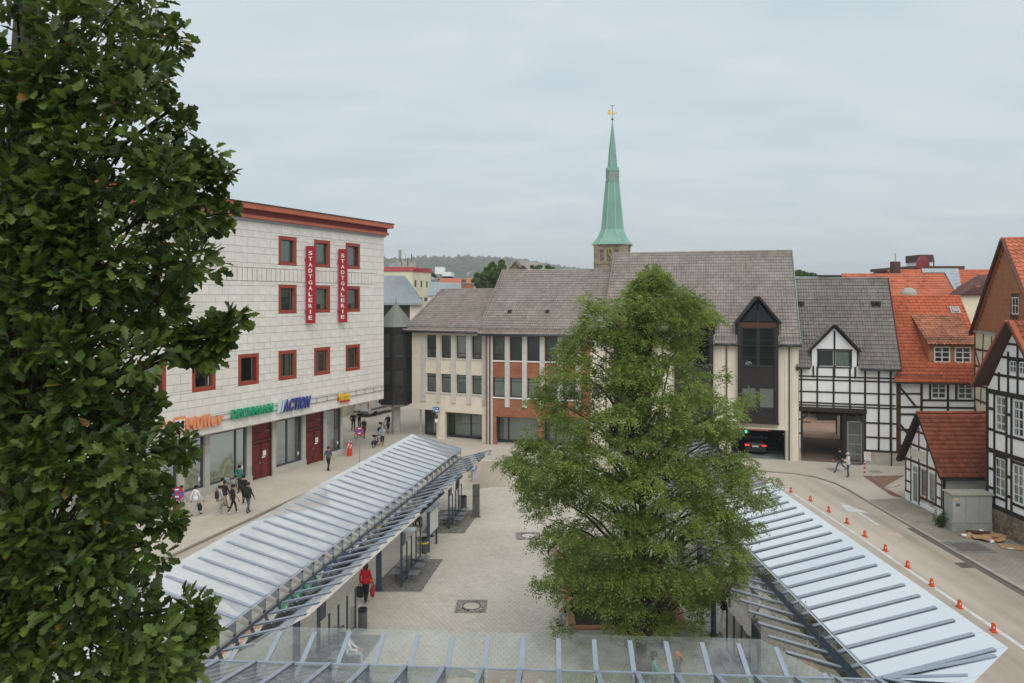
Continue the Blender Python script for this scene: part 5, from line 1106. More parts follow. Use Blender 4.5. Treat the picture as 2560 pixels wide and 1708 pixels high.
    mb = MB(); n0, n1 = Vector((pts[0].x, Y0+.3, 0)), Vector((pts[1].x+2.5, Y0+.3, 0)); mb.face([n0, n1, (n1.x, n1.y, pts[1].z), (n0.x, n0.y, pts[0].z)]); mb.build('wall', M['creaminfill'], t); ridgecap(t, pts[3], pts[2], 'paletile')
    c = at(*zc(1870, 420), 69.5); mb = MB(); mb.box(c, (.5, .5, .8)); mb.build('chimney', M['brick'], t)
back_right()
def back_left():
    # building with the standing-seam roof, behind the turret
    Y0, Y1 = 90., 96.; a, b = at(*zb(-120, 600), Y0), at(*zb(515, 598), Y0); c, d = at(*zb(310, 305), Y1), at(*zb(-120, 300), Y1)
    t = thing('metal_roof_building', 'building with grey standing seam metal roof behind the turret', 'building', ((a.x+b.x)/2, Y0+3, 0))
    mb = MB(); mb.face([a, b, c, d]); mb.face([b, c, (c.x+.5, 101, b.z)]); mb.face([a, b, b-Vector((0, 0, .25)), a-Vector((0, 0, .25))]); mb.build('roof', M['zinc'], t); n = 26
    for i in range(n+1): f = i/n; q = MB(); p0 = a.lerp(b, f); p1 = d.lerp(c, f); q.beam(p0+Vector((0, -.01, .05)), p1+Vector((0, -.01, .05)), .04, .1); q.build('seam', M['zinc'], t)
    e = at(*zb(368, 640), Y0+.5); mb = MB(); mb.face([(a.x, Y0+.5, 0), (e.x, Y0+.5, 0), (e.x, Y0+.5, b.z), (a.x, Y0+.5, b.z)]); mb.build('wall', M['blackwood'], t); mb = MB(); mb.face([(e.x, Y0+.52, 0), (b.x-.2, Y0+.52, 0), (b.x-.2, Y0+.52, b.z), (e.x, Y0+.52, b.z)]); mb.build('side_wall', M['cream'], t)
    # cream block with the red roof edge
    K = at(*zb(345, 215), 108); P = Pl(K, (.4436, .8962)); L = P.uv(*zb(595, 265))[0]; zt = K.z; P2 = Pl(K-Vector((.95, .1, 0))*16, (.95, .1))
    t = thing('cream_block', 'cream block with red roof edge and three small windows', 'building', (K.x, K.y, 0)); wn = [rect_uv(P, zb, x0, 352+i*6, x1, 425+i*4) for i, (x0, x1) in enumerate(((418, 443), (484, 506), (545, 566)))]
    low = [rect_uv(P, zb, 485, 540, 505, 575), rect_uv(P, zb, 524, 540, 575, 580)]
    mb = MB(); P.wall(mb, 0, 0, L, zt-.05, wn+low, .2); P2.quad(mb, 0, 0, 16, zt-.05); mb.face([(P2.P(0, zt-.1)), P2.P(16, zt-.1), P.P(L, zt-.1), P.P(L, zt-.1)+Vector((-16, 0, 0))]); mb.build('wall', M['creambright'], t)
    for q in wn+low: window(P, *q, t, 'darkframe', .1, .12, inner='darkroom')
    mb = MB(); P.box(mb, -.1, zt-.55, L+.1, zt+.1, -.2, .12); P2.box(mb, -.1, zt-.55, 16.12, zt+.1, -.2, .1); mb.build('roof_edge', M['hazeredge'], t)
    # roof plant and masts on it
    t = thing('roof_plant', 'grey rooftop plant room with antenna masts', 'antenna', (K.x-3, K.y+8, zt)); Y = 118.
    for x0, y0, x1, y1, mm in ((145, 165, 225, 205, 'zinc'), (222, 135, 345, 205, 'greyconcrete'), (350, 138, 436, 212, 'greyconcrete')): a, b = at(*zb(x0, y1+20), Y), at(*zb(x1, y0), Y); q = MB(); q.box(((a.x+b.x)/2, Y+1.5, (a.z+b.z)/2), (b.x-a.x, 3, b.z-a.z)); q.build('plant_box', M[mm], t)
    for x, y0, y1, r in ((262, 55, 135, .1), (320, 60, 135, .04), (386, 60, 138, .09), (345, 110, 200, .08), (278, 140, 190, .06)): q = MB(); q.tube([at(*zb(x, y1+10), Y), at(*zb(x, y0), Y)], r, 6); q.build('mast', M['binmetal'], t)
    q = MB()
    for x in (250, 262, 274): p = at(*zb(x, 72), Y); q.box(p, (.22, .2, 1.5))
    q.build('antenna_panel', M['concrete'], t)
    # second metal roof, chimney
    Y0, Y1 = 100., 107.; a, b, c, d = at(*zb(560, 520), Y0), at(*zb(1130, 520), Y0), at(*zb(1050, 392), Y1), at(*zb(595, 370), Y1)
    t = thing('metal_roof_hall', 'low hall with grey metal roof behind the hipped roof', 'building', ((a.x+b.x)/2, Y0+3, 0)); mb = MB(); mb.face([a, b, c, d]); mb.build('roof', M['zinc'], t); mb = MB(); mb.face([(a.x, Y0+.2, 0), (b.x, Y0+.2, 0), (b.x, Y0+.2, b.z), (a.x, Y0+.2, a.z)]); mb.build('wall', M['cream'], t)
    for i in range(19): f = i/18; q = MB(); q.beam(a.lerp(b, f)+Vector((0, 0, .05)), d.lerp(c, f)+Vector((0, 0, .05)), .04, .1); q.build('seam', M['zinc'], t)
    t = thing('brick_chimney', 'short brick chimney with a grey cowl behind the hipped roof', 'chimney', at(*zb(995, 450), 80)); p = at(*zb(995, 455), 80); mb = MB(); mb.box(p, (1.3, .9, 1.3)); mb.build('stack', M['brick'], t); mb = MB(); mb.lathe(p+Vector((-.4, 0, .7)), [(.25, 0), (.25, .3), (.33, .34), (.2, .5), (0, .55)], 10); mb.build('cowl', M['binmetal'], t); mb = MB(); mb.box(p+Vector((0, 0, .7)), (1.45, 1.0, .12)); mb.build('capstone', M['greyconcrete'], t)
    # red roof strip
    Y = 170.; a, b = at(*zb(672, 372), Y), at(*zb(1215, 350), Y); t = simple_house('red_roof_row', 'long low row with orange red roof in the distance', [(a.x, Y), (b.x, Y), (b.x, Y+20), (a.x, Y+20)], 0, a.z-1.2, 'white'); mb = MB(); z_ = a.z-1.2; mb.face([(a.x, Y-.5, z_), (b.x, Y-.5, z_), (b.x, Y+6, b.z+.6), (a.x, Y+6, b.z+.6)]); mb.build('roof', M['paletile'], t)
    # white deck building
    Y = 260.; t = thing('white_deck_building', 'white flat building with dark open decks before the hill', 'building', at(*zb(720, 350), Y)); a, b = at(*zb(600, 360), Y), at(*zb(820, 265), Y)
    mb = MB(); mb.box(((a.x+b.x)/2, Y+8, b.z/2-2), (b.x-a.x, 12, b.z-4)); mb.build('core', M['darkroom'], t)
    for z_ in (265, 312, 345): q = MB(); zz = at(*zb(700, z_), Y).z; q.box(((a.x+b.x)/2+2, Y+6, zz-1.2), (b.x-a.x-4 if z_ > 265 else b.x-a.x-4, 14, 2.6)); q.build('deck_parapet', M['white'], t)
    q = MB(); a2, b2 = at(*zb(638, 270), Y), at(*zb(730, 222), Y); q.box(((a2.x+b2.x)/2, Y+5, (a2.z+b2.z)/2), (b2.x-a2.x, 8, b2.z-a2.z+1)); q.build('stair_tower', M['white'], t)
    a, b = at(*zb(600, 345), Y-3), at(*zb(668, 268), Y-3); q = MB(); q.prism([(a.x, Y-3, a.z), (b.x, Y-3, a.z), (b.x, Y-3, b.z-2), (b.x-4, Y-3, b.z), (a.x, Y-3, b.z+.5)], (0, 8, 0)); q.build('ramp_hall', M['concrete'], t)
    # brown gabled roof
    Y = 130.; t = thing('brown_gable_house', 'distant house with brown gabled roof peeking over the ridge', 'house', at(*zb(1560, 235), Y)); ap = at(*zb(1512, 148), Y); l, r = at(*zb(1440, 238), Y), at(*zb(1580, 238), Y); bk = at(*zb(1775, 178), Y+10); ve_ = bk-ap
    mb = MB(); mb.face([l, r, ap]); mb.face([(l.x, Y, 0), (r.x, Y, 0), (r.x, Y, r.z), (l.x, Y, l.z)]); mb.build('gable_wall', M['sandstone'], t)
    for e_ in (l, r): q = MB(); dn = (ap-e_); nn = dn.cross(ve_).normalized(); nn = nn if nn.z > 0 else -nn; f = e_-dn*.15-Vector((0, .4, 0)); q.prism([f, ap+Vector((0, -.4, .02)), ap+Vector((0, -.4, .02))+nn*.5, f+nn*.5], ve_); q.build('roof', M['browntile'], t)
    g = at(*zb(1600, 205), Y-.6); q = MB(); q.face([g, g+Vector((-2.2, 0, -2.6)), g+Vector((2.2, 0, -2.6))]); q.build('dormer', M['sandstone'], t)
    for s_ in (-1, 1): q = MB(); q.beam(g+Vector((0, -.2, .1)), g+Vector((s_*2.4, -.2, -2.7)), .5, .35); q.build('barge_board', M['browntimber'], t)
mat('hazeredge', (.42, .07, .075), .6, .08, 2)  # red lightened, with the haze of distance put into the colour
mat('creambright', (.68, .63, .47), .85, .05, 1, grime=.1)
back_left()
simple_house('yellow_wall_building', 'plain yellowish wall behind the van beside the store corner', [(-27, 80.2), (-17.9, 78.0), (-16.6, 84), (-26, 87)], 0, 4.4, 'creambright')
# ================================================================ church tower
def church():
    zs = zm(1440, 240, 3.41); Y = 177.; c = at(1531, 700, Y+4); th = .24
    t = thing('church_tower', 'stone church tower with slender green copper spire and golden weathervane', 'church', (c.x, c.y, 0)); Zf = lambda y: at(0, 240+y/3.41, Y+3).z
    rot = lambda x, y: (c.x+x*cos(th)+y*sin(th), c.y-x*sin(th)+y*cos(th)); hw = 4.05
    cs = [rot(-hw, -hw), rot(hw, -hw), rot(hw, hw), rot(-hw, hw)]; zt = Zf(1268)
    FP = Pl(cs[0], (cs[1][0]-cs[0][0], cs[1][1]-cs[0][1])); SP = Pl(cs[1], (cs[2][0]-cs[1][0], cs[2][1]-cs[1][1])); v0, v1 = Zf(1410), Zf(1310)
    ws = [rect_uv(FP, zs, a, 1310, b, 1408) for a, b in ((202, 240), (260, 300), (325, 362))]; w2 = [(1.8, v0+1, 3.2, v1), (4.6, v0+1, 6, v1)]
    mb = MB(); FP.wall(mb, 0, 0, 2*hw, zt, ws, .4); SP.wall(mb, 0, 0, 2*hw, zt, w2, .4)
    for i in (2, 3): a, b = cs[i], cs[(i+1) % 4]; mb.face([(*a, 0), (*b, 0), (*b, zt), (*a, zt)])
    mb.build('tower_wall', M['sandstone'], t)
    for q in ws: window(FP, *q, t, 'sandstone', .12, .3, cols=2, rows=(.33, .66), inner='darkblue', name='belfry_window')
    for q in w2: window(SP, *q, t, 'sandstone', .12, .3, cols=2, inner='darkroom', name='belfry_window')
    for v, e in ((Zf(1432), .25), (zt-.2, .3)):
        q = MB(); q.box((c.x, c.y, v), (2*hw+e, 2*hw+e, .35), (FP.d, FP.n, Vector((0, 0, 1)))); q.build('string_course', M['sandstone'], t)
    cu, cv = FP.uv(*zs(278, 1345)); q = MB()
    for k in range(12): g = 2*pi*k/12; q.box(FP.P(cu+1.25*sin(g), cv+1.25*cos(g), .12), (.22, .06, .22), FP.ax)
    FP.bar(q, (cu-.1, cv+1.0), (cu+.15, cv-.1), .16, .1, .16); FP.bar(q, (cu+.1, cv), (cu+.75, cv-.7), .18, .1, .16); q.build('clock', M['gold'], t)
    # broach: square base turning octagonal, then the tapering spire
    def ring(r, z, sq): return [(c.x+(r*(1-sq)*cos(g)/cos(pi/8) + sq*r*max(-1, min(1, 1.4142*cos(g))))*cos(th)+(r*(1-sq)*sin(g)/cos(pi/8)+sq*r*max(-1, min(1, 1.4142*sin(g))))*sin(th), c.y-(r*(1-sq)*cos(g)/cos(pi/8)+sq*r*max(-1, min(1, 1.4142*cos(g))))*sin(th)+(r*(1-sq)*sin(g)/cos(pi/8)+sq*r*max(-1, min(1, 1.4142*sin(g))))*cos(th), z) for g in [pi/8+k*pi/4 for k in range(8)]]
    k_ = Y/F/3.41; px2m = lambda w_: w_*k_
    rings = [ring(hw+.75, zt-.1, 1), ring(px2m(255)/2, Zf(1215), .75), ring(px2m(212)/2, Zf(1170), .4), ring(px2m(186)/2, Zf(1140), .08), ring(px2m(150)/2, Zf(930), 0), ring(px2m(112)/2, Zf(732), 0)]
    def loft(rs, nm, mm, par=t):
        m2 = MB(); 
        for a, b in zip(rs[:-1], rs[1:]):
            for i in range(8): m2.face([a[i], a[(i+1) % 8], b[(i+1) % 8], b[i]])
        m2.face(rs[0][::-1]); m2.face(rs[-1]); return m2.build(nm, M[mm], par)
    sp = loft(rings, 'spire', 'patina'); top = (c.x, c.y, Zf(195))
    for i in range(8):
        q = MB(); q.tube([r[i] for r in rings], .1, 5); q.build('hip_seam', M['patinalight'], sp)
    g0, g1 = Zf(730), Zf(632)
    loft([ring(px2m(118)/2, g0-.1, 0), ring(px2m(118)/2, g0+.25, 0)], 'gallery_floor', 'patina'); ga = loft([ring(px2m(106)/2, g0, 0), ring(px2m(106)/2, g1, 0)], 'gallery', 'patina')
    R8 = ring(px2m(107)/2, g0, 0)
    for i in range(8):
        a, b = Vector(R8[i]), Vector(R8[(i+1) % 8]); Pg = Pl(b, a-b) if Pl(a, b-a).n.dot((a+b)/2-Vector((c.x, c.y, (a.z)))) < 0 else Pl(a, b-a); L = (a-b).length
        for s_ in (.3, .7): q = MB(); Pg.box(q, L*s_-.16, g0+.5, L*s_+.16, g1-.5, 0, .05); q.build('lancet', M['concrete'], ga); q = MB(); Pg.box(q, L*s_-.05, g0+.7, L*s_+.05, g1-.7, .05, .07); q.build('slit', M['darkroom'], ga)
        q = MB(); q.face([Pg.P(-.1, g1-.25, .12), Pg.P(L+.1, g1-.25, .12), Pg.P(L/2, g1+.75, .1)]); q.face([Pg.P(-.1, g1-.25, .12), Pg.P(L/2, g1+.75, .1), Pg.P(L/2, g1+.9, -1)]); q.face([Pg.P(L+.1, g1-.25, .12), Pg.P(L/2, g1+.9, -1), Pg.P(L/2, g1+.75, .1)]); q.build('gablet', M['patina'], ga)
    loft([ring(px2m(90)/2, g1-.1, 0), ring(px2m(55)/2, Zf(440), 0), ring(px2m(5)/2, Zf(200), 0)], 'spire_tip', 'patina')
    q = MB(); q.lathe((c.x, c.y, Zf(192)), [(.0, -.3), (.3, -.1), (.34, .1), (.2, .3), (.07, .35), (.06, Zf(70)-Zf(192)), (0, Zf(66)-Zf(192))], 10); q.build('orb_and_rod', M['binmetal'], t)
    q = MB(); z_ = Zf(75); q.box((c.x, c.y, z_), (1.1, .1, .12)); q.build('cross_bar', M['binmetal'], t)
    z_ = Zf(140); sx = k_; V2 = lambda x, y: (c.x+(x-306)*sx, c.y-.1, Zf(y)); q = MB(); q.prism([V2(258, 150), V2(262, 140), V2(300, 138), V2(330, 136), V2(346, 128), V2(344, 142), V2(318, 146), V2(290, 150)], (0, .12, 0)); q.prism([V2(266, 140), V2(270, 110), V2(292, 108), V2(284, 122), V2(296, 138)], (0, .12, 0)); q.build('weathervane', M['gold'], t)
mat('patinalight', (.3, .52, .43), .55, .1, 1); mat('darkblue', (.05, .07, .1), .4, .2, 2)
church()
# ================================================================ wooded hill
def hill():
    prof = lambda x: 0
    xs = [(-900, 652), (930, 656), (1040, 651), (1170, 650), (1285, 653), (1400, 672), (1520, 690), (1700, 705), (3000, 712), (4200, 715)]
    def top(px):
        for (a, ya), (b, yb) in zip(xs[:-1], xs[1:]):
            if a <= px <= b: return ya+(yb-ya)*(px-a)/(b-a)
        return 715
    V = []; Fc = []; nx, ny = 90, 12
    for j in range(ny):
        Y = 900+j*75
        for i in range(nx):
            X = -1300+i*28; px = CX+F*X/1500; zt = H+(YH-top(px)-5)*1500/F; f = min(1, j/8.); V.append((X*Y/1500, Y, -2+(zt+2)*(3*f*f-2*f**3)))
    for j in range(ny-1):
        for i in range(nx-1): k = j*nx+i; Fc.append((k, k+1, k+nx+1, k+nx))
    me = bpy.data.meshes.new('hill'); me.from_pydata(V, [], Fc); o = link('hill', me, None, M['farground']); structure(o)
    va = np.array(V).reshape(ny, nx, 3); rr = np.random.RandomState(5)
    ico = [(0, 0, 1)]+[(.85*cos(g), .85*sin(g), .4) for g in [k*2*pi/6 for k in range(6)]]+[(.95*cos(g+.5), .95*sin(g+.5), -.35) for g in [k*2*pi/6 for k in range(6)]]
    fi = [(0, 1+k, 1+(k+1) % 6) for k in range(6)]+[(1+k, 7+k, 1+(k+1) % 6) for k in range(6)]+[(1+(k+1) % 6, 7+k, 7+(k+1) % 6) for k in range(6)]
    VV = []; FF = []; T = []
    for n in range(7500):
        j = rr.uniform(0, ny-1.01); i = rr.uniform(16, 74); j0, i0 = int(j), int(i); p = va[j0, i0]*(1-(j-j0))*(1-(i-i0))+va[j0+1, i0]*(j-j0)*(1-(i-i0))+va[j0, i0+1]*(1-(j-j0))*(i-i0)+va[j0+1, i0+1]*(j-j0)*(i-i0)
        r = rr.uniform(4, 8.5); hh = r*rr.uniform(.9, 1.5); b = len(VV); g = rr.uniform(0, 6)
        for x, y, z in ico: k = rr.uniform(.75, 1.2); VV.append((p[0]+(x*cos(g)-y*sin(g))*r*k, p[1]+(x*sin(g)+y*cos(g))*r*k, p[2]+3+z*hh*k))
        t = rr.rand()
        for q in fi: FF.append((b+q[0], b+q[1], b+q[2])); T.append(t)
    me = bpy.data.meshes.new('forest'); me.from_pydata(VV, [], FF); me.attributes.new('tint', 'FLOAT', 'FACE').data.foreach_set('value', T); o = link('forest', me, None, M['forest']); stuff(o); tag(o, 'wooded hill ridge on the horizon', 'forest')
    for (x0, y0, x1, y1, lab) in ():
        pass
hill()
# ================================================================ glass canopies of the bus station
def clip(poly, clips):
    for pt, n in clips:
        out = []; k = len(poly)
        if k < 3: return []
        dd = [(p.x-pt[0])*n[0]+(p.y-pt[1])*n[1] for p in poly]
        for i in range(k):
            a, b, da, db = poly[i], poly[(i+1) % k], dd[i], dd[(i+1) % k]
            if da >= 0: out.append(a)
            if (da >= 0) != (db >= 0): out.append(a.lerp(b, da/(da-db)))
        poly = out
    return poly if len(poly) > 2 else []
def keep(p, clips): return all((p.x-pt[0])*n[0]+(p.y-pt[1])*n[1] >= -.01 for pt, n in clips)
ZV, ZI, ZO, ZE = 2.95, 3.5, 4.2, 3.45
def canopy(label, c, d, L, q, pitch, gu, gl, clips_u=(), clips_l=(), cols=(), wu=2.82, wl=1.76, over=.28, group='glass roofs of the bus station'):
    d = Vector((*d, 0)).normalized(); q = Vector((*q, 0)).normalized(); c = Vector((*c, 0))
    t = thing('glass_canopy', label, 'canopy', c+d*(L/2), group)
    P = lambda s, o, z: c+d*s+q*o+Vector((0, 0, z))
    zu = lambda o: ZI+(ZO-ZI)*o/wu; zl = lambda o: ZV+(ZE-ZV)*o/wl
    n = round(L/pitch); pt = L/n
    nu = (P(0, 1, zu(1))-P(0, 0, zu(0))).cross(d).normalized(); nu = nu if nu.z > 0 else -nu
    nl = (P(0, -1, zl(1))-P(0, 0, zl(0))).cross(d).normalized(); nl = nl if nl.z > 0 else -nl
    for i in range(-4, n+4):
        s0, s1 = i*pt+.006, (i+1)*pt-.006
        if (i >= 0 or clips_u) and i < n:
            po = clip([P(s0, -.06, zu(-.06)), P(s1, -.06, zu(-.06)), P(s1, wu+over, zu(wu+over)), P(s0, wu+over, zu(wu+over))], clips_u)
            if po: mb = MB(); mb.face(po); mb.build('glass_pane', M['skypaintglass_dense' if gu == 'clearglass' and po[0].x > 7.2 else gu], t)
        if i >= 0 and i < n:
            mb = MB(); mb.face([P(s0, -.012, ZV+.06), P(s1, -.012, ZV+.06), P(s1, -.012, ZI-.04), P(s0, -.012, ZI-.04)]); mb.build('clerestory_pane', M['screenglass'], t)
            po = clip([P(s0, -.14, zl(.14)), P(s1, -.14, zl(.14)), P(s1, -wl-over*.7, zl(wl+over*.7)), P(s0, -wl-over*.7, zl(wl+over*.7))], clips_l)
            if po: mb = MB(); mb.face(po); mb.build('glass_pane', M[gl], t)
    for i in range(0, n+1):
        s = i*pt
        if i < 0 and not clips_u: continue
        def trim(o0, o1, zf, cl):
            a, b = P(s, o0, zf(abs(o0))), P(s, o1, zf(abs(o1)))
            for p_, n_ in cl:
                da = (a.x-p_[0])*n_[0]+(a.y-p_[1])*n_[1]; db = (b.x-p_[0])*n_[0]+(b.y-p_[1])*n_[1]
                if da < 0 and db < 0: return None
                if da < 0: a = a.lerp(b, da/(da-db))
                elif db < 0: b = a.lerp(b, da/(da-db))
            return (a, b) if (b-a).length > .3 else None
        r = trim(.0, wu, zu, clips_u)
        if r:
            a, b = r; q_ = MB(); q_.beam(a+nu*.022, b+nu*.022, .125, .022, up=nu); rb = q_.build('rib', M['paleblue'], t)
            q_ = MB(); dl = .4; q_.prism([a-nu*.02-d*.012, a.lerp(b, .92)-nu*.02-d*.012, a.lerp(b, .92)-nu*.05-d*.012, a.lerp(b, .3)-nu*.13-d*.012, a-nu*dl-d*.012], d*.024); q_.build('fin', M['bluesteel'], rb)
            q_ = MB(); m = max(2, int((b-a).length/.42))
            for k in range(m): p = a.lerp(b, (k+.5)/m)+nu*.034; q_.lathe(p, [(.02, -.01), (.02, .012), (.0, .014)], 6)
            stuff(q_.build('bolts', M['steel'], rb))
        if i < 0: continue
        q_ = MB(); q_.beam(P(s, .03, ZV+.05), P(s, .03, ZI), .03, .12, up=d); q_.build('mullion', M['bluesteel'], t)
        r = trim(-.15, -wl, zl, clips_l)
        if r:
            a, b = r; q_ = MB(); q_.beam(a+nl*.018, b+nl*.018, .125, .018, up=nl); rb = q_.build('rib', M['paleblue'], t)
            q_ = MB(); q_.prism([a-nl*.02-d*.012, b-nl*.02-d*.012, b-nl*.05-d*.012, a-nl*.1-d*.012], d*.024); q_.build('fin', M['bluesteel'], rb)
    mb = MB(); mb.beam(P(0, -.08, ZV-.02), P(L, -.08, ZV-.02), .2, .1); mb.build('gutter', M['bluesteel'], t)
    mb = MB(); mb.tube([P(0, 0, ZV-.2), P(L, 0, ZV-.2)], .11, 10); mb.build('main_beam', M['bluesteel'], t, smooth=True)
    mb = MB(); mb.beam(P(-.05, 0, ZI-.01), P(L+.05, 0, ZI-.01), .06, .04); mb.build('top_rail', M['paleblue'], t)
    for s in cols:
        mb = MB(); p = P(s, 0, 0); mb.lathe((p.x, p.y, 0), [(.2, ZP), (.2, ZP+.03), (.125, ZP+.03), (.125, ZV-.2)], 16); mb.build('column', M['bluesteel'], t, smooth=False)
    return t, P
cF0, cF1 = (-8.32, 18.62), (8.72, 17.65)
dL = (.197, .98); LL = 26.6
def miter(pt, dirv, toward): n = Vector((-dirv[1], dirv[0])); n = n if n.dot(Vector(toward)-Vector(pt)) > 0 else -n; return (pt, (n.x, n.y))
mL = (-.70, -.71); mR = (.71, -.70)       # outward diagonals at the two corners
cl_ = canopy('long glass canopy roof on the left side of the plaza', cF0, dL, LL, (-.98, .197), .8, 'skypaintglass', 'dirtyglass', [miter(cF0, mL, (-9, 30))], [miter(cF0, mL, (-5, 30))], cols=(6.0, 13.3, 20.6, 25.8))
ch = ((11.95, 17.7), (-.545, .838))
cr_ = canopy('long whitish glass canopy roof along the right road', cF1, (-.012, 1), 27.2, (1, .012), .8, 'skypaintglass_dense', 'dirtyglass', [miter(cF1, mR, (10, 30)), ch], [miter(cF1, mR, (7, 30))], cols=(1.2, 8.6, 16, 23.4))
fd = Vector((cF1[0]-cF0[0], cF1[1]-cF0[1])); LF = fd.length; fd.normalize()
cf_ = canopy('glass canopy roof crossing the near end of the plaza', cF0, tuple(fd), LF, (fd.y, -fd.x), .945, 'clearglass', 'frontglass', [miter(cF0, mL, (0, 10)), miter(cF1, mR, (0, 10)), ch], [miter(cF0, mL, (0, 20)), miter(cF1, mR, (0, 20))], cols=(5.2, 12.0))
# fan ribs at the right hand corner
def fan():
    t = cr_[0]; a = Vector((8.82, 17.62, 3.53))
    for b in ((11.4, 17.45, 4.14), (10.35, 16.8, 4.0), (9.5, 16.35, 3.9)):
        b = Vector(b); q = MB(); q.beam(a+Vector((0, 0, .035)), b+Vector((0, 0, .035)), .125, .022); q.build('rib', M['paleblue'], t)
fan()
# ================================================================ shelters, benches, bins
def cobbles(name, poly, step=.11, z=ZP+.004, parent=None, m='cobble', hole=None):
    xs = [p[0] for p in poly]; ys = [p[1] for p in poly]; mb = MB(); y = min(ys); j = 0
    mb.face([(p[0], p[1], z-.003) for p in poly], 1)
    while y < max(ys):
        x = min(xs)+(step/2 if j % 2 else 0)
        while x < max(xs):
            if inside(x, y, poly) and not (hole and (x-hole[0])**2+(y-hole[1])**2 < hole[2]**2):
                h = step*.44; k = h*.7; zz = z+random.uniform(.004, .01); t = random.random(); T = [(x-k, y-k, zz), (x+k, y-k, zz), (x+k, y+k, zz), (x-k, y+k, zz)]; B = [(x-h, y-h, z), (x+h, y-h, z), (x+h, y+h, z), (x-h, y+h, z)]
                mb.face(T, 0, t)
                for i in range(4): mb.face([B[i], B[(i+1) % 4], T[(i+1) % 4], T[i]], 0, t)
            x += step
        y += step; j += 1
    o = stuff(mb.build(name, [M[m], M['soil']], parent)); o['kind'] = 'structure' if parent is None else 'stuff'; return o
def shelter(label, A_, B_, tall=True, seats=True, hgt=1.68, group='glass wind screens with benches'):
    A_, B_ = Vector((*A_, 0)), Vector((*B_, 0)); d = (B_-A_).normalized(); L = (B_-A_).length; r = Vector((d.y, -d.x, 0)); t = thing('bench_shelter', label, 'bench', A_+Vector((0, 0, ZP)), group); n = 4
    for i in range(n+1):
        p = A_+d*(L*i/n); q = MB(); q.box(p+Vector((0, 0, ZP+hgt/2)), (.05, .07, hgt), (r, d, Vector((0, 0, 1)))); q.build('post', M['bluesteel'], t)
        if i < n: a, b = p+d*.04, A_+d*(L*(i+1)/n-.04); q = MB(); q.face([a+Vector((0, 0, ZP+.28)), b+Vector((0, 0, ZP+.28)), b+Vector((0, 0, ZP+hgt-.03)), a+Vector((0, 0, ZP+hgt-.03))]); q.build('glass_panel', M['screenglass'], t)
    q = MB(); q.beam(A_+Vector((0, 0, ZP+.22)), B_+Vector((0, 0, ZP+.22)), .09, .09); q.build('rail', M['bluesteel'], t)
    if tall:
        p = A_-d*.12; q = MB(); q.box(p+Vector((0, 0, ZP+1.24)), (.06, .06, 2.48), (r, d, Vector((0, 0, 1)))); q.build('tall_post', M['bluesteel'], t); q = MB(); q.box(p+d*.28+Vector((0, 0, ZP+2.1)), (.09, .5, .72), (r, d, Vector((0, 0, 1)))); q.build('display_panel', M['bluesteel'], t)
    if seats:
        for s_ in (-1, 1):
            q = MB(); q.beam(A_+d*.2+r*s_*.36+Vector((0, 0, ZP+.36)), B_-d*.3+r*s_*.36+Vector((0, 0, ZP+.36)), .07, .07); q.build('seat_beam', M['bluesteel'], t)
            for k in range(2): p = A_+d*(L*(.25+.5*k)); q = MB(); q.beam(p+Vector((0, 0, ZP+.3)), p+r*s_*.5+Vector((0, 0, ZP+.36)), .06, .06); q.build('arm', M['bluesteel'], t)
            for k in range(3):
                p = A_+d*(L*(.16+.29*k))+r*s_*.42+Vector((0, 0, ZP+.43)); q = MB(); ax = (r, d, Vector((0, 0, 1)))
                for i in range(9): q.box(p+r*(-.2+.05*i), (.026, .52, .016), ax)
                q.box(p+d*.26, (.44, .02, .02), ax); q.box(p-d*.26, (.44, .02, .02), ax); q.build('seat', M['steel'], t)
shelter('glass bench screen at the near left beside the first litter bin', (-6.4, 24.6), (-5.84, 27.6))
shelter('glass bench screen with metal seats, middle of the left canopy', (-4.77, 32.06), (-4.36, 35.2))
shelter('glass bench screen with metal seats nearest the grey stele', (-3.4, 40.1), (-2.95, 43.1))
shelter('glass bench screen at the right beside the blond woman', (7.62, 22.9), (7.52, 25.9))
shelter('glass bench screen half hidden behind the plaza tree on the right', (7.6, 33), (7.5, 36.2))
for nm, pl in (('cobble_patch', [(-6.1, 31.5), (-3.87, 31.5), (-3.3, 35.4), (-5.3, 35.4)]), ('cobble_patch', [(-4.8, 39.3), (-2.55, 39.3), (-1.85, 43.6), (-4.2, 43.6)]), ('cobble_patch', [(-7.2, 24.2), (-5.3, 24.2), (-4.8, 27.4), (-6.9, 27.4)]), ('cobble_patch', [(6.6, 22.5), (8.4, 22.5), (8.4, 25.4), (6.6, 25.4)])): cobbles(nm, pl)
def bin_(label, x, y, z=ZP, r=.17, h=.82, band=False):
    t = thing('litter_bin', label, 'bin', (x, y, z), 'grey round litter bins'); mb = MB(); mb.lathe((x, y, z), [(r*.9, .02), (r, .05), (r, h*.82), (r*1.03, h*.82), (r*1.03, h*.88)], 20); mb.build('drum', M['binmetal'], t, smooth=False)
    mb = MB(); mb.lathe((x, y, z), [(r*1.02, h*.9), (r*1.05, h*.98), (r*.86, h), (r*.8, h*.92), (r*.8, h*.7), (0, h*.7)], 20); mb.build('rim', M['blackmetal'], t); mb = MB(); mb.box((x, y+r*.9, z+h*.4), (.06, .08, h*.8)); mb.build('bracket', M['bluesteel'], t)
    if band: mb = MB(); mb.lathe((x, y, z+h*.62), [(r*1.05, 0), (r*1.2, .02), (r*1.3, .05), (r*1.12, .08), (r*1.04, .06)], 14); mb.build('bag_rim', M['letteryellow'], t)
bin_('grey litter bin at the near left bench screen', -5.62, 27.85); bin_('grey litter bin with yellow bag rim at the middle bench screen', -4.2, 35.55, .32, .16, .78, True); bin_('grey litter bin at the far bench screen by the stele', -2.82, 43.35, .3, .17, .72)
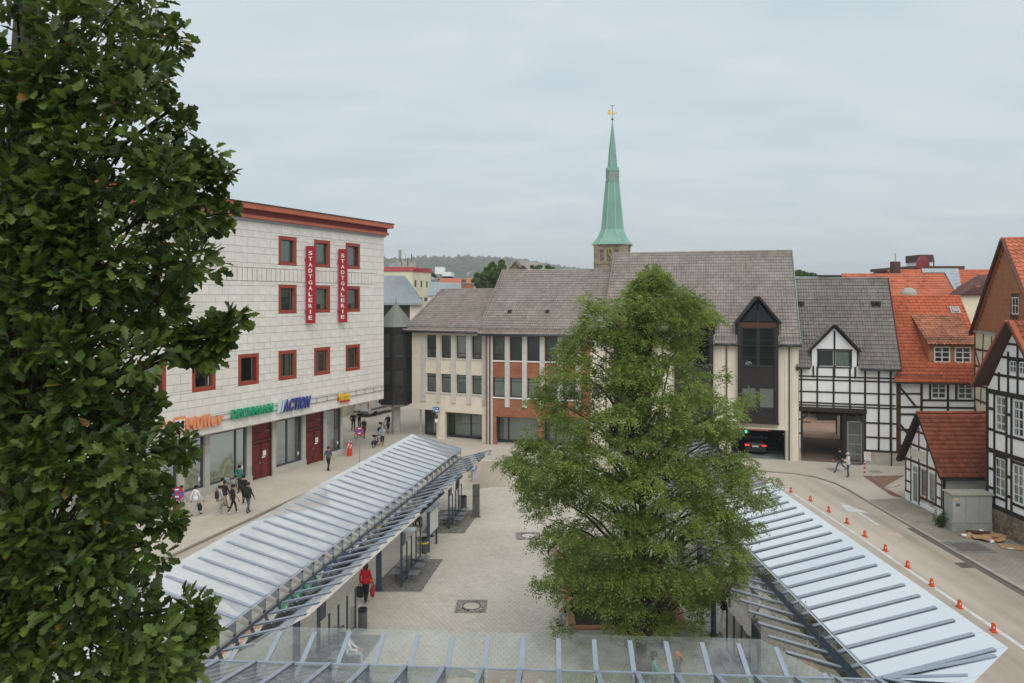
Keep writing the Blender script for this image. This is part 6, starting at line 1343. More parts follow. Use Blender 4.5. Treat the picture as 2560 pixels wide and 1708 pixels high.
t = thing('grey_stele', 'tall grey metal information stele on the plaza', 'stele', (-2.05, 42.2, ZP)); mb = MB(); mb.box((-2.05, 42.2, ZP+.93), (.4, .16, 1.86)); mb.build('slab', M['greysteel'] if 'greysteel' in M else mat('greysteel', (.13, .125, .115), .45, .12, 3, metal=.3), t); mb = MB(); mb.box((-2.12, 42.11, ZP+1.22), (.05, .01, .09)); mb.box((-1.97, 42.11, ZP+1.22), (.05, .01, .09)); mb.build('mark', M['blackmetal'], t); mb = MB(); mb.box((-2.05, 42.2, ZP+.01), (.5, .26, .03)); mb.build('foot', M['cast'], t)
def infoboard():
    a, b = gp(1072, 1386), gp(1091, 1365); d = (b-a).normalized(); r = Vector((d.y, -d.x, 0)); t = thing('notice_board', 'blue framed notice board on two posts beside the left canopy', 'notice board', a); ax = (d, r, Vector((0, 0, 1))); m = (a+b)/2
    for p in (a, b): q = MB(); q.box(p+Vector((0, 0, 1.0)), (.07, .09, 1.9), ax); q.build('post', M['bluesteel'], t)
    q = MB(); q.box(m+Vector((0, 0, 1.5)), (1.5, .14, 1.2), ax); q.build('case', M['bluesteel'], t); q = MB(); q.box(m+r*.075+Vector((0, 0, 1.5)), (1.32, .012, 1.04), ax); q.build('paper', M['curtain'], t); q = MB(); q.box(m+Vector((0, 0, 2.14)), (1.56, .3, .06), ax); q.build('hood', M['paleblue'], t)
infoboard()
for i, (px, py, lab) in enumerate(((1025, 1328, 'grey floodlight at the edge of the left canopy above the middle bench'), (1217, 1137, 'grey floodlight at the far tip of the left canopy'))):
    p = at(px, py, F*(H-3.2)/(py-YH)); t = thing('floodlight', lab, 'lamp', p, 'floodlights on the canopy edge'); mb = MB(); mb.prism([p+Vector((-.25, -.15, 0)), p+Vector((.22, -.15, 0)), p+Vector((.25, .16, .02)), p+Vector((-.2, .16, .06))], (0, 0, .08)); mb.build('housing', M['zinc'], t); mb = MB(); mb.beam(p+Vector((-.22, 0, .02)), p+Vector((-.5, -.05, .12)), .05, .05); mb.build('bracket', M['bluesteel'], t)
# right hand thin post with grass tuft
t = thing('canopy_post', 'thin blue post with grass at its foot under the right canopy edge', 'post', (7.46, 27.4, ZP)); mb = MB(); mb.lathe((7.46, 27.4, 0), [(.1, ZP), (.1, 3.3)], 14); mb.build('shaft', M['bluesteel'], t); mb = MB()
for k in range(160): g = random.uniform(0, 6.28); r_ = random.uniform(.1, .42)*random.uniform(.4, 1); p = Vector((7.46+r_*cos(g), 27.4+r_*sin(g)*.6, ZP)); h = random.uniform(.04, .14); q = Vector((random.uniform(-.05, .05), random.uniform(-.05, .05), h)); mb.face([p, p+Vector((.02, 0, 0)), p+q], 0, random.random())
mb.build('grass_tuft', M['bushleaf'], t)
# planter with bench edge and shrubs
def planter():
    x0, x1, y0, y1, h = 2.2, 6.3, 26.95, 36.8, .52; t = thing('planter', 'long concrete planter with wooden seat edge under the plaza tree', 'planter', ((x0+x1)/2, (y0+y1)/2, ZP))
    def side(a, b):
        a, b = Vector((*a, 0)), Vector((*b, 0)); L = (b-a).length; n = round(L/1.55); d = (b-a)/L
        for i in range(n): q = MB(); p, p2 = a+d*(L*i/n+.008), a+d*(L*(i+1)/n-.008); q.beam(p+Vector((0, 0, ZP+h/2-.03)), p2+Vector((0, 0, ZP+h/2-.03)), .3, h-.06); q.build('concrete_block', M['concrete'], t)
        for k in range(3): q = MB(); r = Vector((-d.y, d.x, 0)); o = r*(-.1+.1*k); q.beam(a+o+Vector((0, 0, ZP+h-.02)), b+o+Vector((0, 0, ZP+h-.02)), .085, .045); q.build('seat_slat', M['wood'], t)
    side((x0, y0), (x1, y0)); side((x1, y0+.2), (x1, y1)); side((x1, y1), (x0, y1)); side((x0, y1), (x0, y0+.2))
    mb = MB(); mb.face([(x0+.1, y0+.1, ZP+.42), (x1-.1, y0+.1, ZP+.42), (x1-.1, y1-.1, ZP+.42), (x0+.1, y1-.1, ZP+.42)]); mb.build('soil', M['soil'], t)
    VV, FF, T = [], [], []; rr = np.random.RandomState(9)
    for k in range(9000):
        x, y = rr.uniform(x0+.2, x1-.2), rr.uniform(y0+.2, y1-.2); hh = .25+.45*(.5+.5*sin(x*2.3+1)*cos(y*1.7)); z = ZP+.42+hh*rr.uniform(0, 1)**.6; s = rr.uniform(.03, .06); a = rr.normal(size=3); a /= np.linalg.norm(a); b = np.cross(a, rr.normal(size=3)); b /= np.linalg.norm(b); p = np.array((x, y, z)); i = len(VV)
        VV += [tuple(p-a*s), tuple(p+b*s*.5), tuple(p+a*s), tuple(p-b*s*.5)]; FF.append((i, i+1, i+2, i+3)); T.append(rr.rand())
    me = bpy.data.meshes.new('shrubs'); me.from_pydata([tuple(np.array(v)-np.array(ORG[t.name])) for v in VV], [], FF); me.attributes.new('tint', 'FLOAT', 'FACE').data.foreach_set('value', T); stuff(link('shrubs', me, t, M['bushleaf']))
planter()
# ================================================================ covers and gratings
def manhole(label, x, y, r=.4, s=.62, z=ZP):
    t = thing('manhole_cover', label, 'manhole', (x, y, z)); cobbles('cobble_frame', [(x-s, y-s), (x+s, y-s), (x+s, y+s), (x-s, y+s)], .1, z+.002, t, hole=(x, y, r+.04)); t.children[0].location = -Vector((x, y, z)) if t.children[0].location.length < .001 and ORG.get(t.children[0].name) is None else t.children[0].location
    mb = MB(); mb.lathe((x, y, z), [(r, 0), (r, .016), (r*.84, .016), (r*.84, .008)], 28); mb.build('ring', M['cast'], t); mb = MB(); mb.lathe((x, y, z), [(r*.83, .004), (r*.83, .013), (0, .013)], 28); mb.build('lid', M['paver'], t)
manhole('round manhole cover in a cobbled square near the plaza centre', -1.64, 30.0); manhole('round manhole cover left of the plaza tree', .85, 38.85)
def grate(label, x, y, w_, l, z, n=10, m='cast'):
    t = thing('drain_grate', label, 'drain', (x, y, z)); mb = MB()
    mb.box((x-w_/2, y, z+.008), (.05, l, .016)); mb.box((x+w_/2, y, z+.008), (.05, l, .016)); mb.box((x, y-l/2, z+.008), (w_, .05, .018)); mb.box((x, y+l/2, z+.008), (w_, .05, .018)); mb.build('frame', M[m], t)
    mb = MB(); mb.face([(x-w_/2, y-l/2, z+.003), (x+w_/2, y-l/2, z+.003), (x+w_/2, y+l/2, z+.003), (x-w_/2, y+l/2, z+.003)]); mb.build('pit', M['blackmetal'], t)
    for k in range(n): q = MB(); q.box((x, y-l/2+(k+.5)*l/n, z+.009), (w_, l/n*.5, .012)); q.build('bar', M[m], t)
grate('flat rectangular grate in the pale paving left of the tree', .72, 43.5, .75, .7, ZP, 8, 'greyconcrete'); grate('small square gully grate beside the right kerb', *gp(2410, 1414)[:2], .5, .6, .01, 8); grate('iron grating in the paving under the near right canopy', 7.2, 20.6, .7, .8, ZP, 9)
t = thing('square_cover', 'square steel cover framed by small cobbles on the right pavement', 'cover', (*gp(2422, 1372)[:2], .07)); p = gp(2422, 1372); cobbles('cobble_frame', [(p.x-.95, p.y-.85), (p.x+.95, p.y-.85), (p.x+.95, p.y+.85), (p.x-.95, p.y+.85)], .12, .072, t); mb = MB(); mb.box((p.x, p.y, .08), (1.35, 1.15, .03)); mb.build('plate', M['cast'], t)
structure(sheet('gutter_channel', [(21.55, 24), (21.86, 24), (21.86, 40.5), (21.6, 40.5)], .011, 'cast'))
for x, y, lab in ((*gp(*bz(510, 1055))[:2], 'round cover near the passage gate'), (*gp(*bz(850, 1190))[:2], 'flat cover beside the striped bollard'), (*gp(*bz(150, 1150))[:2], 'flat cover behind the walking man')):
    t = thing('service_cover', lab+' on the pavement', 'cover', (x, y, .064)); mb = MB()
    mb.lathe((x, y, .062), [(.55, 0), (.55, .012), (.5, .014), (0, .014)], 24 if 'round' in lab else 4, ph=pi/4); mb.build('lid', M['cast'] if 'round' in lab else M['kerbstone'], t)
# ================================================================ markers, bollard, lamp, signs
cones = [(1815, 1130), (1860, 1150), (1902, 1175), (1944, 1202), (1985, 1232), (2032, 1265), (2083, 1303), (2138, 1345), (2202, 1395), (2280, 1450)]
nth = ['farthest', 'second farthest', 'third farthest', 'fourth farthest', 'fifth farthest', 'fifth nearest', 'fourth nearest', 'third nearest', 'second nearest', 'nearest']
me_c = None
def cone_meshes():
    m1 = MB(); m1.prism([(-.085, -.05, .04), (.085, -.05, .04), (.06, -.035, .3), (.035, -.03, .34), (-.035, -.03, .34), (-.06, -.035, .3)], (0, .08, 0)); a = m1.build('blade', M['coneorange'], None)
    m2 = MB(); m2.box((0, 0, .02), (.16, .34, .04)); b = m2.build('foot', M['coneorange'], None); m3 = MB(); m3.box((0, -.052, .18), (.035, .008, .07)); c = m3.build('reflector', M['white'], None); return a, b, c
proto = cone_meshes()
for i, (x, y) in enumerate(cones):
    p = gp(x/.918, y/.918); t = thing('lane_marker', f'small orange lane marker, {nth[i]} in the row along the right road', 'marker', (p.x, p.y, .005), 'orange lane markers'); t.rotation_euler.z = random.uniform(-.25, .25); t.scale = (.95, .95, .95)
    for o in proto:
        c = o.copy(); COL.objects.link(c); c.parent = t; c.name = o.name.split('.')[0]
for o in proto: bpy.data.objects.remove(o)
p = gp(*bz(662, 1232)); t = thing('striped_bollard', 'red and white striped bollard beside the brick paving', 'bollard', p); 
for k in range(6): mb = MB(); mb.lathe(p, [(.055, k*.15), (.055, (k+1)*.15-.001)], 12); mb.build('band', M['white' if k % 2 == 0 else 'signcrimson'], t)
mb = MB(); mb.lathe(p, [(.055, .9), (.04, .95), (0, .97)], 12); mb.build('cap', M['white'], t)
p2 = Vector((24.45, 46.6, 0)); t = thing('chain', 'light grey chain hanging from the striped bollard to the hut', 'chain', p+Vector((0, 0, .85))); mb = MB(); pts = [p.lerp(p2, f)+Vector((0, 0, .85-1.55*f*(1-f)*1.9)) for f in np.linspace(0, 1, 26)]; pts = [Vector((q.x, q.y, max(.1, q.z))) for q in pts]; mb.tube(pts, .022, 5); mb.build('links', M['zinc'], t)
def streetlamp():
    x, y = gp(*bz(895, 1050))[:2]; t = thing('street_lamp', 'old style dark lantern street lamp before the gatehouse', 'street lamp', (x, y, .06)); mb = MB(); mb.lathe((x, y, .06), [(.24, 0), (.24, .06), (.13, .1), (.12, .9), (.08, 1.0), (.065, 1.9), (.055, 3.1), (.08, 3.15), (.05, 3.2)], 14); mb.build('post', M['blackmetal'], t)
    mb = MB(); mb.lathe((x, y, 3.25), [(.1, 0), (.24, .55)], 6); mb.build('lantern_glass', M['lampglass'], t); mb = MB(); mb.lathe((x, y, 3.8), [(.3, 0), (.3, .04), (.14, .24), (.1, .3), (.07, .42), (0, .5)], 6); mb.build('lantern_roof', M['blackmetal'], t)
    for k in range(6): g = pi/3*k; q = MB(); q.beam((x+.1*cos(g), y+.1*sin(g), 3.25), (x+.245*cos(g), y+.245*sin(g), 3.81), .02, .02); q.build('lantern_bar', M['blackmetal'], t)
    q = MB(); q.box((x, y, 3.22), (.5, .03, .03)); q.build('ladder_bar', M['blackmetal'], t)
glassmat('lampglass', (.75, .75, .7), .45, (.7, .7, .62)); streetlamp()
def nostop(label, base, zc_, tall, r=.31):
    x, y = base[:2]; z0 = base[2]; t = thing('no_stopping_sign', label, 'sign', base); ax = (Vector((1, 0, 0)), Vector((0, 0, 1)), Vector((0, -1, 0))); mb = MB(); mb.tube([(x, y, z0), (x, y, tall)], .03, 8); mb.build('pole', M['steel'], t); mb = MB(); mb.lathe((x, y, z0), [(.18, 0), (.18, .03), (.05, .05)], 12); mb.build('foot', M['concrete'], t)
    c = Vector((x, y-.045, zc_)); mb = MB(); mb.lathe(c, [(r, -.01), (r, .012), (0, .012)], 28, ax=ax); d = mb.build('disc', M['signcrimson'], t)
    for k in range(4):
        q = MB(); pts = []; g0 = pi/2*k+.2-pi/4+pi/4; 
        for f in np.linspace(.2, pi/2-.2, 7): g = pi/2*k+pi/4+f-0.0; pts.append(c+Vector((r*.8*cos(g), -.016, r*.8*sin(g))))
        g = pi/2*k+pi/2; pts.append(c+Vector((r*.14*cos(g), -.016, r*.14*sin(g)))); q.prism(pts, (0, -.006, 0)); q.build('blue_field', M['signblue'], t)
    for s_ in (-1, 1): q = MB(); q.prism([c+Vector((-.1, -.024, s_*r*.52)), c+Vector((.1, -.024, s_*r*.52)), c+Vector((.1, -.024, s_*r*.52+.06)), c+Vector((-.1, -.024, s_*r*.52+.06))], (0, -.004, 0)); q.build('white_arrow', M['white'], t)
nostop('round no stopping sign on a pole by the oak leaves', gp(444, 1365, .1), 2.75, 3.05, .34); nostop('round no stopping sign on a pole near the red poster column', Vector((-11.25, 54.6, .1)), 2.77, 3.05, .33)
def redcolumn():
    p = gp(874, 1143); t = thing('poster_column', 'short red and orange poster covered column on the left pavement', 'column', (p.x, p.y, .02)); mb = MB(); mb.lathe((p.x, p.y, 0), [(.2, 0), (.2, 1.2)], 20); mb.build('shaft', M['poster_red'], t); mb = MB(); mb.lathe((p.x, p.y, 1.2), [(.21, 0), (.21, .06), (.15, .1), (0, .11)], 20); mb.build('cap', M['zinc'], t)
    for k in range(7): g = -1.6+random.uniform(-1, 1); z = random.uniform(.75, 1.1); q = MB(); a = Vector((cos(g), sin(g), 0)); b = Vector((-sin(g), cos(g), 0)); q.box(Vector((p.x, p.y, z))+a*.2, (.015, random.uniform(.05, .1), random.uniform(.08, .16)), (a, b, Vector((0, 0, 1)))); q.build('paper_scrap', M['white'], t)
    mb = MB(); mb.lathe((p.x, p.y, 0), [(.23, 0), (.23, .04), (.2, .06)], 20); mb.build('foot', M['cast'], t)
redcolumn()
zs8 = zm(1060, 1000, 6.528)
def bluesign():
    p = gp(*zs8(203, 632)); t = thing('footpath_sign', 'blue rectangular sign with white symbols on a pole before the cream building', 'sign', p); Y = p.y; mb = MB(); top = at(*zs8(195, 118), Y).z; mb.tube([p, (p.x, p.y, top)], .035, 8); mb.build('pole', M['steel'], t)
    a, b = at(*zs8(142, 200), Y-.06), at(*zs8(250, 118), Y-.06); mb = MB(); mb.box(((a.x+b.x)/2, Y-.06, (a.z+b.z)/2), (b.x-a.x, .03, b.z-a.z)); mb.build('plate', M['signblue'], t)
    for (u, v, w_, h) in ((.2, .5, .1, .55), (.2, .85, .07, .1), (.45, .7, .22, .1), (.72, .72, .16, .2), (.6, .28, .28, .3), (.85, .3, .08, .4), (.42, .3, .1, .25)): q = MB(); q.box((a.x+(b.x-a.x)*u, Y-.078, a.z+(b.z-a.z)*v), ((b.x-a.x)*w_, .006, (b.z-a.z)*h)); q.build('symbol', M['white'], t)
    for y0, y1, mm in ((300, 250, 'darkframe'), (365, 312, 'white')): a, b = at(*zs8(178, y0), Y-.06), at(*zs8(226, y1), Y-.06); q = MB(); q.box(((a.x+b.x)/2, Y-.06, (a.z+b.z)/2), (b.x-a.x, .03, b.z-a.z)); q.build('small_plate', M[mm], t)
bluesign()
# notice on the gatehouse base
t = thing('notice_sign', 'white notice with red lines on the gatehouse base wall', 'sign', G.P(5.2, .7, .03)); a = G.uv(*bz(653, 943)); b = G.uv(*bz(765, 845)); mb = MB(); G.box(mb, a[0], .35, b[0], 1.0, .022, .035); mb.build('plate', M['white'], t)
for v, w_, mm in ((.86, .55, 'signcrimson'), (.74, .6, 'signcrimson'), (.62, .45, 'signcrimson'), (.45, .25, 'letterblack')): q = MB(); G.box(q, a[0]+.12, v-.012, a[0]+.12+w_*.9, v+.012, .035, .038); q.build('text_line', M[mm], t)
# ================================================================ cabinet and rubbish on the right pavement
def cabinet():
    x0, x1, y0, y1 = 23.62, 25.78, 39.7, 40.5; t = thing('utility_cabinet', 'grey three door utility cabinet beside the half-timbered house', 'cabinet', ((x0+x1)/2, (y0+y1)/2, .06)); mb = MB(); mb.box(((x0+x1)/2, (y0+y1)/2, .28), (x1-x0, y1-y0, .44)); mb.build('plinth', M['greyconcrete'], t)
    mb = MB(); mb.box(((x0+x1)/2, (y0+y1)/2, 1.24), (x1-x0-.03, y1-y0-.03, 1.48)); mb.build('body', M['cabinet'], t)
    for k in range(3): a = x0+.02+(x1-x0-.04)/3*k; q = MB(); q.box((a+(x1-x0-.04)/6, y0+.005, 1.25), ((x1-x0)/3-.035, .03, 1.42)); d = q.build('door', M['cabinet'], t); q = MB(); q.box((a+(x1-x0)/3-.1, y0-.015, 1.15), (.03, .02, .2)); q.build('handle', M['zinc'], d)
    mb = MB(); mb.prism([(x0-.06, y0-.08, 2.0), (x1+.06, y0-.08, 2.0), (x1+.06, y1+.06, 2.06), (x0-.06, y1+.06, 2.06)], (0, 0, .06)); mb.build('top', M['cabinettop'], t); mb = MB(); mb.box((x0+.3, y0-.014, 1.5), (.22, .006, .16)); mb.build('stencil', M['binmetal'], t); mb = MB(); mb.box((x0+.22, y0-.014, 1.8), (.2, .006, .08)); mb.build('sticker', M['letteryellow'], t)
cabinet()
def rubbish():
    rr = random.Random(4); c = gp(*zR(150, 1415), .07)
    def sheet_(name, lab, p, w_, l, rz, tilt, m, grp='flattened boxes of the rubbish pile'):
        t = thing(name, lab, 'rubbish', p, grp); mb = MB(); X = Vector((cos(rz), sin(rz), 0)); Y_ = Vector((-sin(rz)*cos(tilt), cos(rz)*cos(tilt), sin(tilt))); N_ = X.cross(Y_); mb.box(p+N_*.02, (w_, l, .02), (X, Y_, N_)); mb.build('panel', M[m], t); q = MB(); q.box(p+X*(w_*.5+.06)+N_*.05, (.14, l*.9, .015), ((X+N_*.6).normalized(), Y_, (N_-X*.6).normalized())); q.build('flap', M[m], t)
    sheet_('cardboard_sheet', 'flat cardboard sheet with white label lying apart on the right pavement', gp(2532, 1369, .075), 1.15, .8, -.35, .0, 'cardboard'); L = gp(2527, 1371, .11)
    t = thing('paper_label', 'small white label on the flat cardboard sheet', 'label', L); mb = MB(); mb.box(L, (.28, .16, .004)); mb.build('paper', M['white'], t)
    for k, (zx, zy, w_, l, rz, ti, m, nm) in enumerate(((215, 1405, 1.3, .55, -.5, .12, 'cardboard', 'big cardboard flap leaning right in the rubbish pile'), (110, 1388, 1.3, .28, -.25, .2, 'browntimber', 'dark brown slatted panel on top of the rubbish pile'), (130, 1420, .9, .5, -.3, .1, 'cardboard', 'crumpled cardboard at the front of the rubbish pile'), (45, 1412, .7, .5, .3, .15, 'cardboard', 'pale cardboard at the left end of the rubbish pile'), (250, 1440, .7, .35, .4, .05, 'cardboard', 'cardboard strip at the right end of the rubbish pile'), (170, 1432, .6, .4, .8, .12, 'cardboard', 'small cardboard piece in the middle of the rubbish pile'))):
        p = gp(*zR(zx, zy), .1+.035*(k % 3)); sheet_('cardboard_sheet', nm, p, w_*.75, l, rz, ti, m)
    for zx, zy, m, nm, s in ((25, 1408, 'white', 'white crumpled bag left of the rubbish pile', .3), (222, 1435, 'signcrimson', 'red and white wrapper on the rubbish pile', .2), (140, 1378, 'white', 'white paper at the back of the rubbish pile', .2), (205, 1447, 'white', 'white leaflet in front of the rubbish pile', .24)):
        p = gp(*zR(zx, zy), .12); t = thing('litter', nm, 'litter', p); mb = MB(); n = 9
        mb.lathe(p, [(s*.3, -.04), (s*.55, .0), (s*.4, .06), (0, .08)], n); mb.v = [(x+rr.uniform(-.05, .05), y+rr.uniform(-.05, .05), z+rr.uniform(-.03, .03)) for x, y, z in mb.v]; mb.build('crumple', M[m], t)
rubbish()
def weeds():
    p = gp(*z9(940, 1190), .06); t = thing('weed_clump', 'clump of green weeds between the hut and the cabinet', 'plant', p); rr = np.random.RandomState(2); st = MB(); lf = MB()
    for k in range(16):
        g = rr.uniform(0, 6.3); h = rr.uniform(.4, .95); e = p+Vector((cos(g)*.4*rr.uniform(.4, 1), sin(g)*.25, h)); st.tube([p+Vector((cos(g)*.1, sin(g)*.1, 0)), e], .012, 4)
        for i in range(26): c = p.lerp(e, rr.uniform(.3, 1))+Vector(rr.normal(size=3)*.07); a = Vector(rr.normal(size=3)).normalized()*.075; b = a.cross(Vector(rr.normal(size=3))).normalized()*.03; lf.face([c-a, c+b, c+a, c-b], 0, rr.rand())
    st.build('stems', M['bushleaf'], t); stuff(lf.build('leaves', M['bushleaf'], t))
weeds()
glass_done = True
# ================================================================ trees
def mesh_np(name, V, F_, tint, m, parent, smooth=False):
    me = bpy.data.meshes.new(name); n = len(V); k = F_.shape[1]
    me.vertices.add(n); me.vertices.foreach_set('co', np.ascontiguousarray(V, dtype=np.float32).ravel())
    me.loops.add(F_.size); me.loops.foreach_set('vertex_index', F_.astype(np.int32).ravel()); me.polygons.add(len(F_)); me.polygons.foreach_set('loop_start', (np.arange(len(F_))*k).astype(np.int32)); me.polygons.foreach_set('loop_total', np.full(len(F_), k, dtype=np.int32))
    me.update(calc_edges=True); me.validate()
    me.attributes.new('tint', 'FLOAT', 'FACE').data.foreach_set('value', tint.astype(np.float32)); return link(name, me, parent, M[m])
def frames(d, rr, up=None):
    """orthonormal frames along unit vectors d with random roll"""
    r = rr.normal(size=d.shape) if up is None else up; a = np.cross(d, r); a /= np.linalg.norm(a, axis=1, keepdims=True)+1e-9; return a, np.cross(a, d)
def unit(v): return v/(np.linalg.norm(v, axis=-1, keepdims=True)+1e-9)
def interp(tab, y, c):
    ys = [t[0] for t in tab]; return float(np.interp(y, ys, [t[c] for t in tab]))
def oak():
    rr = np.random.RandomState(11)
    edge = [(-60, 385), (0, 388), (60, 398), (120, 408), (200, 412), (270, 415), (330, 408), (350, 470), (400, 485), (430, 470), (460, 440), (490, 505), (540, 512), (600, 512), (650, 480), (700, 440), (760, 430), (800, 415), (850, 385), (900, 345), (960, 355), (1000, 405), (1040, 420), (1100, 388), (1160, 375), (1250, 365), (1300, 385), (1370, 415), (1450, 440), (1600, 440), (1660, 440)]
    # lobed leaf outline, half (x across, y along), folded on the midrib
    half = [(0, 0), (.05, .08), (.11, .16), (.2, .24), (.13, .32), (.26, .46), (.17, .54), (.33, .72), (.2, .78), (.15, .93), (0, 1.02)]
    nH = len(half); base = np.array([(x, y, .1*abs(x)*2-.12*y*y) for x, y in half]); baseL = base*np.array([-1, 1, 1])
    cl = []
    tries = 0
    while len(cl) < 300 and tries < 9000:
        tries += 1; y = rr.uniform(-60, 1640); r = rr.uniform(36, 66); x = rr.uniform(-120, 480)
        e = interp(edge, y, 1)
        if x+r > e+8: continue
        if x+r < e-100 and rr.rand() < .35: continue
        if x < 60 and y < 90 and rr.rand() < .6: continue
        if x < 70 and 450 < y < 560 and rr.rand() < .55: continue
        Y = 6.4+rr.normal()*.8+max(0, (e-x)/330)*.0-min(.9, max(0, (e-x-r)/250)); Y = max(5.5, Y); cl.append((at(x/.918, y/.918, Y), r/.918*Y/F))
    # explicit twigs that reach beyond the outline
    tw = []
    for (x0, y0, x1, y1, n) in ((430, 400, 500, 345, 4), (440, 440, 515, 395, 5), (455, 500, 530, 490, 4), (440, 790, 555, 722, 7), (440, 800, 520, 765, 5), (430, 790, 480, 830, 3), (380, 120, 412, 60, 3), (395, 250, 425, 300, 3), (400, 1020, 430, 1050, 3), (370, 1180, 395, 1210, 3), (430, 1390, 470, 1470, 5), (400, 1560, 470, 1400, 6), (330, 950, 348, 905, 2)):
        a, b = at(x0/.918, y0/.918, 6.2), at(x1/.918, y1/.918, 6.1); tw.append((a, b))
        for k in range(n): f = (k+.5)/n; p = a.lerp(b, f); cl.append((p, .06+.09*(1-f)))
    pos, dr, sz = [], [], []
    for c, r in cl:
        n = int(18+2600*r*r*.6); n = min(int(n*.8), 72); v = unit(rr.normal(size=(n, 3))); rad = r*(.35+.65*rr.rand(n)**.5); p = np.array(c)+v*rad[:, None]*np.array((1, 1, .85)); pos.append(p); d = unit(v*.9+rr.normal(size=(n, 3))*.55+np.array((.15, -.25, .1))); dr.append(d); sz.append(rr.uniform(.085, .15, n))
    pos = np.concatenate(pos); dr = np.concatenate(dr); sz = np.concatenate(sz); N_ = len(pos)
    a, b = frames(dr, rr, np.tile(np.array((0., -.35, 1.)), (N_, 1))+rr.normal(size=(N_, 3))*.5)   # a across, b normal
    root = thing('oak_tree', 'tall columnar oak with dark green lobed leaves filling the left edge', 'tree', (-5.2, 7.6, 0))
    near = np.argsort(pos[:, 1]+rr.rand(N_)*.3); edge_i = [i for i in near if -3.6 < pos[i, 0]][:300]; es = set(edge_i)
    meL = bpy.data.meshes.new('leaf'); meL.from_pydata([tuple(v) for v in base]+[tuple(v) for v in baseL], [], [tuple(range(nH)), tuple(range(nH, 2*nH))[::-1]]); meL.materials.append(M['oakleaf'])
    org = np.array(ORG[root.name])
    for i in edge_i:
        o = bpy.data.objects.new('leaf', meL); COL.objects.link(o); o.parent = root; s = sz[i]
        o.matrix_local = Matrix.Translation(Vector(pos[i]-org)) @ Matrix((Vector(a[i])*s, Vector(dr[i])*s, Vector(b[i])*s)).transposed().to_4x4()
    idx = np.array([i for i in range(N_) if i not in es]); A_, D_, B_, S_, P_ = a[idx], dr[idx], b[idx], sz[idx][:, None, None], pos[idx]-org
    def lay(bs): return P_[:, None, :]+S_*(bs[None, :, 0:1]*A_[:, None, :]+bs[None, :, 1:2]*D_[:, None, :]+bs[None, :, 2:3]*B_[:, None, :])
    Vr, Vl = lay(base), lay(baseL); n = len(idx); V = np.concatenate([Vr.reshape(-1, 3), Vl.reshape(-1, 3)]); Fr = np.arange(n*nH).reshape(n, nH); Fl = (np.arange(n*nH)+n*nH).reshape(n, nH)[:, ::-1]; t = rr.rand(n)**1.1*.985
    stuff(mesh_np('crown', V, np.concatenate([Fr, Fl]), np.concatenate([t, t]), 'oakleaf', root))
    mb = MB(); base_p = Vector((-5.2, 7.6, 0)); top = Vector((-4.6, 7.2, 19)); tr = [base_p.lerp(top, f)+Vector((sin(f*7)*.12, 0, 0)) for f in np.linspace(0, 1, 10)]; mb.tube(tr, list(np.linspace(.32, .05, 10)), 10); mb.build('trunk', M['bark'], root, smooth=True)
    mb = MB()
    for c, r in cl[:300:2]:
        h = max(.5, c.z-1.2-rr.rand()*1.2); s = base_p.lerp(top, min(1, h/19)); m = s.lerp(c, .55)+Vector((0, 0, .15)); mb.tube([s, m, c], [.035, .018, .006], 5)
    for s, e in tw: q = Vector((-4.9, 7.4, max(1, s.z-.8))); mb.tube([q, s, s.lerp(e, .5)+Vector((0, 0, .01)), e], [.03, .014, .008, .004], 5)
    stuff(mb.build('branches', M['bark'], root))
oak()
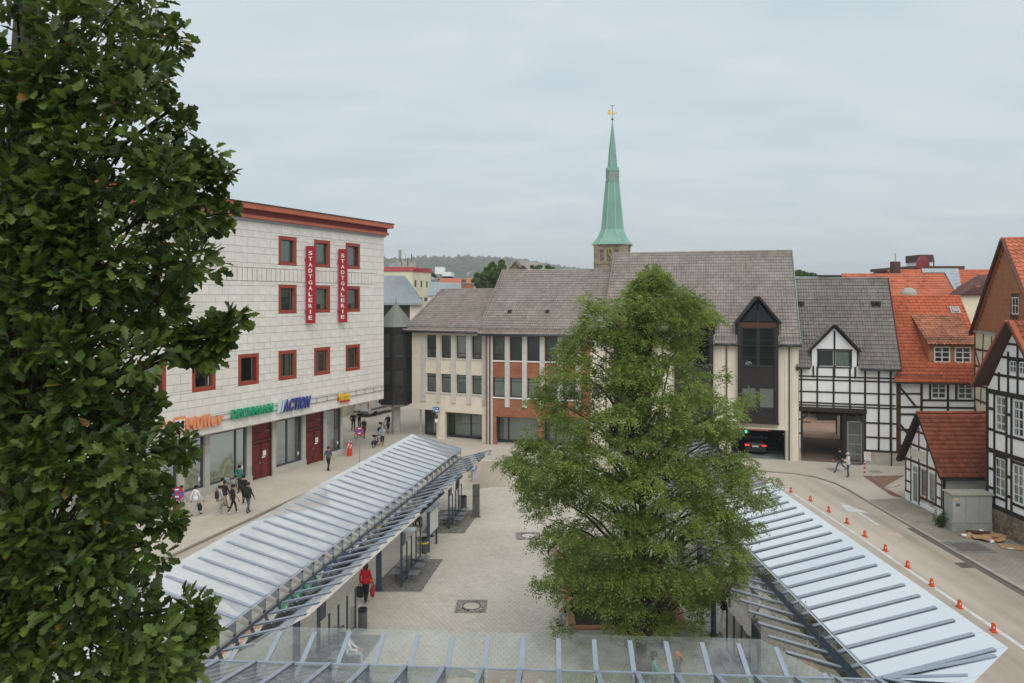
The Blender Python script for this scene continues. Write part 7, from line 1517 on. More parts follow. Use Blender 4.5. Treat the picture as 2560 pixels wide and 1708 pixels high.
def robinia():
    rr = np.random.RandomState(21)
    E = [(618, 1482, 1528), (640, 1468, 1535), (665, 1450, 1560), (690, 1405, 1625), (715, 1335, 1645), (745, 1322, 1640), (780, 1275, 1600), (820, 1262, 1605), (860, 1225, 1625), (900, 1212, 1690), (950, 1205, 1715), (1000, 1190, 1690), (1050, 1165, 1710), (1090, 1170, 1745), (1130, 1195, 1765), (1170, 1205, 1740), (1210, 1215, 1735), (1250, 1235, 1715), (1300, 1255, 1720), (1345, 1258, 1690), (1390, 1275, 1650), (1430, 1300, 1640), (1475, 1330, 1600)]
    cl = []; tries = 0
    spur = [(1155, 1062, 18), (1180, 1070, 22), (1205, 1080, 24), (1345, 690, 16), (1365, 700, 20), (1500, 632, 20), (1510, 650, 26), (1490, 668, 24), (1455, 665, 14), (1640, 735, 16), (1620, 715, 20), (1725, 905, 16), (1705, 925, 22), (1690, 955, 22), (1765, 1110, 18), (1750, 1140, 20), (1770, 1150, 14), (1735, 1205, 18), (1240, 1340, 18), (1262, 1345, 22), (1290, 1440, 20), (1310, 1460, 18), (1625, 1440, 20), (1600, 1470, 16), (1500, 1450, 20), (1530, 1430, 22), (1690, 1330, 20), (1715, 1310, 18), (1640, 1000, 24), (1660, 860, 16), (1220, 1150, 18), (1225, 1180, 18), (1238, 1245, 18)]
    trunk = Vector((4.2, 24.3, ZP)); cx0 = 4.15
    def add(x, y, r, Y=None):
        xl, xr = interp(E, y, 1), interp(E, y, 2); hw = max(30, (xr-xl)/2)*1.09*25.3/F; xm = (xl+xr)/2; q = min(1, abs(x-xm)/max(1, (xr-xl)/2)); dep = hw*.85*sqrt(max(0, 1-q*q))
        if Y is None:
            s = -1 if rr.rand() < .72 else 1; Y = 25.3+s*dep*(.45+.55*rr.rand()**.6)*(1 if s < 0 else .8)
        cl.append((at(x*1.0894, y*1.0894, max(20.4, Y)), r*1.0894*max(20.4, Y)/F))
    for x, y, r in spur: add(x, y, r, 25.2+rr.normal()*.4)
    big = []
    while len(cl) < 400 and tries < 30000:
        tries += 1; y = rr.uniform(622, 1475); r = rr.uniform(24, 46) if len(cl) < 215 else rr.uniform(14, 24); xl, xr = interp(E, y, 1), interp(E, y, 2); x = rr.uniform(xl, xr)
        if x-r < xl-5 or x+r > xr+5: continue
        if len(cl) < 215 and any((x-a_)**2+(y-b_)**2 < (.62*(r+c_))**2 for a_, b_, c_ in big) and rr.rand() < .8: continue
        if len(cl) >= 215 and min(x-xl, xr-x) > 60 and rr.rand() < .5: continue
        if y > 1340 and rr.rand() < .3: continue
        if len(cl) < 215: big.append((x, y, r))
        add(x, y, r)
    cl = [(c, r) for c, r in cl if c.z-r > 1.2]
    root = thing('plaza_tree', 'large robinia tree with drooping light green foliage on the plaza', 'tree', trunk); org = np.array(trunk)
    V, Fq, T = [], [], []
    S0, D0, L0, G0 = [], [], [], []
    for c, r in cl:
        n = int(10+300*r*r*1.15); n = min(n, 160); v = unit(rr.normal(size=(n, 3))); v[:, 2] = np.abs(v[:, 2])*.6+v[:, 2]*.4; rad = r*(.5+.6*rr.rand(n)**.7); p = np.array(c)+v*rad[:, None]*np.array((1.05, 1.05, .8)); outw = unit(np.array(c)-np.array((cx0, 25.3, c.z-1.)))
        d = unit(v*.7+outw*.35+rr.normal(size=(n, 3))*.4+np.array((0, 0, -.55))); S0.append(p); D0.append(d); L0.append(rr.uniform(.18, .34, n)); G0.append(np.full(n, rr.rand()*.35))
    P, D_, Ls, Gs = map(np.concatenate, (S0, D0, L0, G0)); n = len(P); up = np.tile(np.array((0., 0., 1.)), (n, 1))+rr.normal(size=(n, 3))*.35; a, b = frames(D_, rr, up)
    K = 4; allv = []; tints = []
    for k in range(K+1):
        f = (k+.6)/(K+.6); cen = P+D_*(Ls*f)[:, None]+np.array((0, 0, -1.))*(Ls*f*f*.45)[:, None]
        for s in ((-1, 1) if k < K else (0,)):
            ll = rr.uniform(.075, .115, n)[:, None]; ww = ll*.23
            ld = unit(a*s+D_*(.35 if s else 1.2)+np.array((0, 0, -.25))+rr.normal(size=(n, 3))*.22); nn = unit(np.cross(ld, b+rr.normal(size=(n, 3))*.3)); c0 = cen
            q = np.stack([c0, c0+ld*ll*.5+nn*ww, c0+ld*ll, c0+ld*ll*.5-nn*ww], 1); allv.append(q); tints.append(np.clip(Gs+rr.rand(n)*.6, 0, .985))
    Q = np.concatenate(allv); t = np.concatenate(tints); V = Q.reshape(-1, 3)-org
    stuff(mesh_np('crown', V, np.arange(len(V)).reshape(-1, 4), t, 'robinleaf', root))
    top = Vector((4.35, 25.1, 12.4)); mb = MB(); tr = [trunk.lerp(top, f)+Vector((.12*sin(f*5), .1*sin(f*4), 0)) for f in np.linspace(0, 1, 12)]; mb.tube(tr, list(np.linspace(.19, .035, 12)), 12); mb.lathe(trunk, [(.3, 0), (.21, .2), (.18, .5)], 12); mb.build('trunk', M['bark'], root, smooth=True)
    lb = MB()
    for k in range(0, len(cl), 3):
        c, r = cl[k]; h = min(.96, max(.16, (c.z-.2-rr.uniform(.5, 2.2))/12.4)); s = tr[min(11, int(h*11))]; m = s.lerp(c, .5)+Vector((0, 0, .35)); rad = .02+.018*(c-s).length*.4; lb.tube([s, s.lerp(m, .6), m, c], [rad*1.3, rad, rad*.7, .006], 5)
    for e in ((2.4, 24.2, 8.2), (6.2, 24.5, 8.6), (3.2, 26.5, 10), (5.6, 26.3, 10.2), (1.6, 25, 6.4), (7, 25.4, 6.8)):
        e = Vector(e); s = tr[4+int(e.z > 8)]; lb.tube([s, s.lerp(e, .4)+Vector((0, 0, .3)), e], [.09, .06, .02], 7)
    stuff(lb.build('limbs', M['bark'], root))
robinia()
def fartree(label, clumps, Y, leaf, n_per, seed, name='background_tree'):
    rr = np.random.RandomState(seed); cs = [(at(x, y, Y+rr.normal()*.8), r*Y/F) for x, y, r in clumps]; b = Vector((np.mean([c.x for c, r in cs]), Y, 0)); root = thing(name, label, 'tree', b); P = []; 
    for c, r in cs: v = unit(rr.normal(size=(n_per, 3))); P.append(np.array(c)+v*(r*(.3+.7*rr.rand(n_per)**.5))[:, None])
    P = np.concatenate(P); n = len(P); d = unit(rr.normal(size=(n, 3))); a, bb = frames(d, rr); s = rr.uniform(.6, 1.3, n)[:, None]*leaf; Q = np.stack([P-d*s, P+a*s*.6, P+d*s, P-a*s*.6], 1).reshape(-1, 3)-np.array(b)
    stuff(mesh_np('crown', Q, np.arange(len(Q)).reshape(-1, 4), rr.rand(n)*.98, 'farleaf', root)); mb = MB(); zt = max(c.z for c, r in cs)-1; mb.tube([b, b+Vector((.2, 0, zt*.5)), b+Vector((0, 0, zt))], [.35, .25, .05], 8); mb.build('trunk', M['bark'], root)
Z = lambda pts: [(*zb(x, y), r/4.352) for x, y, r in pts]
fartree('green tree between the hipped roof and the brown roofs', Z([(1365, 165, 30), (1370, 210, 40), (1355, 260, 50), (1265, 200, 38), (1240, 250, 48), (1290, 270, 55), (1210, 240, 30), (1190, 310, 55), (1250, 330, 70), (1320, 320, 60), (1110, 340, 45), (1080, 370, 40), (1130, 400, 50), (1200, 400, 70), (1300, 400, 70), (1100, 300, 22)]), 112, .3, 420, 1)
fartree('small tree top before the brown gabled roof', Z([(1700, 205, 18), (1760, 215, 26), (1740, 225, 22), (1790, 205, 16)]), 128, .25, 120, 2); fartree('small tree top right of the brown gabled roof', Z([(1870, 205, 22), (1865, 215, 26), (1900, 222, 18), (1930, 228, 16)]), 128, .25, 110, 3)
fartree('pale green tree top above the gatehouse roof', [(*zc(x, y), r/4.052) for x, y, r in [(30, 262, 30), (70, 258, 34), (110, 265, 32), (150, 272, 28), (10, 275, 26), (200, 275, 20), (235, 278, 12)]], 120, .26, 140, 4)
# ================================================================ people
def cloth(name, col, rough=.85): return M.get(name) or mat(name, col, rough, .12, 9, .2, 30)
SK = {'skin': (.5, .27, .18), 'skind': (.34, .18, .12)}
for k, c in SK.items(): mat(k, c, .55, .06, 9)
CLO = dict(whitehood=(.7, .7, .7), greysweat=(.34, .34, .34), greytee=(.4, .4, .4), black=(.014, .014, .015), darkjkt=(.03, .028, .028), tan=(.3, .22, .13), creamshirt=(.5, .42, .32), greyjean=(.09, .09, .095), jeans=(.06, .09, .15), palejean=(.3, .37, .42), green=(.015, .18, .13), slate=(.075, .08, .09), bluehood=(.25, .33, .37), darkgreen=(.035, .045, .04), vest=(.3, .4, .6), pinkarm=(.55, .25, .2), red=(.5, .015, .03), navy=(.02, .025, .04), white=(.68, .68, .67), beige=(.4, .34, .27), shoe_w=(.65, .65, .65), shoe_b=(.02, .02, .02), shoe_n=(.45, .6, .1), shoe_r=(.12, .03, .025), maroon=(.05, .012, .016), hairblack=(.01, .008, .007), hairbrown=(.05, .025, .012), hairgrey=(.35, .33, .3), hairblond=(.5, .33, .14), hairred=(.35, .09, .025), hairginger=(.42, .16, .05), capbeige=(.5, .45, .36), teal=(.1, .35, .3), orange=(.6, .16, .02), bluewhite=(.3, .38, .5))
for k, c in CLO.items(): mat('c_'+k, c, .85, .12, 9, .15, 40)
def V3(*a): return Vector(a)
def pose_joints(pose, rr, st=.3, arm=None):
    """joint positions of a 1.75 m figure; forward is +y"""
    J = dict(pelvis=V3(0, 0, .96), spine=V3(0, .01, 1.14), chest=V3(0, .0, 1.34), neck=V3(0, .005, 1.49), head=V3(0, .025, 1.585), crown=V3(0, .015, 1.685))
    for s, n in ((-1, 'l'), (1, 'r')):
        f = st*(1 if n == 'l' else -1)
        J['hip'+n] = V3(s*.095, 0, .93); J['sho'+n] = V3(s*.175, -.01, 1.42)
        if pose == 'sit':
            J['knee'+n] = V3(s*.12, .44, .96); J['ank'+n] = V3(s*.12, .46+.1*s*st, .52); J['toe'+n] = V3(s*.13, .62+.1*s*st, .47)
        else:
            J['knee'+n] = V3(s*.1, f*.55+.03, .51); J['ank'+n] = V3(s*.09, f*(.95 if f > 0 else 1.15)-.02, .09+(.0 if f > 0 else abs(f)*.35)); J['toe'+n] = J['ank'+n]+V3(s*.02, .15, -.055 if f >= 0 else -.075)
        a = -f*.75
        J['elb'+n] = V3(s*.235, a*.45-.02, 1.13); J['wri'+n] = V3(s*.24, a*.9+.08, .9); J['hand'+n] = J['wri'+n]+V3(0, .02, -.09)
        if pose == 'push' or (arm == 'fwd'): J['elb'+n] = V3(s*.25, .16, 1.17); J['wri'+n] = V3(s*.22-(.14 if pose == 'push' else 0), .42, 1.08); J['hand'+n] = J['wri'+n]+V3(0, .08, -.02)
        if arm == 'phone': J['elb'+n] = V3(s*.22, .08, 1.14); J['wri'+n] = V3(s*.08, .28, 1.2); J['hand'+n] = J['wri'+n]+V3(-s*.02, .07, .04)
        if arm == 'lap': J['elb'+n] = V3(s*.24, .1, 1.16); J['wri'+n] = V3(s*.1, .32, 1.04); J['hand'+n] = J['wri'+n]+V3(-s*.02, .08, -.02)
        if arm == 'pocket': J['elb'+n] = V3(s*.28, -.06, 1.15); J['wri'+n] = V3(s*.19, .08, .96); J['hand'+n] = J['wri'+n]+V3(-s*.02, .05, -.06)
        if arm == 'reach' and n == 'r': J['elb'+n] = V3(s*.3, .2, 1.2); J['wri'+n] = V3(s*.38, .42, 1.1); J['hand'+n] = J['wri'+n]+V3(.02, .08, -.01)
    if pose == 'sit':
        for k in ('hipl', 'hipr', 'pelvis'): J[k].z -= .0
    return J
def skin_body(J, heavy=1.):
    names = list(J); idx = {n: i for i, n in enumerate(names)}
    E = [('pelvis', 'spine'), ('spine', 'chest'), ('chest', 'neck'), ('neck', 'head'), ('head', 'crown')]
    for n in 'lr': E += [('pelvis', 'hip'+n), ('hip'+n, 'knee'+n), ('knee'+n, 'ank'+n), ('ank'+n, 'toe'+n), ('chest', 'sho'+n), ('sho'+n, 'elb'+n), ('elb'+n, 'wri'+n), ('wri'+n, 'hand'+n)]
    R = dict(pelvis=(.15, .115), spine=(.145, .11), chest=(.165, .115), neck=(.056, .058), head=(.078, .098), crown=(.06, .075))
    for n in 'lr': R.update({'hip'+n: (.09, .1), 'knee'+n: (.062, .066), 'ank'+n: (.045, .05), 'toe'+n: (.042, .032), 'sho'+n: (.066, .066), 'elb'+n: (.047, .048), 'wri'+n: (.033, .035), 'hand'+n: (.03, .042)})
    bm = bmesh.new(); lay = bm.verts.layers.skin.verify(); vs = [bm.verts.new(J[n]) for n in names]
    for a, b in E: bm.edges.new((vs[idx[a]], vs[idx[b]]))
    for n, v in zip(names, vs):
        hx = heavy if n in ('pelvis', 'spine', 'chest') else 1; v[lay].radius = (R[n][0]*hx, R[n][1]*hx); v[lay].use_root = n == 'pelvis'
    me = bpy.data.meshes.new('tmp'); bm.to_mesh(me); bm.free(); ob = bpy.data.objects.new('tmp', me); TMP.collection.objects.link(ob)
    sk = ob.modifiers.new('s', 'SKIN'); sk.use_smooth_shade = True; ss = ob.modifiers.new('u', 'SUBSURF'); ss.levels = 1; ss.render_levels = 1
    vl = TMP.view_layers[0]; vl.update(); out = bpy.data.meshes.new_from_object(ob.evaluated_get(vl.depsgraph)); bpy.data.objects.remove(ob); bpy.data.meshes.remove(me); return out, E
def seg_d(p, a, b):
    ab = b-a; t = max(0, min(1, (p-a).dot(ab)/max(1e-9, ab.dot(ab)))); return (p-(a+ab*t)).length
def person(label, pos, head, shirt, trou, shoe='shoe_b', hair='hairblack', pose='walk', st=.3, arm=None, h=1.75, sleeve=1, shorts=0, skin='skin', hairstyle='short', heavy=1., vest=None, coat=0, group=None, z=None):
    """head = walking direction as an angle from +y, clockwise seen from above"""
    rr = random.Random(hash(label) % 1000); J = pose_joints(pose, rr, st, arm); me, E = skin_body(J, heavy); k = h/1.75
    pos = Vector(pos); dz = -.5 if pose == 'sit' else 0
    t = thing('person', label, 'person', pos, group or '_local'); ORG[t.name] = Vector((0, 0, 0)); t.rotation_euler = (0, 0, -head); t.scale = (k, k, k)
    mats = [M[skin], M['c_'+shirt], M['c_'+trou], M['c_'+shoe], M['c_'+(vest or shirt)]]; me.materials.clear()
    for m in mats: me.materials.append(m)
    nP = len(me.polygons); C_ = np.zeros(nP*3); me.polygons.foreach_get('center', C_); C_ = C_.reshape(-1, 3); dd = []
    for e in E:
        a_, b_ = np.array(J[e[0]]), np.array(J[e[1]]); ab = b_-a_; tt = np.clip(((C_-a_)@ab)/max(1e-9, ab@ab), 0, 1); dd.append(np.linalg.norm(C_-(a_+tt[:, None]*ab), axis=1)-(.05 if e in (('spine', 'chest'), ('chest', 'neck')) else 0))
    bi = np.argmin(np.array(dd), axis=0)
    def cls(i):
        b = E[bi[i]][1]; p = Vector(C_[i])
        if b in ('crown', 'head'): return 0
        if b == 'neck': return 0 if p.z > 1.475 else (4 if vest else 1)
        if b.startswith('hand'): return 0
        if b.startswith('wri'): return 1 if sleeve >= 1 else 0
        if b.startswith('elb'): return 1 if sleeve >= .5 else 0
        if b.startswith('toe'): return 3
        if b.startswith('ank'): return 3 if p.z < J[b].z else (0 if shorts and (p-J[b]).length < (J['knee'+b[-1]]-J[b]).length*.85 else 2)
        if b.startswith('knee'): return 2
        if b.startswith('sho') or b in ('chest', 'spine'): return (4 if vest and not b.startswith('sho') else 1) if (p.z > (.96 if not coat else .6) or pose == 'sit' and p.y < .16) else 2
        if b.startswith('hip'): return 1 if coat or p.z > .98 else 2
        return 1
    me.polygons.foreach_set('material_index', [cls(i) for i in range(nP)]); me.polygons.foreach_set('use_smooth', [True]*len(me.polygons))
    # fingers, nose and ears grown into the same mesh
    mb = MB()
    for n, s in (('l', -1), ('r', 1)):
        w_, hd = J['wri'+n], J['hand'+n]; d = (hd-w_).normalized(); side = d.cross(V3(1, 0, 0) if abs(d.x) < .9 else V3(0, 1, 0)).normalized()
        for q in range(4): o = side*(-.03+.02*q); L = (.06, .075, .08, .065)[q]; mb.tube([hd+o, hd+o+d*L*.6+V3(0, .004, 0), hd+o+d*L+V3(0, .018, -.004)], [.0105, .0095, .007], 5)
        mb.tube([w_.lerp(hd, .5)+side*.03, w_.lerp(hd, .9)+side*.055, hd+side*.06+d*.02], [.012, .011, .008], 5)
    hc = J['head']; mb.tube([hc+V3(0, .085, .02), hc+V3(0, .118, -.012)], [.008, .014], 5)
    for s in (-1, 1): mb.lathe(hc+V3(s*.082, -.01, -.03), [(.012, 0), (.022, .02), (.02, .045), (0, .055)], 6, sq=1.4)
    n0 = len(me.vertices); vs = [tuple(v.co) for v in me.vertices]+mb.v; fs = [tuple(p.vertices) for p in me.polygons]+[tuple(n0+i for i in f) for f in mb.f]; mi = [p.material_index for p in me.polygons]+[0]*len(mb.f)
    zmin = min(v[2] for v in vs) if pose != 'sit' else .5
    m2 = bpy.data.meshes.new('body'); m2.from_pydata([(v[0], v[1], v[2]-zmin) for v in vs], [], fs)
    for m in mats: m2.materials.append(m)
    m2.polygons.foreach_set('material_index', mi); m2.polygons.foreach_set('use_smooth', [True]*len(fs)); m2.update(); bpy.data.meshes.remove(me); link('body', m2, t)
    off = V3(0, 0, -zmin); hc = hc+off
    hb = MB(); hb.lathe(hc+V3(0, -.012, .02), [(.088, -.03), (.1, .02), (.098, .07), (.075, .115), (.035, .135), (0, .14)], 12, sq=1.16)
    if hairstyle == 'long': hb.lathe(hc+V3(0, -.05, -.38), [(.05, 0), (.1, .1), (.105, .3), (.1, .42), (.07, .5)], 10, sq=.75)
    if hairstyle == 'bob': hb.lathe(hc+V3(0, -.03, -.1), [(.09, 0), (.118, .06), (.12, .16), (.09, .24)], 10, sq=1.0)
    if hairstyle == 'tail': hb.tube([hc+V3(0, -.1, .06), hc+V3(0, -.15, .0), hc+V3(0, -.13, -.14)], [.03, .032, .012], 6)
    if hairstyle == 'cap': hb.box(hc+V3(0, .12, .055), (.14, .1, .015))
    hb.v = [(x+.006*sin(60*x+40*z_), y, z_+.006*sin(50*y)) for x, y, z_ in hb.v]; 
    if hairstyle != 'none': hb.build('hair' if hairstyle != 'cap' else 'cap', M['c_'+hair], t, smooth=True, local=True)
    eb = MB()
    for s in (-1, 1): eb.lathe(hc+V3(s*.033, .088, .025), [(.009, -.006), (.01, 0), (0, .006)], 6)
    eb.build('eyes', M['c_black'], t, local=True)
    if coat or shirt in ('whitehood', 'bluehood', 'darkjkt'): cb = MB(); cb.lathe(J['neck']+off+V3(0, -.035, -.05), [(.1, -.03), (.115, .02), (.085, .07)], 12, sq=1.1); cb.build('collar', M['c_'+shirt], t, smooth=True, local=True)
    hb = MB(); hz = (.9 if not coat else .55)+off.z
    if pose != 'sit': hb.lathe(V3(0, 0, hz), [(.185*heavy, 0), (.178*heavy, .1), (.158*heavy, .22)], 14, sq=.74 if not coat else .85); hb.build('hem', M['c_'+(vest or shirt)], t, smooth=True, local=True)
    return t, J, off, k
def world(tp, p):
    t, J, off, k = tp; p = (p+off)*k; c, s = cos(t.rotation_euler.z), sin(t.rotation_euler.z); return t.location+V3(p.x*c-p.y*s, p.x*s+p.y*c, p.z)
def carried(name, label, tp, p, prof, m, sq=.6, n=10, cat='bag', strap=True):
    t, J, off, k = tp; w_ = world(tp, p); o = thing(name, label, cat, w_, '_local'); ORG[o.name] = V3(0, 0, 0); o.rotation_euler = t.rotation_euler; mb = MB(); mb.lathe((0, 0, 0), prof, n, sq=sq); mb.build('sack', M[m], o, smooth=True, local=True)
    top = max(z for r, z in prof); mb = MB(); mb.tube([(-.06, 0, top-.02), (-.05, 0, top+.1), (.05, 0, top+.1), (.06, 0, top-.02)], .012, 5)
    if strap: mb.build('strap', M['c_black'], o, local=True)
BP = [(.06, -.22), (.15, -.2), (.165, -.05), (.15, .12), (.1, .22), (0, .25)]
def backpack(label, tp, m, prof=BP):
    carried('backpack', label, tp, V3(0, -.175, 1.22), prof, m, .62)
zg = zm(440, 1150, 7.467); zf2 = zm(860, 980, 9.225); zp = .105
AL = atan2(.4436, .8962)      # direction along the store front
def gz(x, y, zf, z=.1): return gp(*zf(x, y), z)
person('person in blue and white top with grey trousers behind the near traffic sign', gz(95, 1035, zg), AL, 'bluewhite', 'greysweat', 'shoe_b', st=.22)
p2_ = person('person in white hoodie and light grey trousers carrying a black bag', gz(372, 1048, zg), AL+.1, 'whitehood', 'greysweat', 'shoe_b', st=.34, h=1.8, skin='skind')
carried('black_bag', 'black bag held low by the person in white hoodie', p2_, V3(.26, .06, .55), [(.08, -.2), (.15, -.16), (.17, .0), (.12, .16), (.05, .22)], 'c_black')
p3_ = person('person in grey top wearing a maroon backpack', gz(815, 1030, zg), AL+.25, 'greytee', 'greysweat', 'shoe_w', st=.2, h=1.74); backpack('maroon backpack on the person in grey top', p3_, 'c_maroon')
person('person in dark jacket and tan trousers in the group by the shop window', gz(905, 935, zg), AL, 'darkjkt', 'tan', 'shoe_b', st=.36, h=1.76)
person('person in cream shirt at the back of the group by the shop window', gz(865, 880, zg), AL+.3, 'creamshirt', 'tan', 'shoe_b', st=.2, h=1.78)
person('person all in black short sleeves in the middle of the group', gz(1062, 1010, zg), AL+.5, 'black', 'black', 'shoe_w', st=.26, sleeve=.5, h=1.76, skin='skind')
person('person all in black long sleeves walking at the back right of the group', gz(1262, 838, zg), AL-.2, 'black', 'black', 'shoe_w', st=.15, h=1.84)
p8_ = person('person in dark hooded jacket and grey jeans at the right of the group', gz(1345, 995, zg), AL-.05, 'darkjkt', 'greyjean', 'shoe_b', 'hairbrown', st=.18, h=1.84, heavy=1.08); backpack('black backpack with a red triangle on the person in dark jacket', p8_, 'c_black')
person('person in grey T-shirt and black trousers walking along the store', gp(*z4(1476, 872), .1), AL-.15, 'slate', 'black', 'shoe_b', 'hairbrown', st=.22, sleeve=.5, h=1.82)
person('person all in black standing with hands in pockets by the van', gz(212, 912, zf2, .02), 2.6, 'black', 'black', 'shoe_b', 'hairgrey', 'stand', .06, 'pocket', 1.86, heavy=1.1, hairstyle='none')
person('person in black looking at a phone behind the van group', gz(352, 850, zf2, .02), 3.4, 'black', 'black', 'shoe_b', 'hairbrown', 'stand', .04, 'phone', 1.78)
# cyclists beside their bicycles
def bicycle(label, pos, head, frame='c_black', bag=None, basket=False, s=1.):
    t = thing('bicycle', label, 'bicycle', pos, '_local'); ORG[t.name] = V3(0, 0, 0); t.rotation_euler = (0, 0, -head); t.scale = (s, s, s); ry = .34
    for y in (-.52, .55):
        mb = MB(); n = 22; R_ = [V3(0, y+ry*cos(2*pi*i/n), .35+ry*sin(2*pi*i/n)) for i in range(n+1)]; mb.tube(R_, .024, 6, cap=False); wh = mb.build('wheel', M['rubber'], t, smooth=True, local=True); mb = MB()
        for i in range(0, n, 2): mb.tube([V3(0, y, .35), R_[i]], .004, 3)
        mb.tube([V3(-.05, y, .35), V3(.05, y, .35)], .025, 6); mb.build('spokes', M['steel'], wh, local=True)
    bb, st, hd, ra, fa = V3(0, -.05, .32), V3(0, -.18, .82), V3(0, .38, .86), V3(0, -.52, .35), V3(0, .55, .35)
    mb = MB()
    for a, b, r in ((bb, st, .02), (st, hd, .02), (bb, hd, .022), (bb, ra, .014), (st, ra, .012), (hd, fa, .016), (hd, V3(0, .36, 1.0), .018)): mb.tube([a, b], r, 6)
    mb.build('frame', M[frame], t, local=True)
    mb = MB(); mb.tube([V3(-.3, .28, 1.03), V3(-.12, .37, 1.03), V3(.12, .37, 1.03), V3(.3, .28, 1.03)], .014, 6); hb = mb.build('handlebar', M['c_black'], t, local=True)
    for s_ in (-1, 1): mb = MB(); mb.tube([V3(s_*.31, .26, 1.03), V3(s_*.25, .31, 1.03)], .02, 6); mb.build('grip', M['rubber'], hb, local=True)
    mb = MB(); mb.prism([V3(-.07, -.32, .93), V3(.07, -.32, .93), V3(.02, -.06, .93), V3(-.02, -.06, .93)], (0, 0, .05)); mb.tube([st, V3(0, -.2, .93)], .014, 6); mb.build('saddle', M['rubber'], t, local=True)
    for s_ in (-1, 1): mb = MB(); mb.tube([bb+V3(s_*.06, 0, 0), bb+V3(s_*.06, .1*s_, -.14*s_)], .01, 5); mb.box(bb+V3(s_*.11, .1*s_, -.14*s_), (.09, .06, .02)); mb.build('pedal', M['c_black'], t, local=True)
    mb = MB(); mb.lathe(V3(.05, -.05, .32), [(.09, -.004), (.09, .004)], 14, ax=(V3(0, 1, 0), V3(0, 0, 1), V3(1, 0, 0))); mb.build('chainring', M['steel'], t, local=True)
    if bag:
        for s_ in (-1, 1): mb = MB(); mb.box(V3(s_*.13, .55, .45), (.12, .26, .3)); mb.build('pannier', M[bag], t, local=True)
        mb = MB(); mb.box(V3(0, .47, 1.02), (.26, .16, .18)); mb.build('bar_bag', M[bag], t, local=True)
    if basket:
        mb = MB(); c = V3(0, .56, .92)
        for z_ in (-.12, -.04, .04, .12): mb.tube([c+V3(-.16, -.13, z_), c+V3(.16, -.13, z_), c+V3(.18, .13, z_), c+V3(-.18, .13, z_), c+V3(-.16, -.13, z_)], .006, 4)
        mb.box(c+V3(0, 0, -.02), (.3, .24, .16), m=0); mb.build('basket', M['c_bluewhite'], t, local=True)
    return t
def with_bike(lab, blab, foot, head, side=-.42, **kw):
    f = Vector(foot); b = f+Vector((cos(-head)*side, sin(-head)*side, 0))+Vector((sin(head), cos(head), 0))*.1; bicycle(blab, b, head, **kw.pop('bike', {})); return person(lab, f, head, pose='push', **kw)
with_bike('person in green jacket pushing a bicycle towards the camera', 'bicycle with front basket beside the person in green jacket', gz(1185, 605, zg), AL+pi+.1, .4, shirt='green', trou='navy', hair='hairblack', shoe='shoe_b', st=.15, h=1.78, bike=dict(basket=True))
with_bike('person in dark green jacket pushing a bicycle behind the far traffic sign', 'black bicycle beside the person in dark green jacket', gz(468, 1062, zf2, .02), pi+.25, .45, shirt='darkgreen', trou='slate', shorts=1, st=.15, h=1.8, hairstyle='none', heavy=1.1)
with_bike('person in grey blue hoodie and black shorts pushing a loaded bicycle', 'bicycle with black front bags beside the person in grey blue hoodie', gz(888, 1272, zf2, .05), pi+.2, .5, shirt='bluehood', trou='black', shorts=1, shoe='shoe_n', st=.12, h=1.84, hair='hairred', hairstyle='none', heavy=1.1, bike=dict(bag='c_black'))
with_bike('person in black jacket and shorts pushing a bicycle beside the column', 'dark bicycle beside the person next to the round column', gz(1020, 958, zf2, .02), pi+.35, .5, shirt='navy', trou='black', shorts=1, st=.14, h=1.84, hairstyle='none', bike=dict(bag='c_black'))
zs8 = zm(1060, 1000, 6.528)
p17 = person('person in pale blue vest and light jeans walking away with a bag', gz(805, 1338, zs8, .01), -.15, 'pinkarm', 'palejean', 'shoe_w', 'hairginger', st=.14, h=1.64, vest='vest', hairstyle='bob'); carried('net_bag', 'pale shopping bag held by the person in pale blue vest', p17, V3(-.27, .04, .52), [(.07, -.18), (.12, -.12), (.11, .08), (.05, .2)], 'c_beige')
p18 = person('person in bright red jacket carrying bags beside the left canopy', gp(*z10(1390, 1160), zp), .25, 'red', 'black', 'shoe_w', 'hairbrown', st=.16, h=1.68, heavy=1.15, hairstyle='bob'); carried('striped_bag', 'black and white shopping bag in the left hand of the red jacket', p18, V3(-.3, .05, .48), [(.12, -.24), (.16, -.2), (.16, .1), (.14, .2)], 'c_darkjkt', .4); carried('pink_bag', 'pink plastic bag in the right hand of the red jacket', p18, V3(.29, .05, .55), [(.05, -.24), (.1, -.15), (.09, .1), (.04, .24)], 'c_red', .5)
carried('shoulder_bag', 'small orange bag at the side of the red jacket', p18, V3(.2, .08, .98), [(.08, -.1), (.1, 0), (.07, .1)], 'c_orange', .5, strap=False)
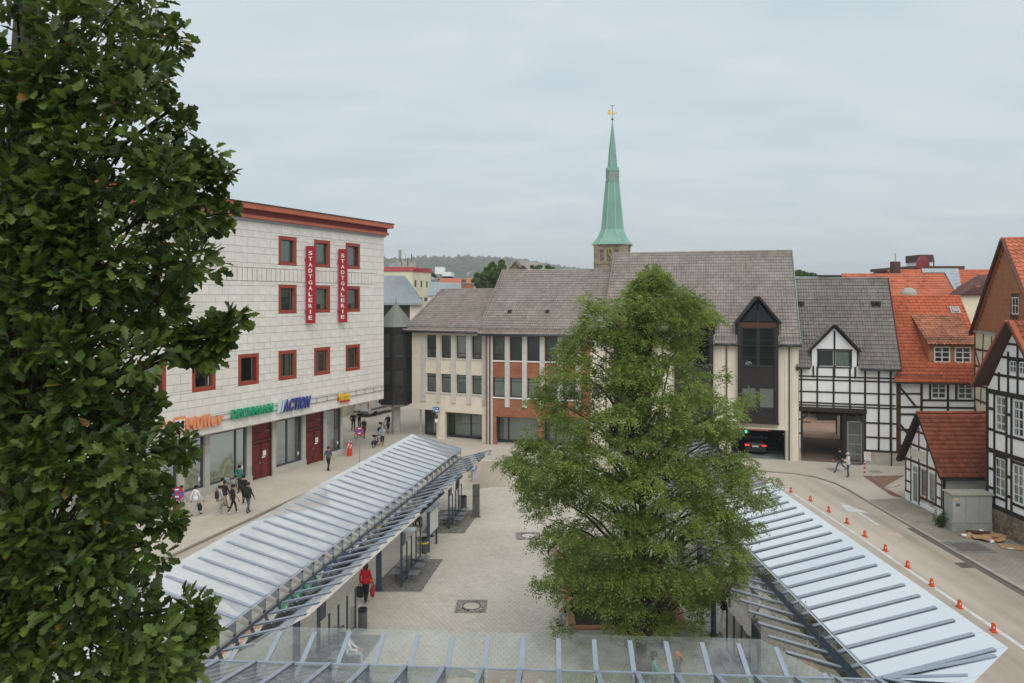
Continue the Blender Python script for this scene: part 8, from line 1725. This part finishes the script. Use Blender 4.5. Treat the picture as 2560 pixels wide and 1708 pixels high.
def wheelchair():
    pos = Vector((-5.25, 40.2, ZP)); hd = .15; tp = person('person in black sitting in a wheelchair seen from behind', pos, hd, 'black', 'navy', 'shoe_b', 'hairblack', 'sit', .1, 'lap', 1.74)
    t = thing('wheelchair', 'black wheelchair under the left canopy edge', 'wheelchair', pos, '_local'); ORG[t.name] = V3(0, 0, 0); t.rotation_euler = (0, 0, -hd)
    for s in (-1, 1):
        mb = MB(); n = 22; mb.tube([V3(s*.3, -.02+.3*cos(2*pi*i/n), .31+.3*sin(2*pi*i/n)) for i in range(n+1)], .022, 6, cap=False); wh = mb.build('wheel', M['rubber'], t, smooth=True, local=True); mb = MB()
        for i in range(0, n, 2): mb.tube([V3(s*.3, -.02, .31), V3(s*.3, -.02+.3*cos(2*pi*i/n), .31+.3*sin(2*pi*i/n))], .004, 3)
        mb.build('spokes', M['steel'], wh, local=True); mb = MB(); mb.lathe(V3(s*.24, .42, .08), [(.075, -.02), (.075, .02)], 12, ax=(V3(0, 1, 0), V3(0, 0, 1), V3(1, 0, 0))); mb.build('caster', M['rubber'], t, local=True); mb = MB(); mb.tube([V3(s*.25, -.25, .95), V3(s*.25, -.2, .45), V3(s*.25, .3, .42), V3(s*.24, .42, .15)], .014, 6); mb.build('side_frame', M['steel'], t, local=True)
    mb = MB(); mb.box(V3(0, .05, .43), (.46, .46, .05)); mb.build('seat', M['c_black'], t, local=True); mb = MB(); mb.box(V3(0, -.22, .7), (.46, .04, .5)); mb.build('backrest', M['c_black'], t, local=True); mb = MB(); mb.box(V3(0, .55, .14), (.34, .14, .02)); mb.build('footrest', M['steel'], t, local=True)
    carried('orange_bag', 'orange bag hanging on the back of the wheelchair', tp, V3(0, -.34, 1.13), [(.12, -.16), (.17, -.1), (.16, .08), (.1, .15)], 'c_orange', .5)
wheelchair()
def sitter(lab, x, y, z, hd, **kw): return person(lab, (x, y, z), hd, pose='sit', arm='lap', **kw)
zs = ZP+.02
sitter('person in beige with white shoes sitting on the planter edge', 2.25, 35.0, zs, -pi/2, shirt='beige', trou='beige', shoe='shoe_w', hair='hairbrown', st=.3, h=1.72); sitter('person in black sitting on the planter beside the one in beige', 2.25, 35.8, zs, -pi/2, shirt='black', trou='black', shoe='shoe_w', st=.2, h=1.75)
sitter('person in pale jeans and black white sneakers on the near planter corner', 2.3, 28.3, zs, -pi/2, shirt='black', trou='palejean', shoe='shoe_b', st=.25, h=1.74); sitter('person in dark clothes with a red bag on the front planter edge', 3.95, 27.0, zs, pi, shirt='darkjkt', trou='navy', shoe='shoe_b', st=.2, h=1.72)
person('person in blue jeans half hidden behind the tree trunk', (5.45, 26.4, ZP), 2.9, 'darkjkt', 'jeans', 'shoe_b', 'hairbrown', 'stand', .05, 'pocket', 1.7)
g1 = person('person in green jacket with long dark hair under the front canopy', (4.35, 22.75, ZP), 1.45, 'teal', 'navy', 'shoe_w', 'hairbrown', 'stand', .05, 'phone', 1.66, hairstyle='long'); backpack('dark green backpack on the person with long dark hair', g1, 'c_darkgreen')
g2 = person('person with red hair in black coat under the front canopy', (5.1, 22.7, ZP), -1.35, 'black', 'black', 'shoe_b', 'hairginger', 'stand', .05, 'phone', 1.68, coat=1, hairstyle='tail'); carried('black_handbag', 'black handbag of the person with red hair', g2, V3(-.3, -.02, .8), [(.15, -.15), (.18, -.1), (.17, .12), (.12, .15)], 'c_black', .35)
g3 = person('blond person in black hoodie and white jeans at the right canopy', (7.95, 27.75, ZP), -1.35, 'black', 'white', 'shoe_w', 'hairblond', 'stand', .1, 'phone', 1.68, hairstyle='tail', heavy=1.05); carried('light_bag', 'light grey bag on the back of the blond person', g3, V3(.02, -.22, 1.15), [(.06, -.2), (.12, -.15), (.12, .05), (.05, .2)], 'c_white', .5)
person('person in black top and jeans walking left before the gatehouse', gz(262, 1183, bz, .06), -pi/2, 'black', 'jeans', 'shoe_b', st=.42, h=1.78)
m2_ = person('person in white shirt and beige cap reading by the gatehouse', gz(395, 1262, bz, .06), -pi/2+.1, 'white', 'jeans', 'shoe_r', 'capbeige', 'stand', .06, 'phone', 1.76, hairstyle='cap', heavy=1.05); carried('camera_bag', 'black shoulder bag at the hip of the person in white shirt', m2_, V3(.2, -.1, .95), [(.1, -.12), (.13, -.06), (.12, .08), (.08, .12)], 'c_black', .5)
sitter('person in white sitting on the bench under the near left canopy corner', -5.55, 25.1, zs, 1.4, shirt='white', trou='palejean', shoe='shoe_w', hair='hairgrey', st=.2, h=1.7)
# ================================================================ vehicles
def loft_body(secs, name, m, parent, smooth=True):
    """secs: list of (y, [(x,z)...]) half sections, mirrored"""
    mb = MB(); rings = []
    for y, pr in secs: rings.append([V3(x, y, z_) for x, z_ in pr]+[V3(-x, y, z_) for x, z_ in pr[::-1]])
    n = len(rings[0])
    for a, b in zip(rings[:-1], rings[1:]):
        for i in range(n): mb.face([a[i], a[(i+1) % n], b[(i+1) % n], b[i]])
    mb.face(rings[0]); mb.face(rings[-1][::-1]); me = mb.build(name, M[m], parent, smooth=False, local=True)
    return me
def wheel(parent, x, y, r=.32, w_=.2):
    ax = (V3(0, 1, 0), V3(0, 0, 1), V3(1, 0, 0)); mb = MB(); mb.lathe(V3(x, y, r), [(r*.6, -w_/2), (r*.94, -w_/2), (r, -w_/2+.03), (r, w_/2-.03), (r*.94, w_/2), (r*.6, w_/2)], 20, ax=ax); wh = mb.build('wheel', M['rubber'], parent, local=True); mb = MB(); mb.lathe(V3(x, y, r), [(r*.6, -w_/2+.02), (r*.62, w_/2-.02), (.06, w_/2-.05)], 14, ax=ax); mb.build('rim', M['steel'], wh, local=True)
def car():
    px, py = z7(402, 1410); u, _ = C2.uv(px, py, w=-1.3); p = C2.P(u, .07, -1.3); hd = atan2(-C2.n.x, -C2.n.y); t = thing('estate_car', 'black estate car with red tail lights inside the garage entrance', 'car', p, '_local'); ORG[t.name] = V3(0, 0, 0); t.rotation_euler = (0, 0, -hd); t.scale = (.97, .97, .97)
    low = lambda w_, zb_, zs_: [(w_*.9, zb_), (w_, zb_+.18), (w_, zs_-.12), (w_*.94, zs_)]
    loft_body([(-.02, low(.8, .32, .92)), (.08, low(.88, .28, .96)), (1.0, low(.91, .22, .95)), (3.2, low(.91, .22, .92)), (4.1, low(.88, .24, .8)), (4.6, low(.72, .3, .66))], 'body', 'carpaint', t)
    loft_body([(.02, [(.7, .93), (.68, 1.0), (.6, 1.02)]), (.38, [(.76, .93), (.66, 1.32), (.52, 1.4)]), (1.6, [(.78, .93), (.66, 1.36), (.5, 1.46)]), (2.6, [(.78, .92), (.64, 1.32), (.48, 1.4)]), (3.4, [(.74, .9), (.66, .95), (.5, .97)])], 'cabin', 'carglass', t)
    loft_body([(.3, [(.6, 1.38), (.6, 1.41), (.45, 1.425)]), (1.6, [(.62, 1.41), (.6, 1.46), (.45, 1.48)]), (2.5, [(.58, 1.37), (.56, 1.41), (.42, 1.42)])], 'roof', 'carpaint', t)
    for s in (-1, 1):
        mb = MB(); mb.box(V3(s*.66, -.01, .8), (.36, .06, .13)); mb.build('tail_light', M['taillight'], t, local=True); mb = MB(); mb.tube([V3(s*.55, .4, 1.48), V3(s*.55, 2.3, 1.48)], .02, 6); mb.build('roof_rail', M['steel'], t, local=True)
        for y in (.85, 3.75): wheel(t, s*.8, y)
        mb = MB(); mb.box(V3(s*.98, 2.75, .98), (.2, .1, .14)); mb.build('mirror', M['carpaint'], t, local=True)
    mb = MB(); mb.box(V3(0, -.035, .72), (.52, .012, .12)); mb.build('number_plate', M['white'], t, local=True); mb = MB(); mb.box(V3(0, -.01, .4), (1.5, .1, .2)); mb.build('bumper', M['carpaint'], t, local=True); mb = MB(); mb.box(V3(0, -.02, .9), (1.0, .02, .02)); mb.build('chrome_strip', M['steel'], t, local=True)
car()
def van():
    p = Vector((-15.95, 78.3, .01)); hd = atan2(.4436, .8962); t = thing('cargo_van', 'white cargo van with open rear window parked behind the store corner', 'van', p, '_local'); ORG[t.name] = V3(0, 0, 0); t.rotation_euler = (0, 0, -hd)
    sec = lambda w_, z0, z1: [(w_*.94, z0), (w_, z0+.25), (w_, z0+.9), (w_*.93, z1-.12), (w_*.82, z1)]
    loft_body([(0, sec(.96, .4, 2.42)), (.1, sec(.99, .35, 2.5)), (4.0, sec(.99, .35, 2.5)), (4.6, sec(.98, .35, 2.3)), (5.2, sec(.95, .35, 1.45)), (5.85, sec(.85, .4, 1.15))], 'body', 'vanwhite', t)
    mb = MB(); mb.box(V3(0, -.02, 1.85), (1.4, .05, .7)); mb.build('rear_window', M['carglass'], t, local=True)
    for s in (-1, 1):
        mb = MB(); mb.box(V3(s*.92, -.015, 1.25), (.12, .06, .6)); mb.build('tail_light', M['signcrimson'], t, local=True); mb = MB(); mb.box(V3(s*1.0, 2.9, .78), (.03, 5.0, .2)); mb.build('side_moulding', M['binmetal'], t, local=True)
        for y in (1.15, 4.75): wheel(t, s*.86, y, .34, .22)
        mb = MB(); mb.box(V3(s*.995, 4.2, 1.75), (.02, .8, .5)); mb.build('cab_window', M['carglass'], t, local=True); mb = MB(); mb.box(V3(s*1.0, 1.9, 1.45), (.02, 1.5, .04)); mb.build('door_track', M['binmetal'], t, local=True)
    mb = MB(); mb.box(V3(0, -.06, .5), (1.9, .14, .2)); mb.build('bumper', M['binmetal'], t, local=True); mb = MB(); mb.box(V3(-.1, -.04, 1.25), (.3, .04, .05)); mb.build('door_handle', M['c_black'], t, local=True)
van()
# ================================================================ air
m, N, L, out = nodes('hazeair'); pv = N.new('ShaderNodeVolumePrincipled'); pv.inputs['Color'].default_value = (.93, .96, .98, 1); pv.inputs['Density'].default_value = .0004; pv.inputs['Anisotropy'].default_value = .1; L.new(pv.outputs[0], out.inputs['Volume'])
mb = MB(); mb.box((0, 1300, 64), (5800, 3100, 132)); hz = mb.build('haze', m); stuff(hz); tag(hz, 'thin haze over the town', 'haze')
bpy.data.scenes.remove(TMP)
